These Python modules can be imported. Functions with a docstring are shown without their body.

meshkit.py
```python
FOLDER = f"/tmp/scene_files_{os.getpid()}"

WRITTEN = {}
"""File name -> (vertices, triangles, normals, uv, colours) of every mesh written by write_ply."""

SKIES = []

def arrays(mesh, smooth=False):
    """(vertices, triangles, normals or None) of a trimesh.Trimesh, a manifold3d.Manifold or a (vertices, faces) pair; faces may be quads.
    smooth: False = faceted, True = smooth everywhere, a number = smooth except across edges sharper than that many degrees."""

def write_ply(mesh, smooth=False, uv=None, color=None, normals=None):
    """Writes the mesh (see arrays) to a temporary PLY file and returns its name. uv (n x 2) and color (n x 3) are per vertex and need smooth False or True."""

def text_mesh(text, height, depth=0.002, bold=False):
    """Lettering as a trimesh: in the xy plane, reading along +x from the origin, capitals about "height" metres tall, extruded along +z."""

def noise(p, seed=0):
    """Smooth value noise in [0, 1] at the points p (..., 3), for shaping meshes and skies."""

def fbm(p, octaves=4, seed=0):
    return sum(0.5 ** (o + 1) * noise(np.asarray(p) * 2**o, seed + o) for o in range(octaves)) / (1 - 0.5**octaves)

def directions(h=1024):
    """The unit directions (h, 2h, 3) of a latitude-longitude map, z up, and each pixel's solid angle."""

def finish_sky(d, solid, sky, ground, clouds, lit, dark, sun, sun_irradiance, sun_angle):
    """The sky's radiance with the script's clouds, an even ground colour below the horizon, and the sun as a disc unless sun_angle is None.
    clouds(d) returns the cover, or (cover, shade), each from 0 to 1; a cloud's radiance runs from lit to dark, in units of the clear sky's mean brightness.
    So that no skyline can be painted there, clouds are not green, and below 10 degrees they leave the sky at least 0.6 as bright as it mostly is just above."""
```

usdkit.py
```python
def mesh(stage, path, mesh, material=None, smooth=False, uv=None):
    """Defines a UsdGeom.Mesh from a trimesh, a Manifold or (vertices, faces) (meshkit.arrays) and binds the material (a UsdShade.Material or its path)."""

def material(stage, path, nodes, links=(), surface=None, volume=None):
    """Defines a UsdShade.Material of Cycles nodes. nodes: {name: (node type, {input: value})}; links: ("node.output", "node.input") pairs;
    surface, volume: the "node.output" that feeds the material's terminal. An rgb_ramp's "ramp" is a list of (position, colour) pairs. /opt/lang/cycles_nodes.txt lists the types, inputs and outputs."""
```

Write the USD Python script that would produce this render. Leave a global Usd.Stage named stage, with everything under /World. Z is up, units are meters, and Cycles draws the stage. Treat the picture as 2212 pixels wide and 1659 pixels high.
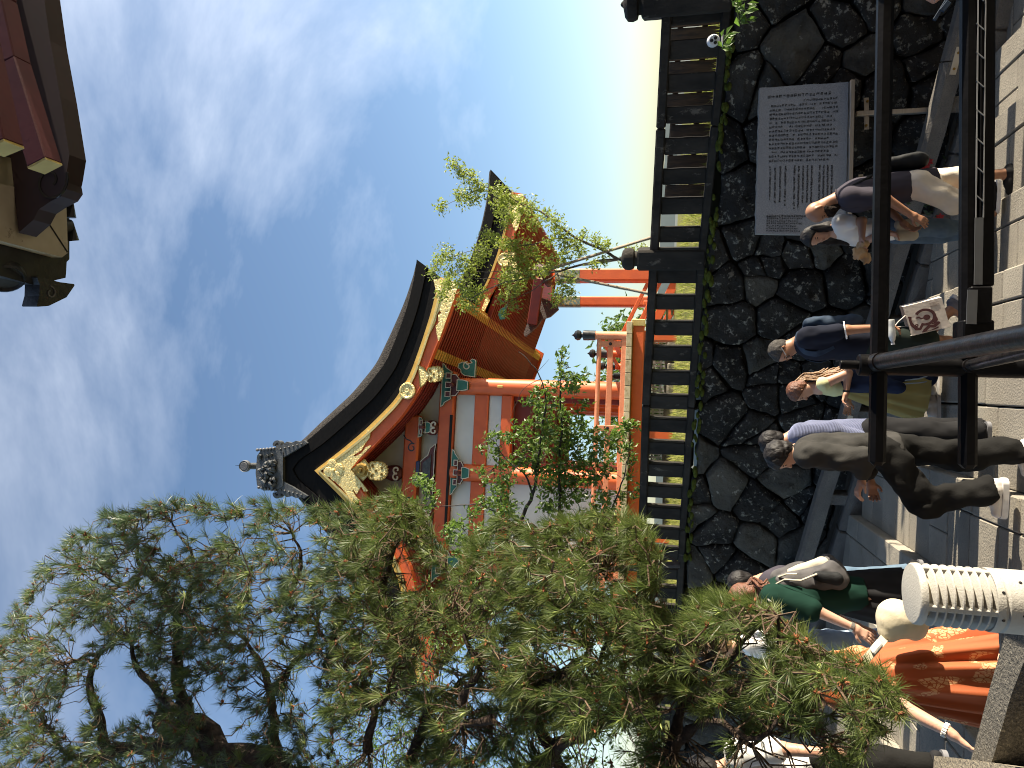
import math, random
import numpy as np, trimesh, usdkit, meshkit
import shapely, shapely.affinity
from shapely.geometry import Polygon, Point, LineString, box as sbox
from shapely.ops import unary_union
from scipy.spatial import Voronoi, cKDTree
from pxr import Usd, UsdGeom, UsdLux, UsdShade, Gf, Sdf, Vt

stage = Usd.Stage.CreateInMemory()
UsdGeom.Xform.Define(stage, '/World'); UsdGeom.Scope.Define(stage, '/World/Looks')
rng = np.random.default_rng(7); random.seed(7)

# ---- camera: eye 1.6 m above the landing, pitched up, held sideways (world up is the picture's left)
PITCH, ROLL, FP = math.radians(12.5), math.radians(1.66), 1533.0 / 2212
EYE = np.array([0, 0, 1.6])
FWD = np.array([0, math.cos(PITCH), math.sin(PITCH)]); _u = np.array([0, -math.sin(PITCH), math.cos(PITCH)]); _r = np.array([1., 0, 0])
RGT = math.cos(ROLL) * _r + math.sin(ROLL) * _u; UPV = -math.sin(ROLL) * _r + math.cos(ROLL) * _u
cam = UsdGeom.Camera.Define(stage, '/World/camera')
cx, cy, cz = -UPV, RGT, -FWD
cam.AddTransformOp().Set(Gf.Matrix4d(*cx, 0, *cy, 0, *cz, 0, *EYE, 1))
cam.CreateHorizontalApertureAttr(36.0); cam.CreateVerticalApertureAttr(27.0); cam.CreateFocalLengthAttr(36.0 * FP)
cam.CreateClippingRangeAttr((0.05, 20000.0))
cam.CreateExposureAttr(1.9)

# ---- sun and sky
SUN_EL, SUN_AZ = math.radians(19), math.radians(-2.4)
SUN = np.array([math.cos(SUN_EL) * math.cos(SUN_AZ), math.cos(SUN_EL) * math.sin(SUN_AZ), math.sin(SUN_EL)])
SKY_STRENGTH = 0.062
sun = UsdLux.DistantLight.Define(stage, '/World/sun_light')
sun.CreateIntensityAttr(1.05); sun.CreateAngleAttr(0.5); sun.CreateColorAttr(Gf.Vec3f(1.0, 0.89, 0.72)); sun.CreateNormalizeAttr(True)
_z = SUN; _x = np.cross([0, 0, 1.0], _z); _x /= np.linalg.norm(_x); _y = np.cross(_z, _x)
sun.AddTransformOp().Set(Gf.Matrix4d(*_x, 0, *_y, 0, *_z, 0, 0, 0, 0, 1))
sky = UsdLux.DomeLight.Define(stage, '/World/sky')
sky.GetPrim().SetCustomDataByKey('kind', 'structure')
skym = usdkit.material(stage, '/World/Looks/sky_air', {
    'tc': ('texture_coordinate', {}),
    'sky': ('sky_texture', {'sky_type': 'single_scattering', 'sun_disc': False, 'sun_elevation': SUN_EL, 'sun_rotation': math.atan2(SUN[0], SUN[1]), 'air_density': 1.0, 'aerosol_density': 0.9, 'ozone_density': 2.2}),
    'map': ('mapping', {'scale': (1.1, 2.6, 2.2), 'rotation': (0.2, 0.75, 0.4), 'location': (1.3, 0.4, 2.2)}),
    'n1': ('noise_texture', {'scale': 1.15, 'detail': 10.0, 'roughness': 0.60, 'distortion': 0.35}),
    'r1': ('rgb_ramp', {'ramp': [(0.0, (0, 0, 0)), (0.49, (0, 0, 0)), (0.60, (.19, .19, .19)), (0.74, (.5, .5, .5)), (1.0, (.8, .8, .8))]}),
    'bw': ('rgb_to_bw', {}), 'sx': ('separate_xyz', {}), 'gx': ('map_range', {'from_min': -0.30, 'from_max': 0.22, 'to_min': 0.45, 'to_max': 1.0, 'clamp': True}), 'gm': ('math', {'math_type': 'multiply'}),
    'mix': ('mix_color', {'blend_type': 'mix', 'b': (5.9, 6.3, 7.0)}),
    'bg': ('background_shader', {'strength': SKY_STRENGTH})},
    [('tc.generated', 'map.vector'), ('map.vector', 'n1.vector'), ('n1.fac', 'r1.fac'), ('r1.color', 'bw.color'), ('tc.generated', 'sx.vector'), ('sx.x', 'gx.value'), ('bw.val', 'gm.value1'), ('gx.result', 'gm.value2'), ('gm.value', 'mix.fac'),
     ('sky.color', 'mix.a'), ('mix.result', 'bg.color')], surface='bg.background')
UsdShade.MaterialBindingAPI.Apply(sky.GetPrim()).Bind(skym)
# ---------------------------------------------------------------- helpers
def ray(X, Y): return FWD + (829.5 - Y) / 1533.0 * RGT + (1106 - X) / 1533.0 * UPV
def at(X, Y, d):
    "the point seen at (X, Y) of the 2212 x 1659 picture, d metres ahead"
    r = ray(X, Y); return EYE + r * (d / r[1])
def atz(X, Y, z):
    r = ray(X, Y); return EYE + r * ((z - 1.6) / r[2])
def on(X, Y, p0, n):
    r = ray(X, Y); return EYE + r * (np.dot(np.asarray(p0) - EYE, n) / np.dot(r, n))
def unit(v): v = np.asarray(v, float); return v / (np.linalg.norm(v) + 1e-12)
def lerp(a, b, t): return np.asarray(a) * (1 - t) + np.asarray(b) * t

_used = {}
def free_path(parent, name):
    p = f'{parent}/{name}'
    n = _used.get(p, -1) + 1; _used[p] = n
    return p if n == 0 else f'{p}_{n:03d}'
def tag(prim, label=None, cat=None, group=None, kind=None):
    for k, v in (('label', label), ('category', cat), ('group', group), ('kind', kind)):
        if v: prim.SetCustomDataByKey(k, v)
    return prim
class Node:
    def __init__(self, path, o): self.path, self.o = path, np.asarray(o, float)
    @property
    def prim(self): return stage.GetPrimAtPath(self.path)
    def part(self, name, mesh, mat, smooth=False, label=None, kind=None):
        p = free_path(self.path, name)
        v, f = geo(mesh)
        usdkit.mesh(stage, p, (v - self.o, f), LOOK[mat], smooth)
        tag(stage.GetPrimAtPath(p), label, None, None, kind)
        return Node(p, self.o)
def thing(name, label, cat, loc=(0, 0, 0), group=None, kind=None):
    p = free_path('/World', name)
    x = UsdGeom.Xform.Define(stage, p); x.AddTranslateOp().Set(Gf.Vec3d(*map(float, loc)))
    tag(x.GetPrim(), label, cat, group, kind)
    return Node(p, loc)
def single(name, mesh, mat, label=None, cat=None, group=None, kind=None, smooth=False):
    p = free_path('/World', name)
    v, f = geo(mesh)
    o = np.zeros(3) if kind == 'structure' else np.array([*v.mean(0)[:2], v[:, 2].min()])
    m = usdkit.mesh(stage, p, (v - o, f), LOOK[mat], smooth); m.AddTranslateOp().Set(Gf.Vec3d(*map(float, o)))
    tag(m.GetPrim(), label, cat, group, kind)
    return Node(p, o)
def geo(m):
    if isinstance(m, MB): return m.arrays()
    if hasattr(m, 'vertices'): return np.array(m.vertices), np.array(m.faces)
    v, f = np.asarray(m[0], float), np.asarray(m[1], int)
    if f.shape[1] == 4: f = np.vstack([f[:, [0, 1, 2]], f[:, [0, 2, 3]]])
    return v, f

class MB:
    "collects shapes into one mesh"
    def __init__(self): self.v, self.f, self.n = [], [], 0
    def add(self, v, f):
        v, f = np.asarray(v, float), np.asarray(f, int)
        if f.shape[1] == 4: f = np.vstack([f[:, [0, 1, 2]], f[:, [0, 2, 3]]])
        self.v.append(v); self.f.append(f + self.n); self.n += len(v); return self
    def mesh(self, m): return self.add(*geo(m))
    def arrays(self): return np.vstack(self.v), np.vstack(self.f)
    def hexa(self, p):
        "8 corners: bottom 0-3 counter-clockwise, top 4-7"
        return self.add(p, [[3, 2, 1, 0], [4, 5, 6, 7], [0, 1, 5, 4], [1, 2, 6, 5], [2, 3, 7, 6], [3, 0, 4, 7]])
    def box(self, c, s, ex=(1, 0, 0), ey=(0, 1, 0), ez=(0, 0, 1), ch=0.0):
        c, ex, ey, ez = np.asarray(c, float), *(np.asarray(e, float) for e in (ex, ey, ez))
        hx, hy, hz = np.asarray(s, float) / 2
        if ch > 0:
            pts = []
            for a in (-1, 1):
                for b in (-1, 1):
                    for d in (-1, 1):
                        pts += [(a * hx, b * (hy - ch), d * (hz - ch)), (a * (hx - ch), b * hy, d * (hz - ch)), (a * (hx - ch), b * (hy - ch), d * hz)]
            h = trimesh.convex.convex_hull(np.array(pts)); q = h.vertices
            return self.add(c + q[:, :1] * ex + q[:, 1:2] * ey + q[:, 2:] * ez, h.faces)
        q = np.array([(-hx, -hy, -hz), (hx, -hy, -hz), (hx, hy, -hz), (-hx, hy, -hz), (-hx, -hy, hz), (hx, -hy, hz), (hx, hy, hz), (-hx, hy, hz)])
        return self.hexa(c + q[:, :1] * ex + q[:, 1:2] * ey + q[:, 2:] * ez)
    def beam(self, p, q, w, h, up=(0, 0, 1), ch=0.0):
        p, q = np.asarray(p, float), np.asarray(q, float); d = unit(q - p)
        s = unit(np.cross(d, up)); u = np.cross(s, d)
        return self.box((p + q) / 2, (np.linalg.norm(q - p), w, h), d, s, u, ch)
    def tube(self, pts, r, n=8, caps=True):
        p = np.asarray(pts, float); r = np.broadcast_to(np.asarray(r, float), (len(p),))
        t = np.gradient(p, axis=0); t /= np.linalg.norm(t, axis=1, keepdims=True) + 1e-12
        a = np.zeros_like(p); a0 = np.cross(t[0], (0, 0, 1.0) if abs(t[0][2]) < .9 else (1.0, 0, 0)); a[0] = unit(a0)
        for i in range(1, len(p)): a[i] = unit(a[i - 1] - t[i] * np.dot(a[i - 1], t[i]))
        b = np.cross(t, a); an = np.arange(n) * 2 * np.pi / n
        v = p[:, None] + r[:, None, None] * (np.cos(an)[None, :, None] * a[:, None] + np.sin(an)[None, :, None] * b[:, None])
        i, j = np.meshgrid(np.arange(len(p) - 1), np.arange(n), indexing='ij')
        f = np.stack([i * n + j, i * n + (j + 1) % n, (i + 1) * n + (j + 1) % n, (i + 1) * n + j], -1).reshape(-1, 4)
        v = v.reshape(-1, 3); f = np.vstack([f[:, [0, 1, 2]], f[:, [0, 2, 3]]])
        if caps:
            m = len(v); v = np.vstack([v, p[0], p[-1]]); k = np.arange(n); L = (len(p) - 1) * n
            f = np.vstack([f, np.stack([k * 0 + m, (k + 1) % n, k], 1), np.stack([k * 0 + m + 1, L + k, L + (k + 1) % n], 1)])
        return self.add(v, f)
    def lathe(self, prof, o, axis=(0, 0, 1), n=24):
        "prof: (radius, height) pairs turned about the axis at o"
        z = unit(axis); x = unit(np.cross(z, (0, 1, 0) if abs(z[1]) < .9 else (1, 0, 0))); y = np.cross(z, x)
        pr = np.asarray(prof, float); an = np.arange(n) * 2 * np.pi / n
        v = np.asarray(o, float) + pr[:, None, 1:] * z + pr[:, None, :1] * (np.cos(an)[None, :, None] * x + np.sin(an)[None, :, None] * y)
        i, j = np.meshgrid(np.arange(len(pr) - 1), np.arange(n), indexing='ij')
        f = np.stack([i * n + j, i * n + (j + 1) % n, (i + 1) * n + (j + 1) % n, (i + 1) * n + j], -1).reshape(-1, 4)
        return self.add(v.reshape(-1, 3), f)
    def extrude(self, poly, depth, o, ex, ey, ez):
        "a shapely polygon in the plane (ex, ey) at o, grown by depth along ez"
        o, ex, ey, ez = (np.asarray(k, float) for k in (o, ex, ey, ez))
        for g in getattr(poly, 'geoms', [poly]):
            if g.area < 1e-7: continue
            m = trimesh.creation.extrude_polygon(g, abs(depth), engine='earcut'); q = m.vertices; s = np.sign(depth)
            self.add(o + q[:, :1] * ex + q[:, 1:2] * ey + q[:, 2:] * ez * s, m.faces)
        return self
    def ball(self, c, r, sub=1, s=(1, 1, 1)):
        m = trimesh.creation.icosphere(sub, 1.0); return self.add(np.asarray(c) + m.vertices * r * np.asarray(s), m.faces)
    def sheet(self, rows):
        "a grid of points as one sheet"
        g = np.asarray(rows, float); a, b = g.shape[:2]
        i, j = np.meshgrid(np.arange(a - 1), np.arange(b - 1), indexing='ij'); q = i * b + j
        return self.add(g.reshape(-1, 3), np.stack([q, q + 1, q + b + 1, q + b], -1).reshape(-1, 4))

def curl(cx_, cy_, r, w, turns, a0, sgn=1, n=26, k=.32):
    "a tapering scroll as a shapely polygon"
    t = np.linspace(0, 1, n); a = a0 + sgn * t * turns * 2 * np.pi; rr = r * (1 - (1 - k) * t)
    return LineString(np.stack([cx_ + rr * np.cos(a), cy_ + rr * np.sin(a)], 1)).buffer(w / 2)
def smoothpoly(pts, r=.02): return Polygon(pts).buffer(r).buffer(-2 * r).buffer(r)

# ---------------------------------------------------------------- materials
LOOK = {}
def mat(name, a, b=None, scale=6.0, lo=.35, hi=.65, detail=6.0, rough=.6, bump=0.0, bscale=30.0, bdetail=5.0, metal=0.0, spec=.5, coat=0.0, speck=None, speck_scale=120., speck_at=.62,
        stretch=None, rand=0.0, transl=None, rough_var=0.0, spots=None, spot_scale=3.0, spot_at=.58, sheen=0.0, sss=0.0, obj=False, bdist=.02):
    "principled surface: two tones mixed by noise, optional fine specks, larger spots, bump, random value per piece"
    N = {'p': ('principled_bsdf', {'roughness': rough, 'metallic': metal, 'specular_ior_level': spec, 'coat_weight': coat, 'sheen_weight': sheen}),
         'g': ('texture_coordinate' if obj else 'geometry', {})}
    L = []; P = 'g.object' if obj else 'g.position'
    if stretch is not None:
        N['m'] = ('mapping', {'scale': stretch}); L.append((P, 'm.vector')); P = 'm.vector'
    b = b if b is not None else tuple(x * .8 for x in a)
    N['n'] = ('noise_texture', {'scale': scale, 'detail': detail, 'roughness': .6}); L.append((P, 'n.vector'))
    N['r'] = ('rgb_ramp', {'ramp': [(0, a), (lo, a), (hi, b), (1, b)]}); L.append(('n.fac', 'r.fac')); col = 'r.color'
    if spots is not None:
        N['n2'] = ('noise_texture', {'scale': spot_scale, 'detail': 8.0, 'roughness': .7}); L.append((P, 'n2.vector'))
        N['f2'] = ('map_range', {'from_min': spot_at, 'from_max': spot_at + .07, 'clamp': True}); L.append(('n2.fac', 'f2.value'))
        N['x2'] = ('mix_color', {'b': spots}); L += [('f2.result', 'x2.fac'), (col, 'x2.a')]; col = 'x2.result'
    if speck is not None:
        N['n3'] = ('noise_texture', {'scale': speck_scale, 'detail': 2.0}); L.append((P, 'n3.vector'))
        N['f3'] = ('map_range', {'from_min': speck_at, 'from_max': speck_at + .08, 'clamp': True}); L.append(('n3.fac', 'f3.value'))
        N['x3'] = ('mix_color', {'b': speck}); L += [('f3.result', 'x3.fac'), (col, 'x3.a')]; col = 'x3.result'
    if rand:
        N['oi'] = ('object_info', {}); N['mr'] = ('map_range', {'to_min': 1 - rand, 'to_max': 1 + rand}); L.append(('oi.random', 'mr.value'))
        N['hv'] = ('hsv', {}); L += [(col, 'hv.color'), ('mr.result', 'hv.value')]; col = 'hv.color'
    L.append((col, 'p.base_color'))
    if rough_var:
        N['rv'] = ('map_range', {'to_min': max(rough - rough_var, .03), 'to_max': rough + rough_var}); L += [('n.fac', 'rv.value'), ('rv.result', 'p.roughness')]
    if bump:
        N['nb'] = ('noise_texture', {'scale': bscale, 'detail': bdetail, 'roughness': .6}); N['bp'] = ('bump', {'strength': bump, 'distance': bdist})
        L += [(P, 'nb.vector'), ('nb.fac', 'bp.height'), ('bp.normal', 'p.normal')]
    out = 'p.BSDF'
    if transl is not None:
        N['tr'] = ('translucent_bsdf', {'color': transl}); N['mx'] = ('mix_closure', {'fac': .38}); L += [('p.BSDF', 'mx.closure1'), ('tr.BSDF', 'mx.closure2')]; out = 'mx.closure'
    LOOK[name] = usdkit.material(stage, f'/World/Looks/{name}', N, L, surface=out)
    return name
def wave_mat(name, a, b, scale, direction='z', rough=.8, bump=.5):
    "ribbed cloth or grooved wood"
    LOOK[name] = usdkit.material(stage, f'/World/Looks/{name}', {'g': ('geometry', {}), 'w': ('wave_texture', {'bands_direction': direction, 'scale': scale, 'distortion': 1.2, 'detail': 2.0}),
        'r': ('rgb_ramp', {'ramp': [(0, a), (1, b)]}), 'bp': ('bump', {'strength': bump, 'distance': .01}), 'p': ('principled_bsdf', {'roughness': rough})},
        [('g.position', 'w.vector'), ('w.fac', 'r.fac'), ('r.color', 'p.base_color'), ('w.fac', 'bp.height'), ('bp.normal', 'p.normal')], surface='p.BSDF')
    return name

mat('granite', (.215, .193, .155), (.27, .245, .198), scale=2.5, rough=.8, bump=.5, bscale=60, speck=(.075, .07, .062), speck_scale=160, speck_at=.56, rand=.12, spots=(.13, .12, .10), spot_scale=1.6, spot_at=.60)
mat('granite_rail', (.15, .135, .115), (.09, .08, .07), scale=3.0, rough=.85, bump=.6, bscale=50, speck=(.08, .075, .07), speck_scale=140, speck_at=.55)
mat('dark_stone', (.036, .033, .029), (.012, .011, .0105), scale=1.7, rough=.92, bump=.9, bscale=16, bdetail=8, rand=.25, spots=(.20, .19, .16), spot_scale=13.0, spot_at=.56, spec=.15, bdist=.05)
mat('pale_stone', (.075, .068, .055), (.032, .030, .026), scale=2.5, rough=.92, bump=.9, bscale=16, bdetail=8, rand=.2, spots=(.25, .24, .2), spot_scale=9.0, spot_at=.60, spec=.25, bdist=.05)
mat('wall_joint', (.016, .015, .013), (.026, .025, .019), scale=4, rough=1, spec=.1)
mat('fence_stone', (.034, .030, .025), (.012, .011, .0098), scale=3.0, rough=.9, bump=.6, bscale=28, spots=(.10, .09, .075), spot_scale=7.0, spot_at=.60, spec=.25, stretch=(1, 1, .45), rand=.2)
mat('moss', (.085, .10, .018), (.045, .06, .012), scale=20, rough=1, bump=.9, bscale=60, spec=.1)
mat('soil', (.05, .042, .03), (.03, .026, .018), scale=5, rough=1)
mat('grass_ground', (.19, .18, .06), (.12, .14, .035), scale=4, rough=1, bump=.6, bscale=50, spec=.1)
mat('grass_blade', (.22, .24, .05), (.30, .26, .09), scale=5, rough=.7, transl=(.25, .3, .05), spec=.2)
mat('far_ground', (.12, .13, .10), (.10, .11, .09), scale=.02, rough=1)
mat('hill', (.055, .075, .07), (.045, .065, .06), scale=.002, rough=1)
mat('vermilion', (.58, .105, .022), (.50, .085, .02), scale=3, rough=.5, bump=.12, bscale=25, rough_var=.1, spots=(.55, .10, .03), spot_scale=4, spot_at=.62)
mat('vermilion_pale', (.66, .25, .13), (.58, .19, .09), scale=4, rough=.6, bump=.15, bscale=25, spots=(.70, .42, .3), spot_scale=6, spot_at=.62)
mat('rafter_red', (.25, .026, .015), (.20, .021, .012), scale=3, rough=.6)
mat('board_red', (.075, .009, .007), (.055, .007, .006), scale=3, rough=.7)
mat('plaster', (.62, .61, .58), (.55, .535, .50), scale=1.2, rough=.85, bump=.1, bscale=12, spots=(.55, .50, .42), spot_scale=1.2, spot_at=.66)
mat('plaster_cream', (.56, .50, .40), (.44, .38, .29), scale=1.2, rough=.85)
mat('gold', (.80, .60, .24), (.72, .50, .18), scale=9, rough=.38, metal=.75, bump=.35, bscale=70, bdetail=2, bdist=.01)
mat('gold_pale', (.74, .59, .26), (.64, .49, .19), scale=9, rough=.5, metal=.35, bump=.35, bscale=70, bdetail=2, bdist=.01)
mat('gold_paint', (.62, .40, .09), (.52, .31, .06), scale=5, rough=.6)
mat('gold_dark', (.30, .19, .05), (.22, .13, .03), scale=8, rough=.4, metal=.8)
mat('bark_roof', (.045, .040, .036), (.018, .016, .015), scale=14, rough=.95, bump=1.0, bscale=26, bdetail=6, spec=.2, bdist=.08, spots=(.13, .12, .105), spot_scale=22, spot_at=.62)
mat('roof_edge', (.007, .0065, .007), (.004, .004, .0045), scale=6, rough=.8, bump=.25, bscale=14, spec=.12, stretch=(1, 1, 3))
mat('ridge_tile', (.075, .08, .085), (.035, .037, .04), scale=9, rough=.55, bump=.4, bscale=24, spec=.5)
mat('teal_paint', (.03, .16, .12), (.022, .12, .09), scale=5, rough=.55)
mat('maroon_paint', (.105, .018, .018), (.07, .014, .014), scale=5, rough=.55)
mat('navy_paint', (.03, .04, .12), (.02, .03, .08), scale=5, rough=.55)
mat('line_white', (.62, .56, .46), (.5, .44, .34), scale=7, rough=.6)
mat('carved_brown', (.085, .032, .022), (.045, .02, .016), scale=22, rough=.6, bump=.9, bscale=40, spots=(.17, .11, .05), spot_scale=26, spot_at=.57, bdist=.04)
mat('black_lacquer', (.012, .012, .014), (.02, .02, .022), scale=6, rough=.3, spec=.4)
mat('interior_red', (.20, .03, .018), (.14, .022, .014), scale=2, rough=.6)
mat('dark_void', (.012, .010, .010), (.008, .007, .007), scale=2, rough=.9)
mat('deck_edge', (.50, .42, .28), (.34, .27, .15), scale=12, rough=.85, spots=(.20, .15, .07), spot_scale=9, spot_at=.58, rand=.2)
mat('maroon_old', (.080, .012, .014), (.060, .009, .011), scale=4, rough=.65, bump=.05, bscale=30, spec=.25)
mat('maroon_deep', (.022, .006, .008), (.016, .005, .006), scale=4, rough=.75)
mat('cream_board', (.50, .44, .33), (.40, .34, .25), scale=3, rough=.85, spots=(.16, .13, .09), spot_scale=5, spot_at=.63, bump=.15, bscale=20)
mat('old_gold_end', (.50, .38, .10), (.40, .29, .07), scale=7, rough=.6)
mat('black_tile', (.028, .029, .031), (.016, .016, .018), scale=8, rough=.45, bump=.3, bscale=22)
mat('grey_tile', (.11, .11, .115), (.07, .07, .075), scale=8, rough=.55, bump=.3, bscale=22)
mat('pillar_paint', (.58, .11, .024), (.52, .095, .02), scale=3, rough=.5)
mat('pattern_paint', (.34, .30, .14), (.10, .16, .17), scale=11, lo=.45, hi=.52, rough=.6, spots=(.24, .06, .05), spot_scale=8, spot_at=.56)
mat('white_paint', (.66, .66, .64), (.58, .58, .56), scale=5, rough=.6)
mat('podium_stone', (.20, .18, .14), (.12, .11, .085), scale=5, rough=.9, bump=.7, bscale=20, spots=(.08, .075, .06), spot_scale=5)
mat('bamboo', (.30, .24, .17), (.22, .17, .12), scale=8, rough=.6, bump=.2, bscale=30)
mat('iron_black', (.003, .003, .0035), (.005, .0048, .0054), scale=9, rough=.42, bump=.12, bscale=45, spec=.08, rough_var=.1)
mat('iron_worn', (.006, .006, .007), (.012, .010, .010), scale=9, rough=.28, bump=.14, bscale=45, spec=.25, rough_var=.12, spots=(.16, .035, .022), spot_scale=7, spot_at=.63)
mat('steel_strip', (.36, .37, .38), (.28, .29, .30), scale=8, rough=.4, metal=.6)
mat('lamp_paint', (.37, .355, .315), (.32, .305, .27), scale=8, rough=.62, bump=.35, bscale=160, bdetail=2, bdist=.006, speck=(.16, .13, .10), speck_scale=90, speck_at=.74)
mat('lamp_core', (.46, .40, .28), (.38, .31, .20), scale=6, rough=.6, spots=(.14, .09, .05), spot_scale=14, spot_at=.62)
mat('concrete', (.07, .065, .055), (.115, .105, .088), scale=70, lo=.45, hi=.56, detail=3, rough=.9, bump=.9, bscale=90, bdetail=3, speck=(.19, .175, .14), speck_scale=80, speck_at=.60)
mat('concrete_light', (.28, .24, .175), (.22, .19, .14), scale=30, rough=.9, bump=.9, bscale=60, speck=(.16, .13, .1), speck_scale=80, speck_at=.58)
mat('tablet_granite', (.135, .14, .152), (.185, .19, .205), scale=110, lo=.44, hi=.56, detail=3, rough=.6, bump=.15, bscale=120, speck=(.10, .10, .11), speck_scale=150, speck_at=.60)
mat('tablet_edge', (.30, .29, .27), (.22, .215, .2), scale=40, rough=.8, bump=.9, bscale=40)
mat('engraving', (.018, .018, .021), rough=.8)
mat('brushed_metal', (.42, .36, .29), (.36, .30, .24), scale=5, rough=.42, metal=.85, stretch=(1, 1, 30))
mat('plate_metal', (.52, .46, .36), (.45, .39, .30), scale=8, rough=.5, metal=.5)
mat('cam_white', (.62, .62, .62), (.58, .58, .58), rough=.4)
mat('lens_black', (.01, .01, .012), rough=.12, spec=.8)
mat('flower_red', (.50, .035, .03), (.36, .02, .03), scale=12, rough=.6, transl=(.4, .03, .03))
mat('leaf_dark', (.03, .05, .018), (.045, .07, .025), scale=6, rough=.55, transl=(.05, .09, .02))
mat('leaf_vine', (.085, .15, .03), (.12, .19, .045), scale=6, rough=.5, transl=(.15, .28, .04))
mat('leaf_cherry', (.075, .12, .022), (.11, .165, .036), scale=2.2, rough=.42, rand=.25, transl=(.14, .24, .03))
mat('leaf_young', (.16, .21, .035), (.24, .28, .06), scale=2.2, rough=.48, rand=.2, transl=(.34, .42, .06))
mat('leaf_far', (.05, .085, .02), (.08, .12, .03), scale=.8, rough=.55, rand=.3, transl=(.12, .2, .03))
mat('bark_pine', (.075, .053, .04), (.028, .021, .018), scale=16, rough=.95, bump=1.0, bscale=24, bdetail=6, spec=.2, bdist=.03, spots=(.13, .125, .10), spot_scale=7, spot_at=.63)
mat('bark_twig', (.15, .10, .065), (.07, .05, .036), scale=18, rough=.9, bump=.8, bscale=70, spec=.2)
mat('bark_cherry', (.028, .022, .02), (.05, .04, .036), scale=12, rough=.85, bump=.6, bscale=30)
mat('bark_young', (.11, .085, .065), (.06, .045, .035), scale=14, rough=.8, bump=.4, bscale=30)
mat('strip_grey', (.085, .09, .095), (.07, .073, .078), scale=8, rough=.5)
mat('plank', (.105, .06, .032), (.045, .03, .02), scale=9, rough=.85, stretch=(3, 3, .5), rand=.3, bump=.4, bscale=40)
mat('needle', (.060, .092, .020), (.125, .15, .04), scale=1.3, rough=.45, rand=.28, transl=(.10, .15, .03), spec=.5)
mat('needle_blue', (.07, .105, .05), (.10, .135, .065), scale=1.3, rough=.4, rand=.25, transl=(.08, .13, .05), spec=.5)
mat('cone_brown', (.26, .085, .03), (.17, .055, .022), scale=40, rough=.8, rand=.3)
mat('candle_green', (.30, .36, .09), (.36, .40, .15), scale=30, rough=.7, rand=.2, transl=(.3, .4, .1))

LOOK['gold_pale'] = usdkit.material(stage, '/World/Looks/gold_pale_engraved', {'g': ('geometry', {}), 'v': ('voronoi_texture', {'feature': 'distance_to_edge', 'scale': 13.0}), 'm': ('map_range', {'from_min': .02, 'from_max': .09, 'clamp': True}), 'n': ('noise_texture', {'scale': 3.0, 'detail': 4.0}),
    'c': ('mix_color', {'a': (.50, .36, .12), 'b': (.76, .61, .27)}), 'b': ('bump', {'strength': .5, 'distance': .012}), 'p': ('principled_bsdf', {'roughness': .45, 'metallic': .4})}, [('g.position', 'v.vector'), ('v.distance', 'm.value'), ('m.result', 'c.fac'), ('c.result', 'p.base_color'), ('m.result', 'b.height'), ('b.normal', 'p.normal')], surface='p.BSDF')
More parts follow.
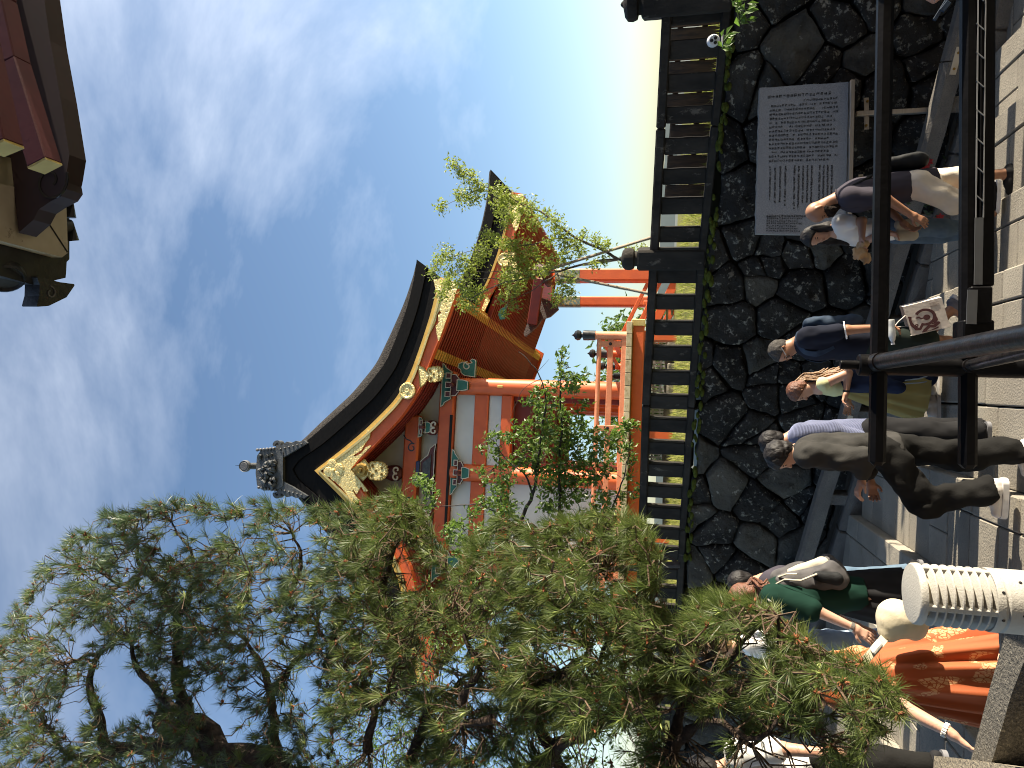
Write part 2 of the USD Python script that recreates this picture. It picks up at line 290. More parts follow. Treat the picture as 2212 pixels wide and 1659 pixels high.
# ---------------------------------------------------------------- ground, steps, retaining wall, fence
WP, WN = np.array([3, 8.9, 0.0]), unit((.4, 1, 0)); WD = unit((1, -.4, 0))       # wall face: point, normal (away from us), direction to the right
def wallpt(s, z, off=0.0): return np.array([WP[0], WP[1], 0]) + WD * s + WN * off + np.array([0, 0, z])
def wall_s(p): return float(np.dot(np.asarray(p) - WP, WD))
def terr_z(s):                                                                    # top of the wall along it
    return np.interp(s, [-12, -5.9, -4.4, -1.4, 1.52, 4], [1.36, 1.30, 1.27, 1.19, 1.03, .95])
STEPS = [(4.25, -1.58), (3.43, -1.46), (2.65, -1.34), (1.77, -1.22), (1.07, -1.10), (.20, -.98), (-.70, -.86), (-1.58, -.74), (-2.46, -.62), (-3.34, -.50), (-4.22, -.38), (-5.1, -.26), (-6.0, -.14)]
def level(x):
    z = -1.70
    for sx, sz in STEPS:
        if x < sx: z = sz
    return z
def slope_z(x): return float(np.interp(x, [-6.5, 4.25], [-.08, -1.62]))
def kerb_y(x): return 8.9 - .4 * (x - 3) - .65 * 1.077

# earth under everything, out to the horizon
g = MB(); R_ = 9000.0
g.sheet([[(-R_, -R_, -2.2), (R_, -R_, -2.2)], [(-R_, 30, -2.2), (R_, 30, -2.2)], [(-R_, R_, -2.2), (R_, R_, -2.2)]])
single('ground', g, 'far_ground', kind='structure')
# upper terrace of short dry grass behind the wall
rows = []
for off in (0.16, .5, 1.2, 2.2, 3.5, 5.5, 9, 16, 40, 200):
    rows.append([wallpt(s, terr_z(s) + np.interp(off, [0, 1, 3.5, 9], [0, .02, .16, .22]) - np.interp(off, [16, 200], [0, 1.2]), off) for s in np.linspace(-40, 1.60, 30)])
tm = MB().sheet(rows)
re_ = [r[-1] for r in rows]; tm.sheet([re_, [(p[0], p[1], -2.3) for p in re_]])
single('terrace', tm, 'grass_ground', kind='structure')
gm = MB(); r3 = np.random.default_rng(3)
for k in range(9000):
    s, off = r3.uniform(-9, 3.5), .25 + 5.0 * r3.random() ** 1.5
    p = wallpt(s, terr_z(s) + np.interp(off, [0, 1, 3.5, 9], [0, .02, .16, .22]), off); h = r3.uniform(.05, .16); a = r3.uniform(0, 6.28); w = .008
    d = np.array([math.cos(a), math.sin(a), 0]); t = p + np.array([r3.normal(0, .04), r3.normal(0, .04), h])
    gm.add([p - d * w, p + d * w, t], [[0, 1, 2]])
single('grass', gm, 'grass_blade', 'short dry yellow green grass growing on the terrace behind the stone fence', 'grass', kind='stuff')
# lower path ground under the steps, planting bed along the wall foot
b = MB(); b.sheet([[(-9, 1.0, -2.0), (12, 1.0, -2.0)], [(-9, 14, -2.0), (12, 14, -2.0)]]); single('path', b, 'soil', kind='structure')
bed = MB(); xs = np.linspace(-9, 5.4, 24)
bed.sheet([[(x, kerb_y(x) + .05, slope_z(x) - .06) for x in xs], [(x, kerb_y(x) + .72, slope_z(x) + .05) for x in xs]])
single('planting_bed', bed, 'soil', kind='structure')

# stone steps: every tread has a row of edge stones and slabs in rows along the path
stp = Node(free_path('/World', 'stone_steps'), (0, 0, 0)); tag(UsdGeom.Xform.Define(stage, stp.path).GetPrim(), kind='structure')
r1 = np.random.default_rng(11)
Y0 = 4.0
for i, (sx, z) in enumerate(STEPS):
    x1 = sx; x0 = STEPS[i + 1][0] if i + 1 < len(STEPS) else sx - .9
    zl = STEPS[i - 1][1] if i else z - .12
    yend = kerb_y((x0 + x1) / 2) + .1
    y = Y0 + r1.uniform(-.4, 0)
    while y < yend:                                           # edge stones: riser and nosing
        L = r1.uniform(.75, 1.15); e = min(y + L, yend); j = r1.uniform(-.006, .006)
        if e - y > .1:
            m = MB().box((x1 - .13 + j, (y + e) / 2, (z + zl - .06) / 2), (.26, e - y - .008, z - zl + .06), ch=.012)
            stp.part('edge_stone', m, 'granite')
        y = e
    y = Y0 + r1.uniform(-.3, 0); xa, xb = x0 - .005 , x1 - .268
    while y < yend:
        h = r1.uniform(.42, .58); e = min(y + h, yend)
        cut = [xa, xb] if r1.random() < .85 else [xa, lerp(xa, xb, r1.uniform(.35, .65)), xb]
        for c0, c1 in zip(cut[:-1], cut[1:]):
            if e - y > .08:
                j = r1.uniform(-.008, 0)
                stp.part('paving_slab', MB().box(((c0 + c1) / 2, (y + e) / 2, z - .06 + j), (c1 - c0 - .01, e - y - .01, .12), ch=.01), 'granite')
        y = e
bs = MB()
for i, (sx, z) in enumerate(STEPS):
    x0 = STEPS[i + 1][0] if i + 1 < len(STEPS) else sx - .9
    bs.box(((sx + x0) / 2 - .02, 7.0, z - .42), (sx - x0, 8.4, .6))
stp.part('bedding', bs, 'wall_joint')
# sloping kerb along the foot of the steps
k = MB()
for x in np.arange(-6.2, 5.2, 1.1):
    a, c = np.array([x + .004, kerb_y(x) + .10, slope_z(x) - .02]), np.array([x + 1.096, kerb_y(x + 1.1) + .10, slope_z(x + 1.1) - .02])
    stp.part('kerb_stone', MB().beam(a, c, .2, .26, ch=.02), 'granite_rail')

# low stone rail between kerb and wall
rail = thing('stone_rail', 'long low sloping stone rail with metal joint plates at the foot of the wall', 'stone rail', wallpt(0, -1.0, -.4))
def rail_z(s): return float(np.interp(s, [-7.2, -5.9, -.2, 1.2, 2.4], [.08, -.13, -.97, -1.13, -1.27])) - .09
cuts = [-7.6, -5.85, -3.4, -1.0, .72, 2.3]
for a, c in zip(cuts[:-1], cuts[1:]):
    n_ = 6; tt = np.linspace(a + .006, c - .006, n_); P = [wallpt(s, rail_z(s), -.52) for s in tt]
    # eight-sided worn beam
    rows = []
    for q, s in zip(P, tt):
        sec = [(-.1, -.09), (-.1, .05), (-.065, .092), (.065, .092), (.1, .05), (.1, -.09)]
        rows.append([q - WN * (-u) * 1.0 + np.array([0, 0, v + .006 * math.sin(9 * s + v * 30)]) for u, v in sec + sec[:1]])
    m = MB().sheet(rows)
    for rr, fl in ((rows[0], 0), (rows[-1], 1)):
        m.add(rr[:6], [[0, i, i + 1] if fl else [0, i + 1, i] for i in range(1, 5)])
    rail.part('beam', m, 'granite_rail')
for s in np.arange(-6.9, 2.3, 1.2):
    q = wallpt(s, rail_z(s), -.52); rail.part('post', MB().box(q - np.array([0, 0, .26]), (.16, .15, .36), WD, WN, (0, 0, 1), .01), 'granite_rail')
for s in cuts[1:-1]:
    dz = (rail_z(s + .1) - rail_z(s - .1)) / .2; ex = unit(WD + np.array([0, 0, dz])); q = wallpt(s, rail_z(s) - .005, -.52 - .104)
    pl = rail.part('joint_plate', MB().box(q, (.26, .008, .062), ex, WN, np.cross(ex, WN), .002), 'plate_metal')
    for d in (-.075, .075): pl.part('bolt', MB().lathe([(0, .010), (.012, .008), (.014, 0)], q + ex * d - WN * .004, -WN, 10), 'gold_dark')

# dry-stone retaining wall
wall = thing('stone_wall', 'tall dark retaining wall of irregular lichen spotted stones below the fence', 'stone wall', wallpt(-1, -1.9, 0))
wall.part('core', MB().hexa([wallpt(-13, -2.1, .10), wallpt(1.60, -2.1, .10), wallpt(1.60, -2.1, .7), wallpt(-13, -2.1, .7), wallpt(-13, 1.26, .10), wallpt(1.60, .95, .10), wallpt(1.60, .95, .7), wallpt(-13, 1.26, .7)]), 'wall_joint')
r2 = np.random.default_rng(21); pts = []
s = -12.5
while s < 4.3:
    for zz in np.arange(-1.85, 1.2, .50):
        pts.append((s + r2.uniform(-.33, .33) + (.34 if int(round((zz + 1.85) / .50)) % 2 else 0), zz + .25 + r2.uniform(-.22, .22)))
    s += .70
for k in range(46): pts.append((r2.uniform(-8, 4), r2.uniform(-1.6, .9)))
pts = np.array(pts); V = Voronoi(np.vstack([pts, [[-40, 0], [40, 0], [0, 40], [0, -40]]]))
def stone(poly, mname, seed):
    poly = poly.simplify(.01); c = np.array(poly.centroid.coords[0]); L = poly.exterior
    n = 26; ring = np.array([L.interpolate(t, normalized=True).coords[0] for t in np.arange(n) / n])
    ring += (np.stack([meshkit.fbm(np.c_[ring * 5, np.full(n, seed)], 3), meshkit.fbm(np.c_[ring * 5, np.full(n, seed + 9.)], 3)], 1) - .5) * .085
    bulge = min(.075, .12 * math.sqrt(poly.area)); tilt = r2.normal(0, .04, 2); rows = []
    for f, dd in ((1.0, .12), (1.0, .012), (.955, -.55 * bulge), (.80, -.8 * bulge), (.60, -.9 * bulge), (.34, -bulge)):
        q = c + (ring - c) * f
        off = dd + (meshkit.fbm(np.c_[q * 6, np.full(n, seed + 3.)], 3) - .5) * (.13 if dd < 0 else .01) + (q - c) @ tilt * (dd < 0)
        rows.append([wallpt(u, v, o) for (u, v), o in zip(q, off)])
    m = MB(); flat = np.array(rows).reshape(-1, 3); F = []
    for a in range(5):
        for j in range(n): F.append([a * n + j, a * n + (j + 1) % n, (a + 1) * n + (j + 1) % n, (a + 1) * n + j])
    m.add(flat, F); m.add(np.vstack([rows[5], [wallpt(*c, -bulge * 1.02)]]), [[j, (j + 1) % n, n] for j in range(n)])
    v, f = m.arrays(); f = f[:, ::-1] if 0 else f
    return v, f
for k in range(len(pts)):
    reg = V.regions[V.point_region[k]]
    if -1 in reg or len(reg) < 3: continue
    top = terr_z(pts[k][0]) - .02
    P = Polygon(V.vertices[reg]).intersection(sbox(-13, -2.0, 1.62, top + r2.uniform(-.05, .02)))
    P = P.buffer(-.012, join_style=2).buffer(.004)
    if P.is_empty or P.area < .012 or P.geom_type != 'Polygon': continue
    if pts[k][0] < -6.0 and pts[k][1] < -.9: continue
    wall.part('stone', stone(P, '', k * 1.7), 'pale_stone' if (r2.random() < .12 or (pts[k][0] < -4.6 and pts[k][1] > .7 and r2.random() < .5)) else 'dark_stone', smooth=50)
ms = MB()
for k in range(150):
    s = r2.uniform(-6.0, 1.3); z = terr_z(s) + r2.uniform(-.09, .0); q = wallpt(s, z, -.03 + r2.uniform(-.04, .02)); ms.ball(q, r2.uniform(.018, .045), 1, (1.6, .7, .8))
single('moss', ms, 'moss', 'yellow green moss cushions along the top course of the stone wall', 'moss', kind='stuff', smooth=True)

# stone fence on the wall: heights follow the photograph's rails
def f_top(s): return float(np.interp(s, [-6.9, -6.0, -4.4, -1.42, 1.58, 3.5], [2.0, 1.985, 2.0, 1.90, 1.80, 1.74]))
def f_base(s): return terr_z(s)
def fence(s0, s1, label, newels):
    o = wallpt((s0 + s1) / 2, terr_z((s0 + s1) / 2), .12); t = thing('stone_fence', label, 'fence', o, 'stone fences on the retaining wall')
    nseg = max(2, int((s1 - s0) / 1.6)); S = np.linspace(s0, s1, nseg + 1)
    for a, c in zip(S[:-1], S[1:]):
        p, q = wallpt(a + .003, f_top(a) - .055, .12), wallpt(c - .003, f_top(c) - .055, .12); t.part('top_rail', MB().beam(p, q, .2, .115, ch=.018), 'fence_stone')
        p, q = wallpt(a + .003, f_base(a) + .045, .12), wallpt(c - .003, f_base(c) + .045, .12); t.part('base_rail', MB().beam(p, q, .24, .10, ch=.015), 'fence_stone')
    s = s0 + .24
    while s < s1 - .1:
        zb, zt = f_base(s) + .09, f_top(s) - .108; w = .198 + r2.uniform(-.012, .012)
        t.part('picket', MB().box(wallpt(s, (zb + zt) / 2, .12), (w, .13, zt - zb), unit(WD + np.array([0, 0, r2.normal(0, .006)])), WN, (0, 0, 1), .012), 'fence_stone')
        s += .362
    for s, top, w in newels:
        zb = f_base(s); q = wallpt(s, 0, .12)
        n = t.part('newel_post', MB().box(q + [0, 0, (zb + top) / 2], (w, w, top - zb), WD, WN, (0, 0, 1), .025), 'fence_stone')
        n.part('newel_cap', MB().lathe([(0, -.02), (w * .36, -.02), (w * .36, .035), (w * .50, .05), (w * .55, .10), (w * .53, .16), (w * .40, .195), (w * .12, .215), (w * .06, .24), (0, .25)], q + [0, 0, top], (0, 0, 1), 20), 'fence_stone', smooth=40)
fence(-1.36, 1.72, 'right section of the weathered black stone fence, with the security camera in its gaps', [(1.58, 2.04, .36)])
fence(-9.5, -1.52, 'left section of the weathered black stone fence, from the middle newel post to the pine', [(-1.44, 2.06, .27)])

# dark plank fence standing behind the right-hand pickets
t = thing('plank_fence', 'brown weathered plank fence close behind the right section of stone pickets', 'fence', wallpt(1, 1.1, .75))
for i, s in enumerate(np.arange(-.85, 1.55, .19)):
    h = .72 if s > .3 else .55
    t.part('plank', MB().box(wallpt(s, terr_z(s) + .04 + h / 2, .75 + .01 * (i % 2)), (.18, .022, h - r2.uniform(0, .04)), WD, WN, (0, 0, 1), .004), 'plank')
for zz in (.25, .55): t.part('cross_rail', MB().beam(wallpt(-.95, terr_z(-.95) + zz, .79), wallpt(1.6, terr_z(1.6) + zz, .79), .04, .07), 'plank')

# far hills
hm = MB(); rows = []
for i, (yy, amp) in enumerate(((3000, 0), (3300, 150), (3700, 0))):
    rows.append([(x, yy, -5 + amp * .42 * (.55 + .9 * meshkit.fbm(np.array([x / 700., 3.1, 0.5]), 4))) for x in np.linspace(-2500, 4500, 120)])
hm.sheet(rows); single('hills', hm, 'hill', kind='structure')
# ---------------------------------------------------------------- the vermilion gate hall on the terrace
GA = math.radians(4.7); BA = np.array([math.cos(GA), math.sin(GA), 0]); BB = np.array([-math.sin(GA), math.cos(GA), 0]); BZ = np.array([0, 0, 1.0])
BO = np.array([-2.36, 17.5, 0.0])
def bw(a, b, z): return BO + BA * a + BB * b + BZ * z
def ab(X, Y, b):
    "(a, z) on the plane b metres behind the gable front"
    p = on(X, Y, BO + BB * b, BB) - BO; return np.array([p @ BA, p[2]])
def resample(P, n):
    P = np.asarray(P, float); d = np.r_[0, np.cumsum(np.linalg.norm(np.diff(P, axis=0), axis=1))]; t = np.linspace(0, d[-1], n)
    return np.stack([np.interp(t, d, P[:, k]) for k in range(P.shape[1])], 1)
def smooth1(P, it=3):
    P = np.array(P)
    for _ in range(it): P[1:-1] = .25 * P[:-2] + .5 * P[1:-1] + .25 * P[2:]
    return P
NP_ = 48
def prof(px, b=0.0): return smooth1(resample([ab(x, y, b) for x, y in px], NP_))
gate = thing('gate_hall', 'vermilion temple gate hall with white plaster gable, gold fittings and black bark roof', 'temple gate', bw(0, 0, 1.3))
AX = ab(640, 1014, 0)[0]                                           # ridge centre
# roof verge curves read off the right slope: top of the dark edge, its underside, underside of the barge board
T = prof([(597, 1014), (599, 993), (660, 958), (724, 902), (780, 853), (833, 787), (860, 722), (880, 665), (895, 602), (900, 563)])
L_ = prof([(680, 1014), (740, 968), (793, 923), (854, 862), (886, 808), (912, 735), (932, 672), (944, 622), (952, 596)])
G_ = prof([(694, 1014), (750, 975), (803, 931), (864, 869), (897, 814), (921, 742), (943, 677), (956, 626), (965, 600)])
H_ = prof([(752, 1014), (804, 961), (868, 893), (908, 833), (935, 760), (965, 687), (982, 640), (990, 615)])
for c in (T, L_, G_, H_): c[:, 0] -= c[0, 0]; 
RL = 13.4                                                           # length along the ridge
def two(c, sgn): return np.stack([AX + sgn * c[:, 0], c[:, 1]], 1)
def strip3(P, Q, b0, b1, mb):
    "solid between two profile curves, from b0 to b1"
    r = [[bw(a, b0, z) for a, z in P], [bw(a, b0, z) for a, z in Q], [bw(a, b1, z) for a, z in Q], [bw(a, b1, z) for a, z in P]]
    mb.sheet(r + r[:1])
    for k in (0, -1):
        q = [r[i][k] for i in range(4)]; mb.add(q, [[0, 1, 2, 3]] if k else [[3, 2, 1, 0]])
    return mb
def mid(P, Q, t): return P * (1 - t) + Q * t
roof = None
bulge = lambda n: .34 * np.sin(np.clip(np.linspace(0.02, 1, n), 0, 1) * np.pi) ** .7
surf = MB()
for sg in (1, -1):
    rows = []
    for b, lift in ((0.0, 0.0), (.05, .15), (.15, .28), (.32, .42), (.75, .54), (1.6, .60), (RL - 1.6, .60), (RL - .75, .54), (RL - .3, .42), (RL, 0.0)):
        c = two(T, sg); up = lift * np.sin(np.clip(np.linspace(0.05, 1, NP_), 0, 1) * np.pi) ** .6
        rows.append([bw(a, b, z + u) for (a, z), u in zip(c, up)])
    surf.sheet(rows if sg > 0 else [r[::-1] for r in rows])
roof = gate.part('bark_roof', surf, 'bark_roof', smooth=60)
M1, M2 = mid(T, L_, .42), mid(T, L_, .44)
e1, e2 = MB(), MB()
for sg in (1, -1):
    strip3(two(T, sg), two(M1, sg), 0.0, .5, e1); strip3(two(M2, sg), two(L_, sg), .05, .55, e2)
    for (P, Q, mb) in ((T, M1, e1), (M2, L_, e2)):                  # the dark eave edge along the building
        a0, z0 = AX + sg * P[-1, 0], P[-1, 1]; a1, z1 = AX + sg * Q[-1, 0], Q[-1, 1]
        mb.hexa([bw(a1 - sg * .5, .06, z1), bw(a1, .06, z1), bw(a1, RL, z1), bw(a1 - sg * .5, RL, z1), bw(a0 - sg * .5, .06, z0 - .03), bw(a0, .06, z0), bw(a0, RL, z0), bw(a0 - sg * .5, RL, z0 - .03)])
roof.part('verge_edge', e1, 'roof_edge'); roof.part('verge_edge', e2, 'roof_edge')
gl = MB(); [strip3(two(L_, sg), two(mid(L_, G_, .55), sg), -.02, .3, gl) for sg in (1, -1)]; gate.part('gold_moulding', gl, 'gold_paint')
gl = MB(); [strip3(two(mid(L_, G_, .62), sg), two(G_, sg), -.05, .3, gl) for sg in (1, -1)]; gate.part('gold_moulding', gl, 'gold')
for sg in (1, -1): gate.part('barge_board', strip3(two(mid(G_, H_, .02), sg), two(mid(G_, H_, .9), sg), 0.02, .16, MB()), 'vermilion')
for sg in (1, -1): gate.part('barge_board_edge', strip3(two(mid(G_, H_, .9), sg), two(H_, sg), -.01, .19, MB()), 'vermilion')

# underside: boards and two tiers of rafters, right and left slope
K = 30; U0 = mid(G_, H_, .55)
def under(t, dz=0.0, sg=1):
    i = t * (NP_ - 1); a = np.interp(i, np.arange(NP_), H_[:, 0]); z = np.interp(i, np.arange(NP_), U0[:, 1] + (H_[:, 1] - U0[:, 1]) * .3); return AX + sg * a, z + dz
for sg in (1, -1):
    bd = MB(); rows = [[bw(*[(a, b, z) for a, z in [under(t, .13, sg)]][0]) for b in (.17, RL - .1)] for t in np.linspace(0, .985, 24)]
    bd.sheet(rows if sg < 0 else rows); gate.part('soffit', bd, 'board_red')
    for name, t0, t1, dz, h in (('lower_rafters', .02, .71, -.035, .15), ('flying_rafters', .66, .985, .045, .12)):
        rf, tips = MB(), MB(); ts = np.linspace(t0, t1, 14 if t0 < .1 else 6)
        for b in np.arange(.26, RL - .2, .20):
            c = [under(t, dz, sg) for t in ts]
            secs = []
            for a, z in c: secs.append([bw(a, b - .045, z - h / 2), bw(a, b + .045, z - h / 2), bw(a, b + .045, z + h / 2), bw(a, b - .045, z + h / 2), bw(a, b - .045, z - h / 2)])
            rf.sheet(secs)
            (a0, z0), (a1, z1) = c[-2], c[-1]; u = unit((a1 - a0, z1 - z0)); p0 = np.array([a1, z1]) - u * .26
            tips.beam(bw(p0[0], b, p0[1]), bw(a1 + u[0] * .006, b, z1 + u[1] * .006), .096, h + .006, up=BZ)
        gate.part(name, rf, 'rafter_red', kind='stuff'); gate.part('rafter_tips', tips, 'gold_paint', kind='stuff')
    a, z = under(.985, 0, sg); gate.part('eave_board', MB().box(bw(a + sg * .05, RL / 2, z + .12), (.12, RL - .1, .10), BA, BB, BZ), 'gold_paint')
    a, z = under(.72, 0, sg); gate.part('eave_board', MB().box(bw(a, RL / 2, z + .075), (.12, RL - .3, .07), BA, BB, BZ), 'rafter_red')
# far end closing boards
gate.part('barge_board', strip3(two(L_, 1), two(H_, 1), RL - .2, RL - .05, MB()), 'vermilion', label='far barge board with the dark ends of the roof')

# ridge crest with its end tile
rz = T[0, 1]
gate.part('ridge_beam', MB().box(bw(AX, RL / 2, rz + .22), (.62, RL - .5, .62), BA, BB, BZ, .06), 'ridge_tile')
cr = [ab(x, y, -.1) for x, y in ((612, 1050), (598, 1058), (570, 1060), (556, 1048), (553, 1022), (556, 985), (566, 970), (598, 966), (612, 976))]
crest = gate.part('ridge_end_tile', MB().extrude(smoothpoly(cr, .02), .42, bw(0, -.12, 0), BA, BZ, BB), 'ridge_tile')
cm = MB()
for (X, Y) in [(556 + i * 7, 972 - i * .6) for i in range(6)] + [(559 + i * 7, 1053 + i * 1.2) for i in range(6)]:
    a, z = ab(X, Y, -.13); crest.part('stud', MB().ball(bw(a, -.13, z), .045, 1), 'grey_tile', smooth=True)

dm = MB(); rr = np.random.default_rng(5)
for k in range(34):
    a, z = ab(rr.uniform(558, 594), rr.uniform(982, 1046), -.2); p = bw(a, -.14, z); q = p + BA * rr.normal(0, .12) + BZ * rr.normal(0, .10) - BB * rr.uniform(.02, .12)
    dm.tube([p, lerp(p, q, .5) - BB * .06, q], [.055, .05, .012], 6)
crest.part('beast_carving', dm, 'ridge_tile', smooth=40, kind='stuff')
for sg in (1, -1):
    my = lambda y: y if sg > 0 else 2028 - y
    pts = [ab(x, my(y), -.08) for x, y in ((594, 970), (600, 996), (664, 957), (657, 951), (648, 955), (640, 952), (630, 957), (620, 954), (610, 961))]; c_ = ab(600, my(961), -.08)
    body = unary_union([Polygon(pts).buffer(0), curl(c_[0], c_[1], .105, .075, .8, math.pi * .5 if sg > 0 else math.pi * .5, -sg)])
    fin = MB().extrude(body, .2, bw(0, -.1, 0), BA, BZ, BB)
    for k in range(6): q_ = ab(606 + 9 * k, my(970 - 2.2 * k), -.11); fin.ball(bw(q_[0], -.11, q_[1]), .03, 1)
    crest.part('fin', fin, 'ridge_tile')
p0, p1 = bw(*np.insert(ab(556, 1006, .1), 1, .1)), None
a, z = ab(553, 1007, .0); a2, z2 = ab(533, 1007, -.15)
crest.part('bird_perch_tile', MB().tube([bw(a, .25, z - .1), bw(a, .1, z + .05), bw(a2, -.12, z2)], [.09, .09, .085], 14), 'ridge_tile', smooth=40)
crest.part('perch_disc', MB().lathe([(0, .05), (.10, .05), (.125, .03), (.145, .05), (.16, 0), (.16, -.06), (0, -.06)], bw(a2, -.2, z2 + .03), -BB, 24), 'grey_tile')
crest.part('spike', MB().tube([bw(a2, -.18, z2 + .16), bw(a2, -.18, z2 + .34)], [.014, .003], 5), 'iron_black')

# gold fittings on the barge boards
def plate(px, d, mname, b=-.035, name='gold_plate', holes=()):
    pts = np.array([ab(x, y, b) for x, y in px]); P = smoothpoly(pts, .012)
    for hx, hy, hr in holes: c = ab(hx, hy, b); P = P.difference(Point(*c).buffer(hr, 6))
    return gate.part(name, MB().extrude(P, d, bw(0, b, 0), BA, BZ, BB), mname)
ap = [(697, 1014), (746, 979), (790, 942), (793, 928), (800, 933), (799, 944), (791, 955), (786, 962), (781, 972), (769, 980), (764, 983), (764, 986), (772, 984), (782, 977), (790, 966), (799, 962), (802, 963), (776, 990), (757, 1014),
      (779, 1040), (795, 1061), (786, 1062), (780, 1050), (770, 1068), (765, 1060), (757, 1052), (762, 1060), (768, 1072), (778, 1083), (788, 1094), (789, 1104), (782, 1112), (774, 1100), (740, 1056)]
plate(ap, .05, 'gold_pale')
for (x, y, w) in ((720, 1016, 0),):                                  # embossed four-petal flower
    fl = MB(); a, z = ab(x, y, -.06)
    for k in range(4):
        an = k * math.pi / 2 + .35; fl.ball(bw(a + .16 * math.cos(an), -.04, z + .16 * math.sin(an)), .14, 2, (1, .16, 1))
    fl.ball(bw(a, -.06, z), .05, 1); gate.part('flower_boss', fl, 'gold_pale', smooth=True)
def gegyo(cx_, cy_, s, tilt, b, diamond):
    a, z = ab(cx_, cy_, b); ca, sa = math.cos(tilt), math.sin(tilt)
    lobes = [Point(0, -.14).buffer(.17), Point(-.14, -.06).buffer(.10), Point(.14, -.06).buffer(.10), curl(-.15, .05, .105, .055, .72, -.6, 1), curl(.15, .05, .105, .055, .72, math.pi + .6, -1), sbox(-.05, -.1, .05, .22)]
    P = unary_union(lobes)
    for k in range(9): P = P.union(Point(.20 * math.cos(math.pi + .35 * (k - .0) * 1.05), -.14 + .19 * math.sin(math.pi + .35 * k * 1.05)).buffer(.035))
    P = P.union(Polygon([(-.27, .30), (0, .62), (.27, .30), (.12, .16), (-.12, .16)]) if diamond else Polygon([(-.34, .42), (.34, .42), (.26, .28), (.06, .12), (-.06, .12), (-.26, .28)]))
    for hx, hy in ((-.08, -.2), (.08, -.2), (0, -.04)): P = P.difference(Point(hx, hy).buffer(.026, 5))
    ex = BA * ca + BZ * sa; ez = -BA * sa + BZ * ca
    g_ = gate.part('gold_pendant', MB().extrude(shapely.affinity.scale(P, s, s, origin=(0, 0)), .05, bw(a, b, z), ex, ez, BB), 'gold_pale')
    g_.part('outline', MB().extrude(shapely.affinity.scale(P.boundary.buffer(.013), s, s, origin=(0, 0)), .012, bw(a, b - .008, z), ex, ez, BB), 'gold_dark')
    if diamond:
        c = bw(a, b - .02, z) + ez * s * .36
        g_.part('rosette', MB().lathe([(0, .07), (.05, .07), (.06, .05), (.10, .06), (.15, .05), (.16, .02), (.20, .0)], c, -BB, 8).lathe([(0, .1), (.04, .1), (.06, .03)], c, -BB, 12), 'gold_dark')

gegyo(809, 1017, 1.02, 0, -.08, True)
gegyo(934, 809, .86, .16, -.06, False)
a, z = ab(880, 844, -.03); gate.part('gold_medallion', MB().lathe([(0, .03), (.05, .035), (.07, .02), (.16, .025), (.18, .04), (.215, .035), (.225, 0), (.225, -.02)], bw(a, -.03, z), -BB, 28), 'gold_pale')
plate([(936, 603), (966, 601), (990, 613), (981, 645), (966, 685), (947, 738), (943, 720), (941, 704), (948, 697), (946, 680), (953, 676), (950, 671), (944, 678), (942, 690), (936, 706), (927, 722), (926, 720), (934, 690), (945, 645)], .04, 'gold_pale')

# gable wall: columns, beams, plaster, carved brackets (plane of the wall is 0.95 m behind the verge)
WB = .95
def wbox(name, X0, X1, Y0, Y1, b0, b1, mname, par=None, ch=.015, label=None):
    (a0, z1), (a1, z0) = ab(X0, Y1, b0), ab(X1, Y0, b0)
    m = MB().box(bw((a0 + a1) / 2, (b0 + b1) / 2, (z0 + z1) / 2), (abs(a1 - a0), b1 - b0, abs(z1 - z0)), BA, BB, BZ, ch); return (par or gate).part(name, m, mname, label=label)
COLA = [2.36, 0.0, -2.36]
zc0, zc1 = 2.35, ab(978, 830, WB)[1]
for i, a in enumerate(COLA):
    for b in (WB + .23, WB + 4.3, WB + 8.0, WB + 11.2):
        gate.part('column', MB().lathe([(.235, 0), (.235, zc1 - zc0), (.20, zc1 - zc0 + .03), (0, zc1 - zc0 + .03)], bw(a, b, zc0), BZ, 24), 'pillar_paint', smooth=40)
wz = lambda X: ab(X, 900, WB)[1]
def hbeam(name, X0, X1, a0, a1, b0, b1, mname, ch=.02): return gate.part(name, MB().box(bw((a0 + a1) / 2, (b0 + b1) / 2, (wz(X0) + wz(X1)) / 2), (a1 - a0, b1 - b0, abs(wz(X0) - wz(X1))), BA, BB, BZ, ch), mname)
for (l, r) in ((-2.14, -.22), (.22, 2.14)):
    hbeam('tie_beam', 1021, 1051, l, r, WB + .12, WB + .36, 'vermilion'); hbeam('plaster_panel', 979, 1021, l, r, WB + .2, WB + .3, 'plaster')
    hbeam('plaster_panel', 1051, 1080, l, r, WB + .2, WB + .3, 'plaster'); hbeam('tie_beam', 1080, 1103, l, r, WB + .1, WB + .36, 'vermilion')
hbeam('head_beam', 946, 978, -2.9, 2.75, WB + .02, WB + .42, 'vermilion', .04)
hbeam('shadow_gap', 972, 977, -1.7, 1.55, WB - .006, WB + .2, 'dark_void', 0)  # near-black strip set on the head beam as a gap
hbeam('rainbow_beam', 874, 906, -1.5, 1.5, WB + .02, WB + .36, 'vermilion', .05)
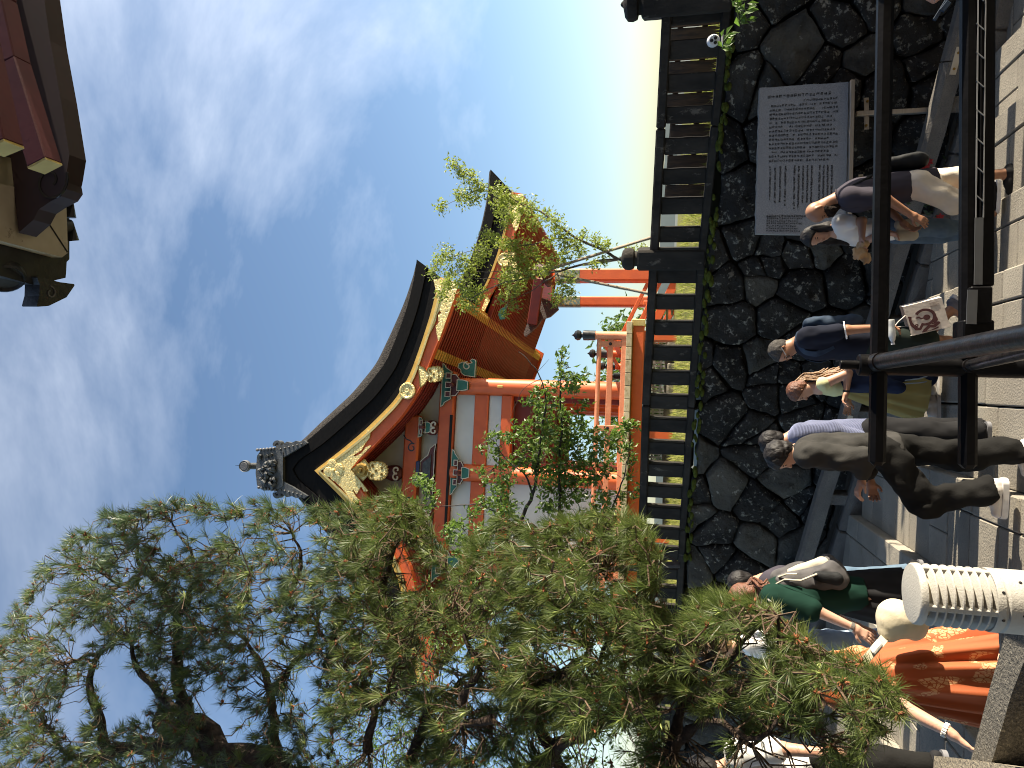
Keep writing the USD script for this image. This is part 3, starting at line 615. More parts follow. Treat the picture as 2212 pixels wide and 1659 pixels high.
# plaster behind, up to the roof
up_ = Polygon([(-2.9, wz(946)), (2.9, wz(946))] + [(c[0] - AX + AX, c[1] + .1) for c in two(H_, 1)[::-1] if c[0] < 2.6] + [(c[0], c[1] + .1) for c in two(H_, -1) if c[0] > -2.6])
gate.part('gable_plaster', MB().extrude(up_.buffer(0), .06, bw(0, WB + .30, 0), BA, BZ, BB), 'plaster_cream')
for sg in (1, -1):                                                   # scroll lines cut into the beams
    for X, Y_, s in ((958, 812, .30), (890, 958, .26)):
        a, z = (ab(X, Y_, WB)); a = AX + sg * (a - AX)
        c = curl(0, 0, .5 * s, .035 * 1, .95, -.4 if sg > 0 else math.pi + .4, sg, k=.35).union(LineString([(.45 * s * sg, -.1 * s), (.75 * s * sg, .25 * s), (.9 * s * sg, .7 * s), (1.3 * s * sg, 1.0 * s)]).buffer(.016))
        gate.part('scroll_line', MB().extrude(c, .012, bw(a - sg * .12, WB + .012, z), BA, BZ, BB), 'black_lacquer')
# bracket sets
def outline(name, P, b, d, mname, par=None, line=True):
    n_ = (par or gate).part(name, MB().extrude(P, d, bw(0, b, 0), BA, BZ, BB), mname)
    if line: n_.part('outline', MB().extrude(P.boundary.buffer(.014).intersection(P.buffer(.006)), .012, bw(0, b - .009, 0), BA, BZ, BB), 'line_white')
    return n_
def bracket(a, X0, X1, w, b):
    "teal back board with two tiers of maroon bearing blocks under the beam"
    z1, z0 = wz(X0), wz(X1); h = z1 - z0
    wing = Polygon([(a - w, z1), (a + w, z1), (a + w * .92, z1 - .07), (a + w * .80, z1 - .10), (a + w * .62, z1 - h * .36), (a - w * .62, z1 - h * .36), (a - w * .80, z1 - .10), (a - w * .92, z1 - .07)])
    br = outline('bracket', wing, b, .08, 'teal_paint')
    outline('bracket_arm', Polygon([(a - w * .5, z1 - h * .36), (a + w * .5, z1 - h * .36), (a + w * .48, z1 - h * .55), (a + w * .3, z1 - h * .66), (a - w * .3, z1 - h * .66), (a - w * .48, z1 - h * .55)]), b - .05, .12, 'maroon_paint', br)
    outline('bracket_arm', Polygon([(a - .15, z1 - h * .60), (a + .15, z1 - h * .60), (a + .15, z1 - h * .80), (a + .11, z0), (a - .11, z0), (a - .15, z1 - h * .80)]), b - .09, .14, 'teal_paint', br)
    for k in (-1, 0, 1): outline('bearing_block', sbox(a + k * w * .42 - .075, z1 - h * .38, a + k * w * .42 + .075, z1 - h * .18), b - .10, .12, 'maroon_paint', br)
    br.part('beam_nose', MB().box(bw(a, b - .16, z1 - h * .45), (.09, .30, .12), BA, BB, BZ, .02), 'maroon_paint')
bracket(0, 979, 1020, .62, WB + .06); bracket(2.36, 952, 1010, .60, WB - .06); bracket(-2.36, 952, 1010, .60, WB - .06)
for sg in (1, -1): bracket(sg * 1.18, 906, 934, .28, WB - .02)
for sg in (1, -1):                                                   # bottle struts
    a = sg * 1.18; z1, z0 = wz(918), wz(952)
    st = gate.part('bottle_strut', MB().lathe([(0, 0), (.10, 0), (.19, .10), (.21, .22), (.17, .36), (.12, .42), (0, .42)], bw(a, WB + .1, wz(946) - .02), BZ, 18), 'maroon_paint', smooth=40)
    st.part('scroll', MB().extrude(unary_union([curl(-.09, 0, .10, .04, .8, 0, 1), curl(.09, 0, .10, .04, .8, math.pi, -1)]), .03, bw(a, WB - .13, wz(946) + .06), BA, BZ, BB), 'line_white')
z0 = wz(906); st = gate.part('bottle_strut', MB().lathe([(0, 0), (.11, 0), (.22, .14), (.23, .3), (.18, .46), (.13, .56), (0, .56)], bw(AX, WB + .12, wz(874)), BZ, 18), 'maroon_paint', smooth=40)
st.part('scroll', MB().extrude(unary_union([curl(-.1, 0, .11, .04, .8, 0, 1), curl(.1, 0, .11, .04, .8, math.pi, -1)]), .03, bw(AX, WB - .13, wz(874) + .1), BA, BZ, BB), 'line_white')
z1, z0 = wz(908), wz(944); kf = Polygon([(-.75, z0), (-.62, z0 + .16), (-.42, z0 + .22), (-.34, z1 - .16), (-.24, z1 - .06), (.24, z1 - .06), (.34, z1 - .16), (.42, z0 + .22), (.62, z0 + .16), (.75, z0), (.5, z0 + .03), (.3, z0 + .02), (-.3, z0 + .02), (-.5, z0 + .03)])
outline('frog_leg_strut', kf, WB + .04, .12, 'maroon_paint'); gate.part('carved_infill', MB().extrude(kf.buffer(-.09), .05, bw(0, WB - .01, 0), BA, BZ, BB), 'ridge_tile')
gate.part('bracket_crown', MB().box(bw(0, WB + .1, z1 - .01), (.5, .3, .1), BA, BB, BZ, .02), 'navy_paint')
hd = [(0, 0), (.52, 0), (.56, .10), (.50, .16), (.44, .10), (.40, .22), (.46, .36), (.40, .48), (.28, .50), (.22, .42), (.12, .40), (.04, .30)]
zb = wz(1018); outline('beam_head', Polygon([(2.62 + x * .9, zb + y * 1.0) for x, y in hd]), WB + .16, .14, 'teal_paint')
gate.part('beam_head_scroll', MB().extrude(curl(2.62 + .30, zb + .24, .12, .03, 1.0, 0, 1), .02, bw(0, WB + .145, 0), BA, BZ, BB), 'line_white')
wbox('nail_cover', 1074, 1086, 838, 832, WB - .02, WB + .2, 'gold_paint', ch=.01)
# lower walls and inner bays
wl0, wl1 = 2.36, wz(1103)
gate.part('plaster_panel', MB().box(bw(-1.18, WB + .24, (wl0 + wl1) / 2), (1.9, .08, wl1 - wl0), BA, BB, BZ), 'plaster', label='lower left plaster panel')
for zz, hh in ((wl1 - .25, .5), (wl1 - .85, .12)):
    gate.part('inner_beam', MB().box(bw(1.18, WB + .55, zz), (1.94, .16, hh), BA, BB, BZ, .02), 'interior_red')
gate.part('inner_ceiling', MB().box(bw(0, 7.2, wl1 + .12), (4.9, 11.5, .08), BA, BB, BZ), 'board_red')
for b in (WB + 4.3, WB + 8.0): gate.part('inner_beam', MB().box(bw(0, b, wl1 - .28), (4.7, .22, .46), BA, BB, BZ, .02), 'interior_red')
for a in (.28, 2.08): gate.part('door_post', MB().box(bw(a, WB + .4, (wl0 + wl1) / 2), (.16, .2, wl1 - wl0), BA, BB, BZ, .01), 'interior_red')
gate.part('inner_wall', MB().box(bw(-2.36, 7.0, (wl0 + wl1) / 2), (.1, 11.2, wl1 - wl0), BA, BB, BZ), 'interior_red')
for X in (1330, 1345, 1360): hbeam('step_board', X, X + 12, .3, 2.0, WB + .9 - (X - 1330) * .01, WB + 1.2, 'vermilion')

# gallery: deck, edge beam, balustrade with black finials
ZD = at(1352, 800, 16.4)[2]; cA, cB = 3.70, -1.10
gate.part('deck', MB().box(bw(0, 5.8, ZD - .06), (2 * cA, 13.8, .08), BA, BB, BZ), 'deck_edge')
for i, a in enumerate(np.arange(-cA, cA, .30)):
    gate.part('deck_board', MB().box(bw(a + .148, cB - .02, ZD - .045), (.285, .3, .13), BA, BB, BZ, .006), 'deck_edge')
gate.part('deck_beam', MB().box(bw(0, cB + .12, ZD - .25), (2 * cA + .1, .2, .26), BA, BB, BZ, .02), 'vermilion')
gate.part('deck_beam', MB().box(bw(cA - .15, 5.8, ZD - .25), (.2, 13.4, .26), BA, BB, BZ, .02), 'vermilion')
gate.part('beam_cap', MB().box(bw(cA + .1, cB + .12, ZD - .24), (.16, .24, .30), BA, BB, BZ, .01), 'gold')
for a in np.arange(-3.4, 3.6, 2.3): gate.part('deck_post', MB().box(bw(a, cB + .15, (ZD - .3 + 1.35) / 2), (.24, .22, ZD - .3 - 1.35), BA, BB, BZ, .02), 'vermilion')
def finial(p, h, r, mp):
    n_ = gate.part('rail_post', MB().lathe([(r, 0), (r, h)], p, BZ, 16), mp, smooth=40)
    n_.part('finial', MB().lathe([(r * 1.18, h - .01), (r * 1.18, h + .13), (r * 1.22, h + .15), (r * 1.2, h + .27), (r * .6, h + .29), (r * .55, h + .31), (r * 1.1, h + .35), (r * 1.25, h + .41), (r * .95, h + .47), (r * .35, h + .50), (0, h + .56)], p, BZ, 18), 'black_lacquer', smooth=35)
PH = at(1283, 690, 16.5)[2] - ZD
finial(bw(cA - .2, cB + .14, ZD), PH, .10, 'vermilion_pale')
for b in (2.4, 5.6, 8.8, 11.8): finial(bw(cA - .2, b, ZD), PH, .10, 'vermilion')
zr = [at(X, 800, 16.5)[2] for X in (1290, 1315, 1342)]
for (a0, a1) in ((-3.6, 3.5),):
    gate.part('handrail', MB().tube([bw(a0, cB + .14, zr[0]), bw(a1, cB + .14, zr[0])], .055, 10), 'vermilion_pale', smooth=40)
    gate.part('mid_rail', MB().box(bw((a0 + a1) / 2, cB + .14, zr[1]), (a1 - a0, .07, .13), BA, BB, BZ, .01), 'vermilion_pale')
    gate.part('foot_rail', MB().box(bw((a0 + a1) / 2, cB + .14, (zr[2] + ZD) / 2 + .01), (a1 - a0, .14, zr[2] - ZD + .04), BA, BB, BZ, .01), 'vermilion_pale')
for a in (-2.9, -1.0, 1.32, 3.30):
    s_ = gate.part('baluster', MB().box(bw(a, cB + .14, (zr[0] + zr[2]) / 2), (.13, .1, zr[0] - zr[2] - .06), BA, BB, BZ, .01), 'vermilion_pale')
    s_.part('stud', MB().lathe([(0, .03), (.03, .025), (.04, 0)], bw(a, cB + .09, zr[1]), -BB, 10), 'black_lacquer')
gate.part('handrail', MB().tube([bw(cA - .2, cB + .3, zr[0]), bw(cA - .2, 12, zr[0])], .055, 8), 'vermilion')
gate.part('mid_rail', MB().box(bw(cA - .2, 5.5, zr[1]), (.07, 13, .12), BA, BB, BZ), 'vermilion'); gate.part('foot_rail', MB().box(bw(cA - .2, 5.5, ZD + .1), (.12, 13, .16), BA, BB, BZ), 'vermilion')

# porch roof on the right long side
KB = 3.7; KL = 8.2
KT = smooth1(resample([ab(x, y, KB) for x, y in ((965, 690), (1000, 600), (1029, 530), (1042, 487), (1056, 420), (1060, 366))], 30))
KM = smooth1(resample([ab(x, y, KB) for x, y in ((1005, 690), (1036, 640), (1057, 598), (1077, 542), (1092, 485), (1106, 414))], 30))
KH = smooth1(resample([ab(x, y, KB) for x, y in ((1036, 696), (1058, 637), (1080, 604), (1100, 552), (1113, 500), (1128, 418))], 30))
def kx(c, b): return [bw(a, b, z) for a, z in c]
ks = MB(); ks.sheet([[bw(a, KB + d, z + u) for a, z in KT] for d, u in ((0, 0), (.2, .1), (.6, .2), (KL - .6, .2), (KL - .2, .1), (KL, 0))]); pr = gate.part('porch_roof', ks, 'bark_roof', smooth=60)
ke1, ke2 = MB(), MB(); KQ = KT * .58 + KM * .42
strip3(KT, KQ, KB, KB + KL, ke1); strip3(KQ - [0.02, .02], KM, KB + .05, KB + KL - .05, ke2); pr.part('verge_edge', ke1, 'roof_edge'); pr.part('verge_edge', ke2, 'roof_edge')
gate.part('gold_moulding', strip3(KM, KM * .8 + KH * .2, KB - .03, KB + .3, MB()), 'gold_paint')
gate.part('barge_board', strip3(KM * .8 + KH * .2, KH, KB + .02, KB + .16, MB()), 'vermilion', label='curved barge board of the porch roof')
kr, kt = MB(), MB()
for b in np.arange(KB + .3, KB + KL - .1, .2):
    c = np.vstack([resample([under(.70, .06), KH[12] + [0, .05]], 10), KH[13:] + [0, .05]]); kr.sheet([[bw(a, b - .045, z - .10), bw(a, b + .045, z - .10), bw(a, b + .045, z + .05), bw(a, b - .045, z + .05), bw(a, b - .045, z - .10)] for a, z in np.vstack([c[:-1:3], c[-1:]])])
    a, z = c[-1]; kt.beam(bw(a - .22, b, z + .012), bw(a + .01, b, z), .106, .12, up=BZ)
gate.part('porch_rafters', kr, 'rafter_red', kind='stuff'); gate.part('rafter_tips', kt, 'gold_paint', kind='stuff')
kc = np.vstack([resample([under(.70, .06), KH[12] + [0, .05]], 10), KH[13:] + [0, .05]]) + [0, .05]
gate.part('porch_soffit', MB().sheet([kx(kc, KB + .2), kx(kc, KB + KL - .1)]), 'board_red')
a, z = ab(1089, 561, KB - .03); gate.part('gold_medallion', MB().lathe([(0, .03), (.06, .03), (.16, .025), (.2, .04), (.23, 0)], bw(a, KB - .01, z), -BB, 24), 'gold_pale')
for px in ([(1112, 420), (1130, 418), (1128, 450), (1119, 492), (1113, 500), (1108, 490), (1100, 450)], [(1050, 640), (1058, 648), (1040, 684), (1032, 690), (1040, 668)], [(1096, 540), (1112, 545), (1118, 585), (1128, 600), (1112, 612), (1100, 590)]):
    P = smoothpoly([ab(x, y, KB - .03) for x, y in px], .01); gate.part('gold_plate', MB().extrude(P, .04, bw(0, KB - .02, 0), BA, BZ, BB), 'gold_pale')
# porch pillars with painted heads, beam and carved brackets
za = 1.45
for (Yc, d, w) in ((596, 20.6, .37), (652, 26.2, .37)):
    p = at(1300, Yc, d); top = at(1196, Yc, d)[2]
    pl = gate.part('porch_pillar', MB().box((p[0], p[1], (za + top) / 2), (w, w, top - za), BA, BB, BZ, .05), 'vermilion')
    z1, z0 = at(1198, Yc, d)[2], at(1257, Yc, d)[2]; pl.part('painted_head', MB().box((p[0], p[1], (z0 + z1) / 2), (w + .012, w + .012, z1 - z0), BA, BB, BZ, .05), 'pattern_paint')
    pl.part('capital', MB().box((p[0], p[1], z1 + .2), (w * 1.5, w * 1.5, .22), BA, BB, BZ, .07), 'carved_brown')
p, q = at(1180, 596, 20.6), at(1180, 652, 26.2)
gate.part('porch_beam', MB().beam(p + [0, 0, .06], q + [0, 0, .06], .34, .5, ch=.03), 'vermilion'); gate.part('beam_nose', MB().box(p + [.05, -.55, .05], (.3, .7, .4), BA, BB, BZ, .1), 'carved_brown')
for (Yc, d) in ((640, 20.9), (665, 25.6)):
    pts = [at(X, Y, d)[[0, 2]] for X, Y in ((1160, 640), (1202, 655), (1206, 668), (1188, 684), (1170, 690), (1160, 705), (1148, 716), (1140, 722), (1133, 728), (1131, 720), (1138, 700), (1148, 670))]
    c = at(1160, 660, d); P = smoothpoly(pts, .03); gate.part('carved_bracket', MB().extrude(P, .16, (0, d, 0), (1, 0, 0), (0, 0, 1), (0, 1, 0)), 'carved_brown')
gate.part('cross_beam', MB().beam(at(1150, 700, 20.9), at(1165, 600, 20.6), .2, .3, ch=.02), 'interior_red')
p = at(1094, 690, 20.5); gate.part('beam_head', MB().extrude(smoothpoly([at(X, Y, 20.4)[[0, 2]] for X, Y in ((1080, 668), (1094, 660), (1092, 674), (1086, 680), (1090, 688), (1080, 690), (1076, 680))], .01), .14, (0, 20.4, 0), (1, 0, 0), (0, 0, 1), (0, 1, 0)), 'teal_paint')
# stair with vermilion rails down from the gallery on the far right, stone podium
for k in range(6):
    gate.part('stair_tread', MB().box(bw(cA + .35 + .34 * k, 5.8, ZD - .2 - .16 * k), (.4, 3.4, .07), BA, BB, BZ, .01), 'deck_edge')
for b in (4.0, 7.6):
    for dz in (.75, .40, -.05): gate.part('stair_rail', MB().beam(bw(cA, b, ZD + dz), bw(cA + 2.3, b, ZD + dz - 1.05), .1, .11 if dz > 0 else .25, ch=.01), 'vermilion')
    gate.part('stair_post', MB().box(bw(cA + 2.3, b, ZD - .75), (.16, .16, 1.5), BA, BB, BZ, .02), 'vermilion')
pod = np.random.default_rng(8); x = -5.5
while x < cA + .2:
    w = pod.uniform(.5, 1.1); e = min(x + w, cA + .3)
    gate.part('podium_stone', MB().box(bw((x + e) / 2, .4, 1.30 + pod.uniform(0, .06)), (e - x - .02, .5, .72), BA, BB, BZ, .05), 'podium_stone'); x = e
gate.part('podium_core', MB().box(bw(-.9, 6.8, 1.38), (9.4, 12.4, .5), BA, BB, BZ), 'podium_stone')
# ---------------------------------------------------------------- temple eave corner overhead on the right, with unseen shade posts, panels and a rear wall outside the frame
eave = thing('temple_roof', 'dark red underside of a tiled temple roof corner overhead, with a scrolled barge board', 'roof corner', at(100, 200, 4.3))
yb = 4.3
inner = [(93, -20), (108, 87), (130, 208), (150, 334), (143, 378), (140, 392), (143, 408), (132, 424), (108, 436), (84, 452), (72, 475), (40, 503), (30, 405), (22, 330)]
P_ = Polygon([at(X, Y, yb)[[0, 2]] for X, Y in inner] + [at(-330, 330, yb)[[0, 2]], at(-330, -200, yb)[[0, 2]], at(20, -330, yb)[[0, 2]]]).buffer(0)
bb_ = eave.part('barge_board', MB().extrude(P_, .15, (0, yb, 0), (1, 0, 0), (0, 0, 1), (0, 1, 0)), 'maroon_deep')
c = at(110, 392, yb); bb_.part('scroll', MB().extrude(curl(c[0], c[2], .15, .018, 1.15, -1.2, -1, k=.25), .008, (0, yb - .007, 0), (1, 0, 0), (0, 0, 1), (0, 1, 0)), 'lens_black')
for (px, y0, h) in (([(0, 5), (30, 140), (97, 357)], 3.78, .10), ([(-40, 100), (8, 318)], 3.25, .10)):
    pts = [at(X, Y, y0) for X, Y in px]; d = unit(pts[0] - pts[1]); pts = [pts[0] + d * 2.5] + pts
    for p, q in zip(pts[:-1], pts[1:]):
        eave.part('rafter', MB().beam(p, q, .13, .15, ch=.008), 'maroon_old')
    d = unit(pts[-1] - pts[-2]); eave.part('rafter_end', MB().beam(pts[-1] - d * .002, pts[-1] + d * .012, .125, .145), 'old_gold_end')
zc = at(40, 503, yb)[2] + .05
def quad(px, z, h, mname, name, **k):
    q = [atz(X, Y, z) for X, Y in px]; A = Polygon([(p[0], p[1]) for p in q]); return eave.part(name, MB().extrude(A, h, (0, 0, z), (1, 0, 0), (0, 1, 0), (0, 0, 1)), mname, **k)
soff = quad([(-260, 120), (100, 120), (140, 400), (147, 546), (136, 552), (0, 516), (-260, 470)], zc + .18, .05, 'cream_board', 'soffit_board')
quad([(24, 402), (143, 430), (147, 546), (134, 556), (0, 520), (-200, 470), (-200, 360)], zc, .10, 'cream_board', 'eave_board')
s0_, s1_ = atz(97, 470, zc - .002), atz(146, 545, zc - .002); soff.part('seam', MB().beam(s0_, s1_, .012, .004), 'dark_void')
quad([(-200, 500), (0, 522), (145, 556), (142, 600), (74, 616), (-20, 590), (-200, 560)], zc + .12, .12, 'black_tile', 'eave_tile')
quad([(-300, -300), (40, -300), (150, 330), (150, 560), (120, 590), (-300, 560)], zc + .34, .12, 'black_tile', 'roof_slab')
def arc(px, z, r, mname, name, **k): return eave.part(name, MB().tube([atz(X, Y, zz) for (X, Y), zz in zip(px, z)], r, 14), mname, smooth=50, **k)
arc([(60, 440), (148, 434), (150, 470)], [zc + .12, zc + .1, zc + .1], [.05, .05, .05], 'black_tile', 'roll_tile'); arc([(60, 500), (149, 488), (155, 520)], [zc + .12, zc + .1, zc + .1], [.05, .055, .055], 'black_tile', 'roll_tile')
a_ = atz(15, 606, zc + .16); eave.part('tile_disc', MB().lathe([(0, -.03), (.09, -.03), (.10, -.03), (.115, -.01), (.13, -.02), (.135, -.05), (.13, -.12)], a_, unit((-.55, -.25, -.55)), 22), 'black_tile')
tp = [atz(X, Y, z_) for X, Y, z_ in ((60, 600, zc + .16), (110, 612, zc + .14), (150, 616, zc + .10), (140, 640, zc + .07), (105, 658, zc + .06), (82, 660, zc + .06), (78, 640, zc + .1), (70, 615, zc + .14))]
A = Polygon([(p[0], p[1]) for p in tp]).buffer(.02).buffer(-.01); oni = eave.part('corner_tile', MB().extrude(A, .14, (0, 0, zc + .06), (1, 0, 0), (0, 1, 0), (0, 0, 1)), 'black_tile')
c = atz(110, 632, zc + .055); oni.part('scroll', MB().extrude(curl(c[0], c[1], .05, .012, .9, 0, 1), .006, (0, 0, zc + .054), (1, 0, 0), (0, 1, 0), (0, 0, 1)), 'grey_tile')
# unseen posts and panels right of the frame, placed to shade the steps
tz = math.tan(SUN_AZ)
def shade_post(ys, w, h, x=9.5): # post out of view, shades the steps at distance ys on x = -1
    eave.part('pillar', MB().lathe([(w / 2, -2.0), (w / 2, h)], (x, ys + tz * (x + 1), 0), BZ, 20), 'maroon_old', smooth=40)
Yv = lambda X, Y=1201: atz(X, Y, -.86)[1]
def board(X0, X1, z1, x=10.5):
    y0, y1 = sorted((Yv(X0), Yv(X1))); eave.part('side_panel', MB().box((x, (y0 + y1) / 2 + tz * (x + 1), (z1 - 2) / 2), (.12, y1 - y0, z1 + 2), ch=.01), 'maroon_old')
eave.part('side_panel', MB().box((4.4, 5.0, -.70), (.2, 2.4, 1.8), ch=.02), 'maroon_old')  # low panel out of view, placed to darken the near right steps
shade_post(7.35, .16, 1.6, 4.9); shade_post(7.05, .12, 1.6, 4.9)
eave.part('rear_wall', MB().box((1.0, -4.2, 2.6), (26, .3, 9.0)), 'maroon_old'); eave.part('rear_roof', MB().box((2.0, -3.0, 7.4), (28, 5.5, .35)), 'black_tile')  # unseen mass behind the camera, dims sky light on surfaces facing it
# ---------------------------------------------------------------- inscribed stone tablet and its metal stand
def tb(X, Y): return on(X, Y, (3.44, 8.42, 0), unit((.09, 1, 0)))
TX = unit((1, -.09, 0)); TN = unit((.09, 1, 0))
pR, pL = tb(1640, 190), tb(1632, 505); bR, bL = tb(1833, 177), tb(1826, 508)
tab = thing('stone_tablet', 'grey granite tablet engraved with columns of small characters on a metal stand', 'inscribed tablet', lerp(bR, bL, .5))
def tq(u, v, off=0.0):
    "u: 0 left to 1 right, v: 0 top to 1 bottom of the tablet's face"
    return lerp(lerp(pL, pR, u), lerp(bL, bR, u), v) + TN * off
rt = np.random.default_rng(4)
ed = [(u, 0 + rt.uniform(-.006, .006)) for u in np.linspace(0, 1, 22)] + [(1 + rt.uniform(-.003, .003), v) for v in np.linspace(.05, 1, 10)] + [(u, 1.0) for u in np.linspace(.95, 0, 8)] + [(0, v) for v in np.linspace(.95, .05, 8)]
m = MB(); n_ = len(ed); f0 = [tq(u, v, 0) for u, v in ed]; f1 = [tq(u, v, .10) for u, v in ed]; c0, c1 = tq(.5, .5, 0), tq(.5, .5, .1)
slab = tab.part('slab', MB().add(f0 + [c0], [[i, n_, (i + 1) % n_] for i in range(n_)]), 'tablet_granite')
slab.part('rough_edge', MB().add(f0 + f1, [[i, (i + 1) % n_, n_ + (i + 1) % n_, n_ + i] for i in range(n_)]).add(f1 + [c1], [[(i + 1) % n_, n_, i] for i in range(n_)]), 'tablet_edge')
W_, H_t = np.linalg.norm(pR - pL), np.linalg.norm(bR - pR)
def glyph(mb, u, v, s, rot=False):
    "one small engraved character of a few strokes; s: size in metres"
    o = tq(u, v, -.0015); ex, ez = TX * s, BZ * s
    for k in range(rt.integers(4, 7)):
        if rt.random() < .5: a, c = (rt.uniform(-.5, -.2), (y := rt.uniform(-.5, .5))), (rt.uniform(.2, .5), y + rt.normal(0, .05))
        else: a, c = ((x := rt.uniform(-.45, .45)), rt.uniform(.2, .5)), (x + rt.normal(0, .1), rt.uniform(-.5, -.2))
        p, q = o + ex * a[0] + ez * a[1], o + ex * c[0] + ez * c[1]; mb.beam(p, q, .002, s * .13, up=np.cross(TN, unit(q - p)))
cols = []
for i in range(16):                                                  # columns of characters on the right half, title column first
    mb = MB(); big = i == 0; s = .034 if big else .026; u = .935 - i * .0285 - (.006 if i else 0)
    v0, v1 = (.14, .90) if not big else (.12, .88)
    if i in (1, 2): v0 = .52 if i == 1 else .15
    v = v0; 
    while v < v1 - (rt.random() < .3) * .1:
        if rt.random() < .93: glyph(mb, u, v, s)
        v += s * 1.16 / H_t
    slab.part('engraved_column', mb, 'engraving', kind='stuff')
for g_, (va, vb, n) in enumerate(((.12, .35, 4), (.40, .64, 5), (.68, .86, 4))):   # rows of small letters in the middle
    for j in range(n):
        mb = MB(); v = lerp(va, vb, (j + .5) / n); u = .46
        u1 = .17 + rt.uniform(0, .06)
        while u > u1:
            if rt.random() < .9: glyph(mb, u, v, .021)
            u -= .0105
        slab.part('engraved_row', mb, 'engraving', kind='stuff')
for i in range(7):                                                   # short columns at the left, bracketed heading first
    mb = MB(); u = .125 - i * .017; v = .13
    while v < (.72 if i == 0 else rt.uniform(.45, .6)): glyph(mb, u, v, .026 if i == 0 else .02); v += .028 if i == 0 else .024
    slab.part('engraved_column', mb, 'engraving', kind='stuff')
tab.part('ledge', MB().beam(tq(-.01, 1.03, -.01), tq(1.0, 1.03, -.01), .13, .045, ch=.004), 'brushed_metal')
for u in (.955, .08):
    p = tq(u - .20 if u > .5 else u, 1.05, .03); p = tb(1850, 245) + TN * .03 if u > .5 else tq(.3, 1.05, .03)
    foot = p.copy(); foot[2] = -1.42; tab.part('support_post', MB().beam(p, foot, .07, .05, up=TX, ch=.004), 'brushed_metal')
    st = tab.part('wall_strap', MB().beam(p + TX * .17 + [0, 0, -.10], p - TX * .17 + [0, 0, -.12], .012, .05, ch=.002), 'brushed_metal')
    for d in (.13, -.13): st.part('bolt', MB().lathe([(0, .02), (.012, .018), (.016, 0)], p + TX * d + [0, 0, -.11] - TN * .01, -TN, 8), 'gold_dark')
    tab.part('foot_block', MB().box(foot + [0, 0, -.04], (.34, .24, .18), ch=.02), 'dark_stone')

# security camera in the fence gap
c = at(1541, 88, 8.2)
cm = thing('security_camera', 'small white round security camera with three dark lenses on the fence base', 'security camera', c)
hd = cm.part('housing', MB().lathe([(0, .06), (.055, .055), (.066, .03), (.066, -.06), (.05, -.09), (0, -.09)], c, unit((-.35, -.9, -.1)), 24), 'cam_white', smooth=40)
fw = unit((-.35, -.9, -.1)); sx = unit(np.cross(fw, BZ)); sz = np.cross(sx, fw)
for a_ in (90, 210, 330): hd.part('lens', MB().lathe([(0, .012), (.016, .01), (.02, 0)], c + fw * .056 + sx * .027 * math.cos(math.radians(a_)) + sz * .027 * math.sin(math.radians(a_)), fw, 14), 'lens_black')
cm.part('bracket', MB().beam(c - fw * .05, c - fw * .05 - BZ * .1, .03, .04).box(c - fw * .05 - BZ * .1, (.1, .08, .02)), 'cam_white')

# ---------------------------------------------------------------- black iron railing in the foreground
yR = 3.5
zA = lambda X, Y: at(X, Y, yR)
def oct_bar(mb, p, q, r, ph=math.pi / 8): return mb.tube([p, q], r / math.cos(math.pi / 8), 8)
rl = thing('iron_railing', 'black painted iron railing in the foreground with a post and two near pipes', 'railing', (0.17, yR, 0))
e1_, e0_ = zA(1893, 1005), zA(1912, -70); d_ = unit(e0_ - e1_)
def bar(X1, Y1, X0, Y0, w, h, name, mname='iron_black', y=yR, ch=.018): return rl.part(name, MB().beam(at(X1, Y1, y), at(X0, Y0, y), w, h, ch=ch), mname)
bar(1894, 1005, 1914, -90, .07, .067, 'top_rail'); 
lr = bar(2090, 1012, 2094, -90, .07, .067, 'lower_rail')
# light strip casing under the right half of the lower rail
cs = bar(2124, 620, 2128, -90, .075, .060, 'strip_casing', ch=.006)
for X, w in ((2108, .010), (2124, .010)):
    cs.part('strip_edge', MB().beam(at(X, 470, yR - .042), at(X + 6, -90, yR - .042), .006, w * .42), 'steel_strip')
for Y in np.arange(-60, 470, 62): cs.part('strip_tie', MB().beam(at(2109, Y - 14, yR - .043), at(2125, Y, yR - .043), .005, .004), 'steel_strip')
cs.part('end_plate', MB().beam(at(2115, 470, yR - .043), at(2113, 615, yR - .043), .006, .032), 'strip_grey')
rl.part('clamp', MB().beam(at(2108, 700, yR - .02), at(2110, 622, yR - .02), .11, .085, ch=.006), 'iron_black'); rl.part('clamp', MB().beam(at(2100, 770, yR), at(2102, 694, yR), .13, .12, ch=.006), 'iron_black')
cs.part('clamp_face', MB().beam(at(2098, 700, yR - .078), at(2101, 626, yR - .078), .004, .04), 'strip_grey')
# post
pc = at(1885, 789, yR); px_, pz = pc[0], at(1853, 789, yR)[2]
po = rl.part('post', MB().lathe([(.044, -1.2), (.044, pz - .05), (.05, pz - .045), (.05, pz - .005), (.044, pz), (0, pz)], (px_, yR, 0), BZ, 20), 'iron_black', smooth=40)
po.part('pin', MB().lathe([(.021, pz), (.021, pz + .07), (.018, pz + .075), (0, pz + .075)], (px_, yR, 0), BZ, 16), 'iron_black', smooth=40)
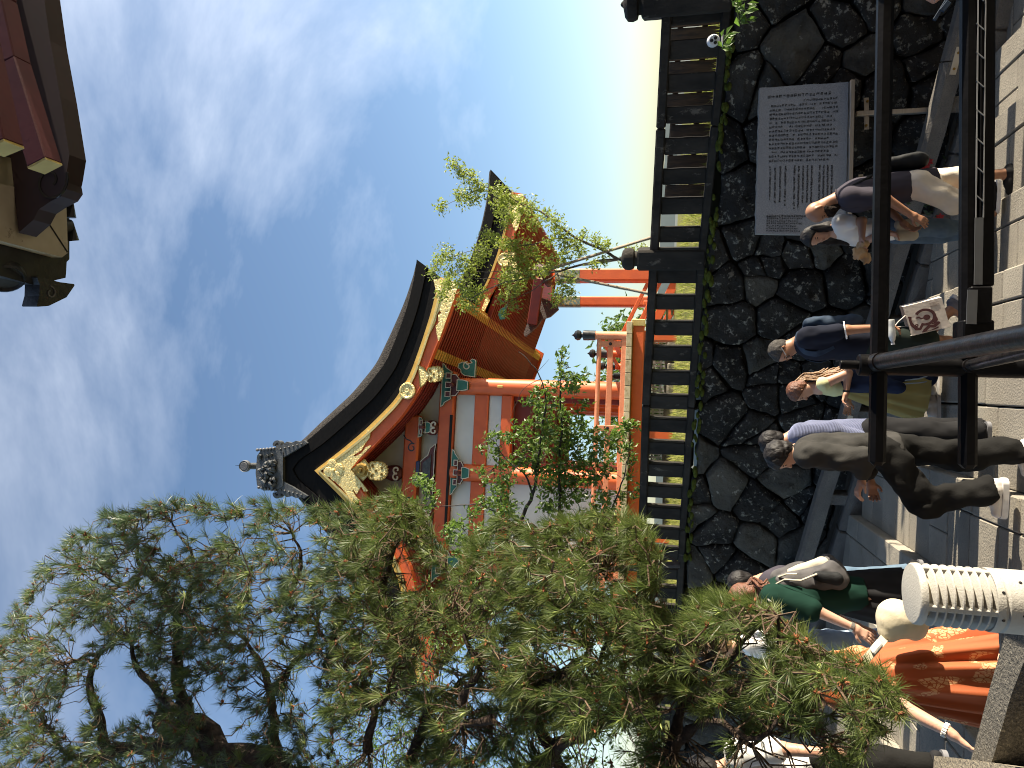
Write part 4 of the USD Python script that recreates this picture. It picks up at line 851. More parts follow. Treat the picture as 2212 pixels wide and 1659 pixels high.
# two pipes come from the post towards the camera
p = at(1893, 783, yR - .03); q = at(2212, 728, 2.22); q2 = q + (q - p) * .9
rl.part('near_pipe', MB().tube([p, lerp(p, q, .5), q, q2], .036, 18), 'iron_worn', smooth=40); rl.part('weld_collar', MB().tube([p, lerp(p, q, .06)], .042, 16), 'iron_worn', smooth=40)
p = at(2093, 790, yR - .03); q = at(2212, 761, 2.52); q2 = q + (q - p) * 1.3
rl.part('near_pipe', MB().tube([p, q, q2], .024, 16), 'iron_worn', smooth=40); rl.part('weld_collar', MB().tube([p, lerp(p, q, .06)], .03, 14), 'iron_worn', smooth=40)
for Yp in (-60,): rl.part('post', MB().tube([at(1880, Yp, yR), at(2400, Yp, yR)], .044, 16), 'iron_black', smooth=40)

# ---------------------------------------------------------------- bollard lamp
bc = at(1967, 1281, 2.6); bx, by, bz = bc
bo = thing('bollard_lamp', 'cream white louvred cylindrical bollard lamp at the landing edge', 'bollard lamp', (bx, by, 0))
r_ = .1005
zt = lambda X: at(X, 1290, 2.5)[2]
z_cap0, z_s1, z_ring = bz - .024, zt(2162) , zt(2176)
bo.part('cap', MB().lathe([(0, bz + .002), (r_ * .93, bz), (r_ * .985, bz - .006), (r_, bz - .018), (r_, z_cap0), (r_ * .86, z_cap0), (0, z_cap0 - .01)], (bx, by, 0), BZ, 56), 'lamp_paint', smooth=50)
bo.part('core', MB().lathe([(.066, z_s1 - .02), (.066, z_cap0)], (bx, by, 0), BZ, 32), 'lamp_core', smooth=40)
NS = 8; hs = (z_cap0 - z_s1) / NS
for k in range(NS):
    z = z_cap0 - hs * (k + 1)
    bo.part('louvre', MB().lathe([(.080, z + hs * .50), (r_ * .985, z + hs * .10), (r_ * .995, z + hs * .05), (r_ * .995, z - hs * .14), (r_ * .96, z - hs * .14), (.080, z + hs * .34), (.080, z + hs * .50)], (bx, by, 0), BZ, 48), 'lamp_paint', smooth=30)
for an in (-102, -12, 78, 168):
    a = math.radians(an); d = np.array([math.cos(a), math.sin(a), 0]); s = np.array([-d[1], d[0], 0])
    bo.part('rib', MB().box((bx, by, (z_cap0 + z_s1) / 2) + d * (r_ - .012), (.022, .020, z_cap0 - z_s1 + .01), d, s, BZ, .003), 'lamp_paint')
bo.part('ring', MB().lathe([(.066, z_s1 + .005), (r_, z_s1 + .005), (r_ + .0015, z_s1), (r_ + .0015, z_ring), (r_ - .004, z_ring - .003), (r_ - .005, z_ring - .010)], (bx, by, 0), BZ, 56), 'lamp_paint', smooth=40)
bo.part('post', MB().lathe([(r_ - .005, z_ring - .008), (r_ + .001, z_ring - .014), (r_ + .001, -.05)], (bx, by, 0), BZ, 56), 'lamp_paint', smooth=40)
for an, z in ((-112, z_s1 - .012), (-62, z_s1 - .012), (-100, z_ring - .05), (-40, z_ring - .05)):
    a = math.radians(an); d = np.array([math.cos(a), math.sin(a), 0]); bo.part('screw', MB().lathe([(0, .004), (.0045, .003), (.006, 0)], (bx, by, z) + d * r_, d, 10), 'lens_black')

# low concrete wall and granite kerb at the lower left
zw = .35
A = Polygon([tuple(atz(X, Y, zw)[:2]) for X, Y in ((2175, 1357), (2136, 1493), (2105, 1614), (2085, 1700), (2120, 1700), (2147, 1632), (2184, 1502), (2225, 1395), (2240, 1352))])
wl = thing('low_wall', 'low speckled concrete wall under the woman\'s outstretched hand beside the bollard lamp', 'low wall', (*np.array(A.centroid.coords[0]), -.9))
wl.part('coping', MB().extrude(A, .12, (0, 0, zw - .12), (1, 0, 0), (0, 1, 0), (0, 0, 1)), 'concrete'); wl.part('body', MB().extrude(A.buffer(-.02), 1.4, (0, 0, zw - 1.53), (1, 0, 0), (0, 1, 0), (0, 0, 1)), 'concrete')
B = Polygon([tuple(atz(X, Y, .42)[:2]) for X, Y in ((2019, 1636), (2060, 1640), (2147, 1652), (2240, 1668), (2240, 1760), (2010, 1740))]).buffer(.012).buffer(-.006)
single('granite_kerb', MB().extrude(B, 1.3, (0, 0, -.88), (1, 0, 0), (0, 1, 0), (0, 0, 1)), 'concrete_light', 'rough light granite block at the lower left corner next to the low wall', 'stone block')
single('landing', MB().box((0, .6, -.3), (14, 5.4, .6)), 'granite', kind='structure')

# ivy on the wall top at the right, red flowers in the bed
def leaf(mb, p, d, n, L, w, fold=.25, droop=.15):
    "a pointed leaf of four faces"
    d, n = unit(d), unit(n); s = unit(np.cross(d, n)); n = np.cross(s, d)
    m_ = p + d * L * .45; t = p + d * L - n * L * droop
    mb.add([p, m_ + s * w / 2 + n * w * fold, m_, m_ - s * w / 2 + n * w * fold, t], [[0, 2, 1], [0, 3, 2], [1, 2, 4], [2, 3, 4]]); return mb
rv = np.random.default_rng(17)
iv = thing('vine', 'sprigs of bright green leaves hanging over the top of the stone wall', 'vine', at(1590, 40, 8.1))
for pts in (((1575, 60), (1570, 85), (1560, 105)), ((1580, 0), (1592, 20), (1598, 52)), ((1596, 0), (1612, 25), (1605, 45))):
    P = [at(X, Y, 8.05) for X, Y in pts]; iv.part('stem', MB().tube(P, .006, 5), 'leaf_vine')
    for k in range(13):
        t = rv.random() * (len(P) - 1); i = int(t); p = lerp(P[i], P[i + 1], t - i) + rv.normal(0, .025, 3); iv.part('leaf', leaf(MB(), p, (rv.normal(0, .6), rv.normal(-.3, .4), -.6 + rv.normal(0, .4)), (rv.normal(.2, .3), -1, .5), rv.uniform(.08, .13), rv.uniform(.045, .07)), 'leaf_vine')
fp = np.array([wallpt(-.5, 0, -.35)[0], 0, 0]); 
fl = thing('flowering_plant', 'red flowering plant in the dark bed between the stone rail and the wall', 'plant', at(2010, 400, 8.55))
for k in range(70):
    p = at(rv.uniform(1965, 2045), rv.uniform(330, 520), 8.5 + rv.uniform(-.1, .15)); fl.part('leaf', leaf(MB(), p, rv.normal(0, 1, 3) + [0, -.3, .2], (0, -.6, 1), .07, .03), 'leaf_dark')
for (X, Y) in ((2012, 425), (2016, 432), (2010, 436), (1996, 395), (2001, 380), (1992, 405), (1985, 360), (2000, 362), (2022, 440), (1978, 380), (2030, 470), (2024, 476), (1972, 350), (2006, 350)):
    fr = MB(); c = at(X, Y, 8.42)
    for k in range(6): a = k * 1.047; leaf(fr, c, (math.cos(a), -.4, math.sin(a)), (0, -1, .2), .05, .035)
    fl.part('flower', fr, 'flower_red')
# ---------------------------------------------------------------- trees
def quat_to(d, spin):
    "rotation taking +z to d, spun about it"
    d = unit(d); c = np.array([0, 0, 1.0]); ax = np.cross(c, d); n = np.linalg.norm(ax); th = math.atan2(n, c @ d)
    ax = ax / n if n > 1e-9 else np.array([1.0, 0, 0]); s1, c1 = math.sin(th / 2), math.cos(th / 2); s2, c2 = math.sin(spin / 2), math.cos(spin / 2)
    w, v = c1 * c2 - s1 * s2 * ax[2], c1 * np.array([0, 0, s2]) + c2 * s1 * ax + np.cross(s1 * ax, [0, 0, s2])
    return Gf.Quath(float(w), *map(float, v))
def instancer(parent, name, protos, mname, P, D, S, seed):
    r = np.random.default_rng(seed); path = free_path(parent.path, name); pi = UsdGeom.PointInstancer.Define(stage, path)
    tg = []
    for i, m in enumerate(protos):
        pp = f'{path}/{name}_shape' + (f'_{i:03d}' if i else ''); v, f = geo(m); usdkit.mesh(stage, pp, (v, f), LOOK[mname]); tg.append(pp)
    pi.CreatePrototypesRel().SetTargets([Sdf.Path(t) for t in tg])
    n = len(P); pi.CreateProtoIndicesAttr(Vt.IntArray([int(k) for k in r.integers(0, len(protos), n)]))
    pi.CreatePositionsAttr(Vt.Vec3fArray.FromNumpy((np.asarray(P) - parent.o).astype(np.float32)))
    pi.CreateOrientationsAttr(Vt.QuathArray([quat_to(d, r.uniform(0, 6.28)) for d in D]))
    pi.CreateScalesAttr(Vt.Vec3fArray.FromNumpy(np.repeat(np.asarray(S)[:, None], 3, 1).astype(np.float32)))
    tag(pi.GetPrim(), kind='stuff'); return pi
def wiggle(P, amp, r, step=.05):
    P = np.asarray(P, float); L = np.r_[0, np.cumsum(np.linalg.norm(np.diff(P, axis=0), axis=1))]; n = max(3, int(L[-1] / step)); t = np.linspace(0, L[-1], n)
    Q = np.stack([np.interp(t, L, P[:, k]) for k in range(3)], 1); Q = smooth1(Q, 2); s = r.uniform(0, 100)
    for k in range(3): Q[1:, k] += (meshkit.noise(np.c_[t[1:] * 9, np.full(n - 1, s), np.full(n - 1, k * 7.)]) - .5) * amp
    return Q
class Grow:
    "a skeleton that twigs attach to, nearest first"
    def __init__(self, r): self.pts, self.dirs, self.r, self.tw = [], [], r, MB()
    def limb(self, Q):
        for a, b in zip(Q[:-1], Q[1:]): self.pts.append(a); self.dirs.append(unit(b - a))
        self.pts.append(Q[-1]); self.dirs.append(unit(Q[-1] - Q[-2]))
    def attach(self, A, r0, r1, bend=.25, sides=4, kink=.12, rounds=9, maxlen=9.0):
        "returns the end direction of the twig that reaches each point of A"
        A = np.asarray(A); out = np.zeros_like(A); todo = np.arange(len(A)); self.ok = np.ones(len(A), bool)
        for it in range(rounds):
            if not len(todo): break
            T_ = cKDTree(np.array(self.pts)); d, i = T_.query(A[todo]); order = np.argsort(d); take = order if it == rounds - 1 else order[:max(1, len(order) // 2)]
            for k in take:
                j, b = todo[k], self.pts[i[k]]; a = A[j]; L = d[k] + 1e-6
                if L > maxlen: self.ok[j] = False; continue
                m1 = lerp(b, a, .4) + self.r.normal(0, kink, 3) * L - np.array([0, 0, bend * .3 * L]); m2 = lerp(b, a, .75) + self.r.normal(0, kink, 3) * L - np.array([0, 0, bend * .2 * L])
                ra = min(r1 * 2.0, r0 + (r1) * L); self.tw.tube([b, m1, m2, a], [ra, ra * .8, r0 * 1.2, r0], sides, caps=False)
                out[j] = unit(a - m2); self.pts += [m1, m2, a]; self.dirs += [out[j]] * 3
            todo = np.delete(todo, take)
        return out

# --- the pine on the left
rp = np.random.default_rng(33)
def pd(X): return float(np.interp(X, [0, 900, 1400, 1950], [5.6, 5.1, 4.3, 3.5]))
def A_(pts): return [(x * .4, 995.6 + y * .4) for x, y in pts]
def E_(pts): return [(497.8 + x / 3, 1106 + y / 3) for x, y in pts]
def F_(pts): return [(1106 + x / 3, 1106 + y / 3) for x, y in pts]
limbs = [  # picture course, radius at start and end, depth shift
    (A_([(1250, 1720), (1000, 1500), (850, 1540), (700, 1545), (590, 1560), (500, 1640), (380, 1720)]), .075, .06, 0.1),
    (A_([(585, 1560), (545, 1450), (545, 1350), (500, 1280), (480, 1200), (500, 1100), (545, 1060), (470, 1060), (380, 1080), (340, 1100)]), .045, .014, .1),
    (A_([(520, 1600), (400, 1600), (320, 1560), (300, 1480), (240, 1430)]), .035, .012, .1), (A_([(1000, 1380), (870, 1260), (800, 1180), (740, 1110), (710, 1060), (720, 1000), (690, 940)]), .045, .012, -.1),
    (A_([(1010, 1400), (960, 1180), (950, 1080), (970, 900), (980, 820), (900, 790), (880, 700), (860, 630), (770, 600), (740, 540), (745, 440), (720, 390)]), .06, .010, .2),
    (A_([(980, 820), (1020, 700), (1080, 620), (1070, 540), (1180, 470)]), .035, .010, .2), (A_([(770, 600), (640, 680), (540, 590), (400, 570)]), .018, .007, .1),
    (A_([(700, 660), (600, 700), (520, 760)]), .014, .006, .1), (A_([(980, 560), (1050, 500), (960, 400), (930, 320)]), .015, .006, .2),
    (A_([(1490, 1560), (1470, 1300), (1440, 1180), (1400, 1080), (1330, 980)]), .05, .016, .3), (A_([(1450, 1230), (1520, 1190), (1600, 1080), (1680, 1000), (1720, 900)]), .035, .012, .1),
    (E_([(620, 1000), (720, 640), (770, 560), (830, 480), (790, 440), (700, 380)]), .04, .012, .3), (E_([(300, 640), (330, 540), (400, 470), (470, 400), (440, 250), (400, 130)]), .03, .008, .3),
    (E_([(950, 620), (990, 520), (1010, 400), (1060, 250), (1130, 130), (1200, 40)]), .03, .008, .1), (E_([(890, 1560), (900, 1450), (920, 1330), (950, 1260), (850, 1220), (800, 1100), (740, 1010)]), .04, .010, -.2),
    (E_([(940, 1250), (1040, 1180), (1020, 1060), (1090, 920)]), .025, .008, -.2), (E_([(1500, 1240), (1550, 1130), (1650, 1020), (1540, 880), (1470, 690), (1310, 650)]), .03, .008, -.3),
    (E_([(1170, 1700), (1190, 1480), (1300, 1300), (1400, 1180), (1480, 1080)]), .05, .02, .2), (E_([(1700, 1340), (1600, 1370), (1500, 1400)]), .028, .022, -.3),
    (F_([(60, 1740), (150, 1650), (280, 1540), (380, 1450), (520, 1420), (640, 1360), (720, 1310), (870, 1230), (950, 1180), (960, 1090), (950, 1040), (970, 1000), (1060, 960), (1180, 980), (1280, 960), (1350, 1000)]), .062, .013, 0),
    (F_([(950, 1180), (1010, 1160), (1100, 1090), (1200, 1020), (1260, 1000), (1330, 900)]), .028, .009, -.05), (F_([(1000, 1160), (1080, 1130), (1220, 1070), (1330, 1060)]), .020, .008, .1),
    (F_([(1000, 1170), (1060, 1190), (1180, 1210), (1330, 1190), (1400, 1170), (1550, 1060), (1650, 980)]), .024, .008, -.1), (F_([(1100, 1250), (1170, 1240), (1290, 1270), (1390, 1210)]), .022, .008, 0),
    (F_([(960, 1740), (990, 1640), (1050, 1560), (1040, 1470), (1080, 1350), (1110, 1250)]), .055, .022, .1), (F_([(1040, 1560), (1120, 1440), (1200, 1390), (1280, 1345), (1350, 1370), (1450, 1410), (1560, 1500)]), .030, .014, -.1),
    (F_([(60, 1180), (150, 1130), (240, 1090), (330, 1040), (450, 930), (490, 860)]), .04, .012, -.1), (F_([(380, 1450), (440, 1360), (480, 1280)]), .02, .008, 0),
    (F_([(1640, 1030), (1700, 880), (1740, 760), (1700, 640)]), .014, .006, -.2), (F_([(720, 1310), (650, 1150), (560, 1010), (620, 820), (720, 700), (860, 640)]), .024, .007, .1),
    (F_([(940, 1040), (860, 900), (760, 760), (640, 560), (600, 380)]), .020, .006, .1), (F_([(480, 880), (440, 640), (380, 420), (300, 240)]), .02, .006, .1),
    (F_([(1450, 1410), (1560, 1500), (1660, 1450), (1740, 1330)]), .014, .007, -.15), (F_([(1350, 1000), (1480, 860), (1600, 760)]), .012, .006, -.1)]
o_ = at(1500, 1760, 4.3); o_[2] = -.8
pine = thing('pine_tree', 'large old pine with twisted limbs and brown cone clusters filling the left side', 'pine tree', o_)
gp = Grow(rp)
for px, r0, r1, dz in limbs:
    Q = wiggle([at(x, y, pd(x) + dz) for x, y in px], .045, rp); n = len(Q); t = np.linspace(0, 1, n)
    rad = (r0 * (1 - t) + r1 * t) * (1 + .35 * (meshkit.noise(np.c_[Q * 11]) - .5))
    v, f = MB().tube(Q, rad, 9).arrays(); v = v + (meshkit.noise(v * 26)[:, None] - .5) * .012
    pine.part('limb', (v, f), 'bark_pine', smooth=60); gp.limb(Q)
# trunk outside the frame carries the limbs
tb_ = [np.array([-3.3, 4.6, -.9]), np.array([-3.2, 4.6, .6]), np.array([-3.45, 4.9, 2.2]), np.array([-3.3, 5.2, 4.2]), np.array([-3.1, 5.6, 6.0])]
Q = wiggle(tb_, .15, rp, .15); v, f = MB().tube(Q, np.linspace(.24, .09, len(Q)), 14).arrays(); pine.part('trunk', (v + (meshkit.noise(v * 9)[:, None] - .5) * .05, f), 'bark_pine', smooth=60)
for k in (0, 9, 17, 19, 24, 26):
    px, r0, r1, dz = limbs[k]; p = at(*px[0], pd(px[0][0]) + dz); j = np.argmin(np.linalg.norm(Q - p + [0, 0, .4], axis=1)); pine.part('limb', MB().tube(wiggle([Q[j], lerp(Q[j], p, .5) + [0, 0, -.06], p], .05, rp), np.linspace(r0 * 1.4, r0, max(3, int(np.linalg.norm(Q[j] - p) / .05))) if 0 else r0, 9), 'bark_pine', smooth=60)
canopy = Polygon([(-60, 1400), (0, 1378), (24, 1318), (60, 1262), (80, 1238), (108, 1198), (150, 1160), (188, 1140), (224, 1114), (270, 1105), (332, 1088), (380, 1075), (412, 1070), (450, 1084), (500, 1095), (530, 1080), (565, 1078), (610, 1092), (680, 1098), (740, 1092), (800, 1080), (850, 1062), (890, 1078), (930, 1120), (950, 1180),
    (985, 1240), (1020, 1180), (1070, 1125), (1110, 1120), (1150, 1148), (1190, 1130), (1250, 1112), (1330, 1112), (1390, 1125), (1425, 1185), (1432, 1260), (1410, 1300), (1450, 1330), (1480, 1345), (1515, 1296), (1560, 1282), (1600, 1290), (1650, 1310), (1700, 1340), (1750, 1385), (1790, 1410), (1850, 1428), (1910, 1455), (1948, 1500), (1950, 1550), (1920, 1580),
    (1880, 1590), (1860, 1660), (1850, 1740), (-60, 1740)])
holes = unary_union([Polygon([(205, 1450), (225, 1400), (270, 1400), (290, 1440), (330, 1470), (345, 1520), (300, 1555), (240, 1590), (212, 1560), (225, 1500)]), Polygon([(120, 1560), (150, 1480), (190, 1470), (190, 1560), (160, 1620)]), Point(560, 1480).buffer(28), Point(650, 1380).buffer(22), Point(1500, 1610).buffer(65), Point(1580, 1560).buffer(40),
    Polygon([(1420, 1480), (1480, 1520), (1560, 1560), (1600, 1659), (1440, 1659)]), Polygon([(1600, 1600), (1740, 1570), (1800, 1660), (1600, 1740)]), Point(700, 1340).buffer(16), Point(610, 1600).buffer(26), Point(1090, 1560).buffer(24), Point(1010, 1610).buffer(22)])
canopy = canopy.difference(holes)
shapely.prepare(canopy); P = []
while len(P) < 6000:
    X, Y = rp.uniform(-60, 1950), rp.uniform(1055, 1720)
    if not canopy.contains(Point(X, Y)): continue
    c = meshkit.fbm(np.array([X / 95, Y / 95, 2.2]), 3); edge_ = canopy.boundary.distance(Point(X, Y)) < 32
    if rp.random() > np.clip((c - .36) * 5.5, .10, 1) and not (edge_ and rp.random() < .8): continue
    if 1430 < X and Y > 1480 and rp.random() < .45: continue
    if X < 800 and rp.random() < .22: continue
    P.append(at(X, Y, pd(X) + (rp.normal(0, .16) if edge_ else rp.normal(0, .38))))
P = np.array(P); D = gp.attach(P, .0032, .011, kink=.14, maxlen=.42); P, D = P[gp.ok], D[gp.ok]
pine.part('twigs', gp.tw, 'bark_twig', kind='stuff')
def tuft(r, n, L, spread, w):
    m = MB()
    for k in range(n):
        z0 = r.uniform(-.035, .012); a = r.uniform(0, 6.28); e = abs(r.normal(0, spread)) + .12; d = np.array([math.sin(e) * math.cos(a), math.sin(e) * math.sin(a), math.cos(e)]); l = L * r.uniform(.75, 1.1)
        s = unit(np.cross(d, r.normal(0, 1, 3))) * w; p = np.array([0, 0, z0]); b = d * l * .55 + p; t = p + d * l - np.array([0, 0, .10 * l * r.random()])
        m.add([p - s * .6, p + s * .6, b + s, b - s, t], [[0, 1, 2], [0, 2, 3], [3, 2, 4]])
    return m
protos = [tuft(rp, 42, .118, .52, .0015) for _ in range(3)] + [tuft(rp, 36, .108, .80, .0015) for _ in range(2)] + [tuft(rp, 34, .128, .38, .0015)]
dirs = np.array([unit(d * .8 + [0, -.15, .75] + rp.normal(0, .28, 3)) for d in D]); blue = (P[:, 2] > 4.0) & (rp.random(len(P)) < .5)
instancer(pine, 'needles', protos, 'needle', P[~blue], dirs[~blue], rp.uniform(.8, 1.15, (~blue).sum()), 1); instancer(pine, 'needles', protos[:4], 'needle_blue', P[blue], dirs[blue], rp.uniform(.85, 1.2, blue.sum()), 2)
def cones(r):
    m = MB()
    for k in range(r.integers(7, 13)):
        a = r.uniform(0, 6.28); d = unit([math.cos(a), math.sin(a), r.uniform(-.2, .9)]); m.tube([d * .004, d * .010, d * .021], [.0032, .0042, .0012], 5, caps=False)
    return m
def candle(r):
    m = MB()
    for k in range(r.integers(2, 5)):
        d = unit([r.normal(0, .4), r.normal(0, .4), 1]); m.tube([d * 0, d * .018, d * .038], [.0035, .0045, .0015], 5, caps=False)
    return m
pick = rp.random(len(P)) < .34; instancer(pine, 'cone_clusters', [cones(rp) for _ in range(4)], 'cone_brown', P[pick] + dirs[pick] * .004, dirs[pick], rp.uniform(.9, 1.5, pick.sum()), 3)
pk2 = rp.random(len(P)) < .30; instancer(pine, 'candles', [candle(rp) for _ in range(4)], 'candle_green', P[pk2], dirs[pk2], rp.uniform(.7, 1.3, pk2.sum()), 4)

# --- broadleaf trees
LEAF = [leaf(MB(), np.zeros(3), (0, 0, 1), (0, 1, 0), 1, w_, f_, dr) for w_, f_, dr in ((.42, .2, .12), (.5, .3, .25), (.36, .15, .3))]
def blobs_tree(t, r, stems, blobs, conv, d0, dvar, leafL, per, mleaf, mbark, r_twig, down=.6, sub=None):
    g_ = Grow(r)
    for px, a, b in stems:
        Q = wiggle([at(*conv(p), d0 + (i * .0)) for i, p in enumerate(px)], .03, r, .06); t.part('stem', MB().tube(Q, np.linspace(a, b, len(Q)), 7), mbark, smooth=60); g_.limb(Q)
    P, C = [], []
    for x, y, rr in blobs:
        X, Y = conv((x, y)); R = rr * sub; dd = d0 + r.normal(0, dvar); c = at(X, Y, dd); rw = R / 1533 * dd; C.append(c)
        for k in range(max(3, int(per * rr * rr / 1000))): C.append(c + r.normal(0, .45, 3) * rw * [1, .8, 1]) if k < 3 else None
        for k in range(max(4, int(per * rr * rr / 1000))): P.append(c + r.normal(0, .5, 3) * rw * [1, 1.2, 1])
    C = np.array(C); g_.attach(C, r_twig, r_twig * 2.5, bend=-.1, kink=.08, sides=4); t.part('twigs', g_.tw, mbark, kind='stuff')
    P = np.array(P); T_ = cKDTree(np.array(g_.pts)); dist, i = T_.query(P); B = np.array(g_.pts)[i]; P = np.where(dist[:, None] > .10, B + (P - B) * (.10 / np.maximum(dist, 1e-6))[:, None] * r.uniform(.5, 1.6, (len(P), 1)), P)
    Dn = np.array([unit(r.normal(0, .6, 3) + [0, -.1, -down]) for _ in P]); instancer(t, 'leaves', LEAF, mleaf, P, Dn, leafL * r.uniform(.6, 1.15, len(P)), 5)
    return g_
cz_ = lambda p: (885 + p[0] / 3.75, 331.9 + p[1] / 3.75)
b0 = at(1400, 556, 10.1); yt = thing('young_tree', 'young tree with fresh yellow green leaves tied to bamboo stakes by the newel post', 'young tree', (b0[0], b0[1], 1.2))
Yb = [(340, 80, 60), (400, 150, 70), (470, 170, 70), (520, 250, 80), (400, 330, 70), (250, 430, 60), (480, 370, 90), (580, 310, 70), (700, 290, 60), (760, 350, 80), (720, 420, 80), (850, 400, 90), (900, 480, 80), (800, 520, 90), (760, 580, 50), (980, 420, 70), (1000, 560, 90), (1100, 500, 70), (1180, 560, 70), (1200, 640, 70), (1120, 720, 60), (1250, 700, 90), (1340, 740, 70), (1400, 660, 50), (1500, 700, 60), (1580, 740, 60), (1380, 800, 60), (1230, 830, 80), (620, 660, 60), (680, 690, 60), (600, 760, 80), (560, 830, 80), (300, 820, 90), (220, 880, 70), (420, 870, 80), (480, 950, 90), (180, 960, 60), (330, 970, 70), (420, 1050, 80), (300, 1050, 70), (260, 1150, 60), (460, 1150, 90), (560, 1130, 80), (430, 1230, 60), (520, 1260, 50), (760, 740, 70), (840, 720, 60), (830, 800, 80), (900, 870, 90), (960, 760, 70), (1020, 830, 70), (960, 960, 90), (820, 960, 90), (760, 1010, 80), (880, 1050, 80), (820, 1110, 80), (740, 1180, 50), (830, 1220, 70), (760, 1290, 40), (1130, 880, 60), (1080, 950, 60), (1240, 900, 50), (1300, 1000, 50), (1240, 1060, 60), (1280, 1120, 70), (1180, 1130, 60), (1180, 1200, 50), (1480, 900, 50), (1570, 860, 50), (1720, 880, 40), (1780, 790, 40), (1870, 760, 40)]
Ys = [([(2300, 835), (1850, 840), (1680, 850), (1400, 890), (1200, 960), (1050, 975), (800, 1040), (690, 1070), (480, 1180)], .026, .006), ([(1680, 850), (1560, 775), (1320, 670), (1200, 580), (1080, 480), (900, 400), (760, 320), (600, 260), (480, 180), (380, 100)], .022, .004),
      ([(1310, 680), (1150, 690), (1000, 730), (860, 750), (640, 780), (480, 790), (390, 820), (220, 870)], .010, .003), ([(1200, 960), (1080, 900), (940, 830), (780, 700)], .009, .003), ([(1200, 970), (1060, 1060), (980, 1120), (800, 1200)], .009, .003), ([(600, 260), (440, 350), (250, 440)], .006, .003), ([(1050, 975), (760, 960), (480, 960), (320, 960)], .008, .003), ([(800, 1040), (600, 1000), (330, 1040), (250, 1140)], .006, .003)]
blobs_tree(yt, np.random.default_rng(2), Ys, Yb, cz_, 10.1, .22, .060, 28, 'leaf_young', 'bark_young', .0028, .5, sub=1 / 3.75)
stk = [((1925, 690), (1150, 930), 10.0), ((1895, 1125), (1195, 980), 10.2), ((1900, 825), (1400, 900), 10.05)]
for a, c, d in stk:
    a2 = tuple(np.array(a) + (np.array(a) - np.array(c)) * .35); p, q = at(*cz_(a2), d + .15), at(*cz_(c), d)
    st = single('bamboo_stake', MB().tube([lerp(p, q, t) for t in np.linspace(0, 1, 14)], [.020 + .003 * (i % 3 == 0) for i in range(14)], 8), 'bamboo', {690: 'grey bamboo stake leaning right from the young tree', 1125: 'grey bamboo stake leaning left from the young tree', 825: 'grey bamboo stake standing close along the young tree trunk'}[a[1]], 'bamboo stake', 'stakes of the young tree', smooth=40)
ch_ = lambda p: (885 + p[0] / 3, 719 + p[1] / 3)
b0 = at(1440, 1030, 11.3); ct = thing('cherry_tree', 'slender tree with glossy drooping green leaves before the white plaster gable', 'broadleaf tree', (b0[0], b0[1], 1.2))
Cb = [(990, 130, 40), (975, 200, 45), (960, 260, 40), (1000, 330, 60), (1060, 300, 70), (1130, 280, 40), (930, 340, 40), (1050, 380, 50), (840, 370, 50), (900, 420, 50), (780, 450, 50), (860, 480, 60), (960, 470, 50), (1130, 460, 40), (1000, 560, 70), (1080, 560, 60), (860, 560, 70), (780, 590, 60), (720, 640, 60), (900, 650, 80), (1010, 660, 80), (1110, 620, 70), (1060, 720, 80), (1180, 680, 70), (960, 750, 90), (860, 740, 80), (760, 730, 70), (640, 680, 50), (560, 660, 50), (500, 690, 40), (450, 740, 30), (540, 780, 50), (600, 860, 60), (700, 820, 70), (800, 840, 80), (880, 880, 80), (980, 880, 90), (1090, 820, 80), (1200, 800, 70), (1300, 700, 80), (1340, 640, 60), (1400, 620, 50), (1440, 590, 40), (1290, 800, 60), (1400, 740, 60), (1440, 820, 40), (1250, 900, 60), (1150, 930, 80), (1060, 960, 80), (960, 1000, 90), (860, 980, 70), (620, 950, 70), (560, 1000, 60), (480, 950, 40), (450, 900, 40), (590, 1060, 70), (640, 1130, 70), (880, 1120, 80), (980, 1120, 70), (1080, 1060, 70), (1230, 1060, 60), (1270, 1160, 70), (1180, 1150, 50), (1420, 930, 40), (1460, 1040, 40), (1370, 1060, 50), (600, 1180, 60), (540, 1120, 60), (460, 1110, 50), (400, 1170, 50), (320, 1250, 60), (260, 1260, 50), (250, 1330, 60), (330, 1350, 60), (300, 1420, 50), (450, 1280, 60), (500, 1340, 60), (100, 990, 60), (60, 950, 50), (150, 1070, 50), (120, 1130, 40), (30, 960, 40), (20, 1100, 50), (700, 1240, 60), (800, 1300, 60), (900, 1330, 70), (1000, 1280, 60), (1100, 1230, 60)]
Cs = [([(1750, 1500), (930, 1560), (960, 1300), (970, 1100), (965, 950), (970, 850), (985, 650), (975, 420), (985, 200), (990, 100)], .05, .006), ([(930, 1540), (700, 1270), (760, 1120), (800, 1050), (820, 930), (840, 760), (860, 600), (885, 480), (880, 370), (830, 250), (760, 160), (700, 125)], .042, .004), ([(1750, 1500), (1290, 1190), (1340, 1080), (1390, 920), (1420, 800), (1440, 610)], .024, .005), ([(800, 1050), (760, 920), (640, 840), (560, 720), (520, 680)], .018, .004),
      ([(700, 1270), (560, 1160), (460, 1110), (330, 1230)], .014, .004), ([(460, 1110), (240, 1120), (120, 1130), (60, 950)], .010, .003), ([(880, 370), (800, 340), (720, 335)], .005, .002), ([(850, 300), (760, 330), (700, 420), (650, 570)], .006, .002), ([(830, 250), (870, 200), (900, 170)], .004, .002), ([(700, 1270), (500, 1340), (320, 1350)], .012, .004)]
blobs_tree(ct, np.random.default_rng(6), Cs, Cb, ch_, 10.9, .25, .108, 18.0, 'leaf_cherry', 'bark_cherry', .003, .45, sub=1 / 3)
rb = np.random.default_rng(9)
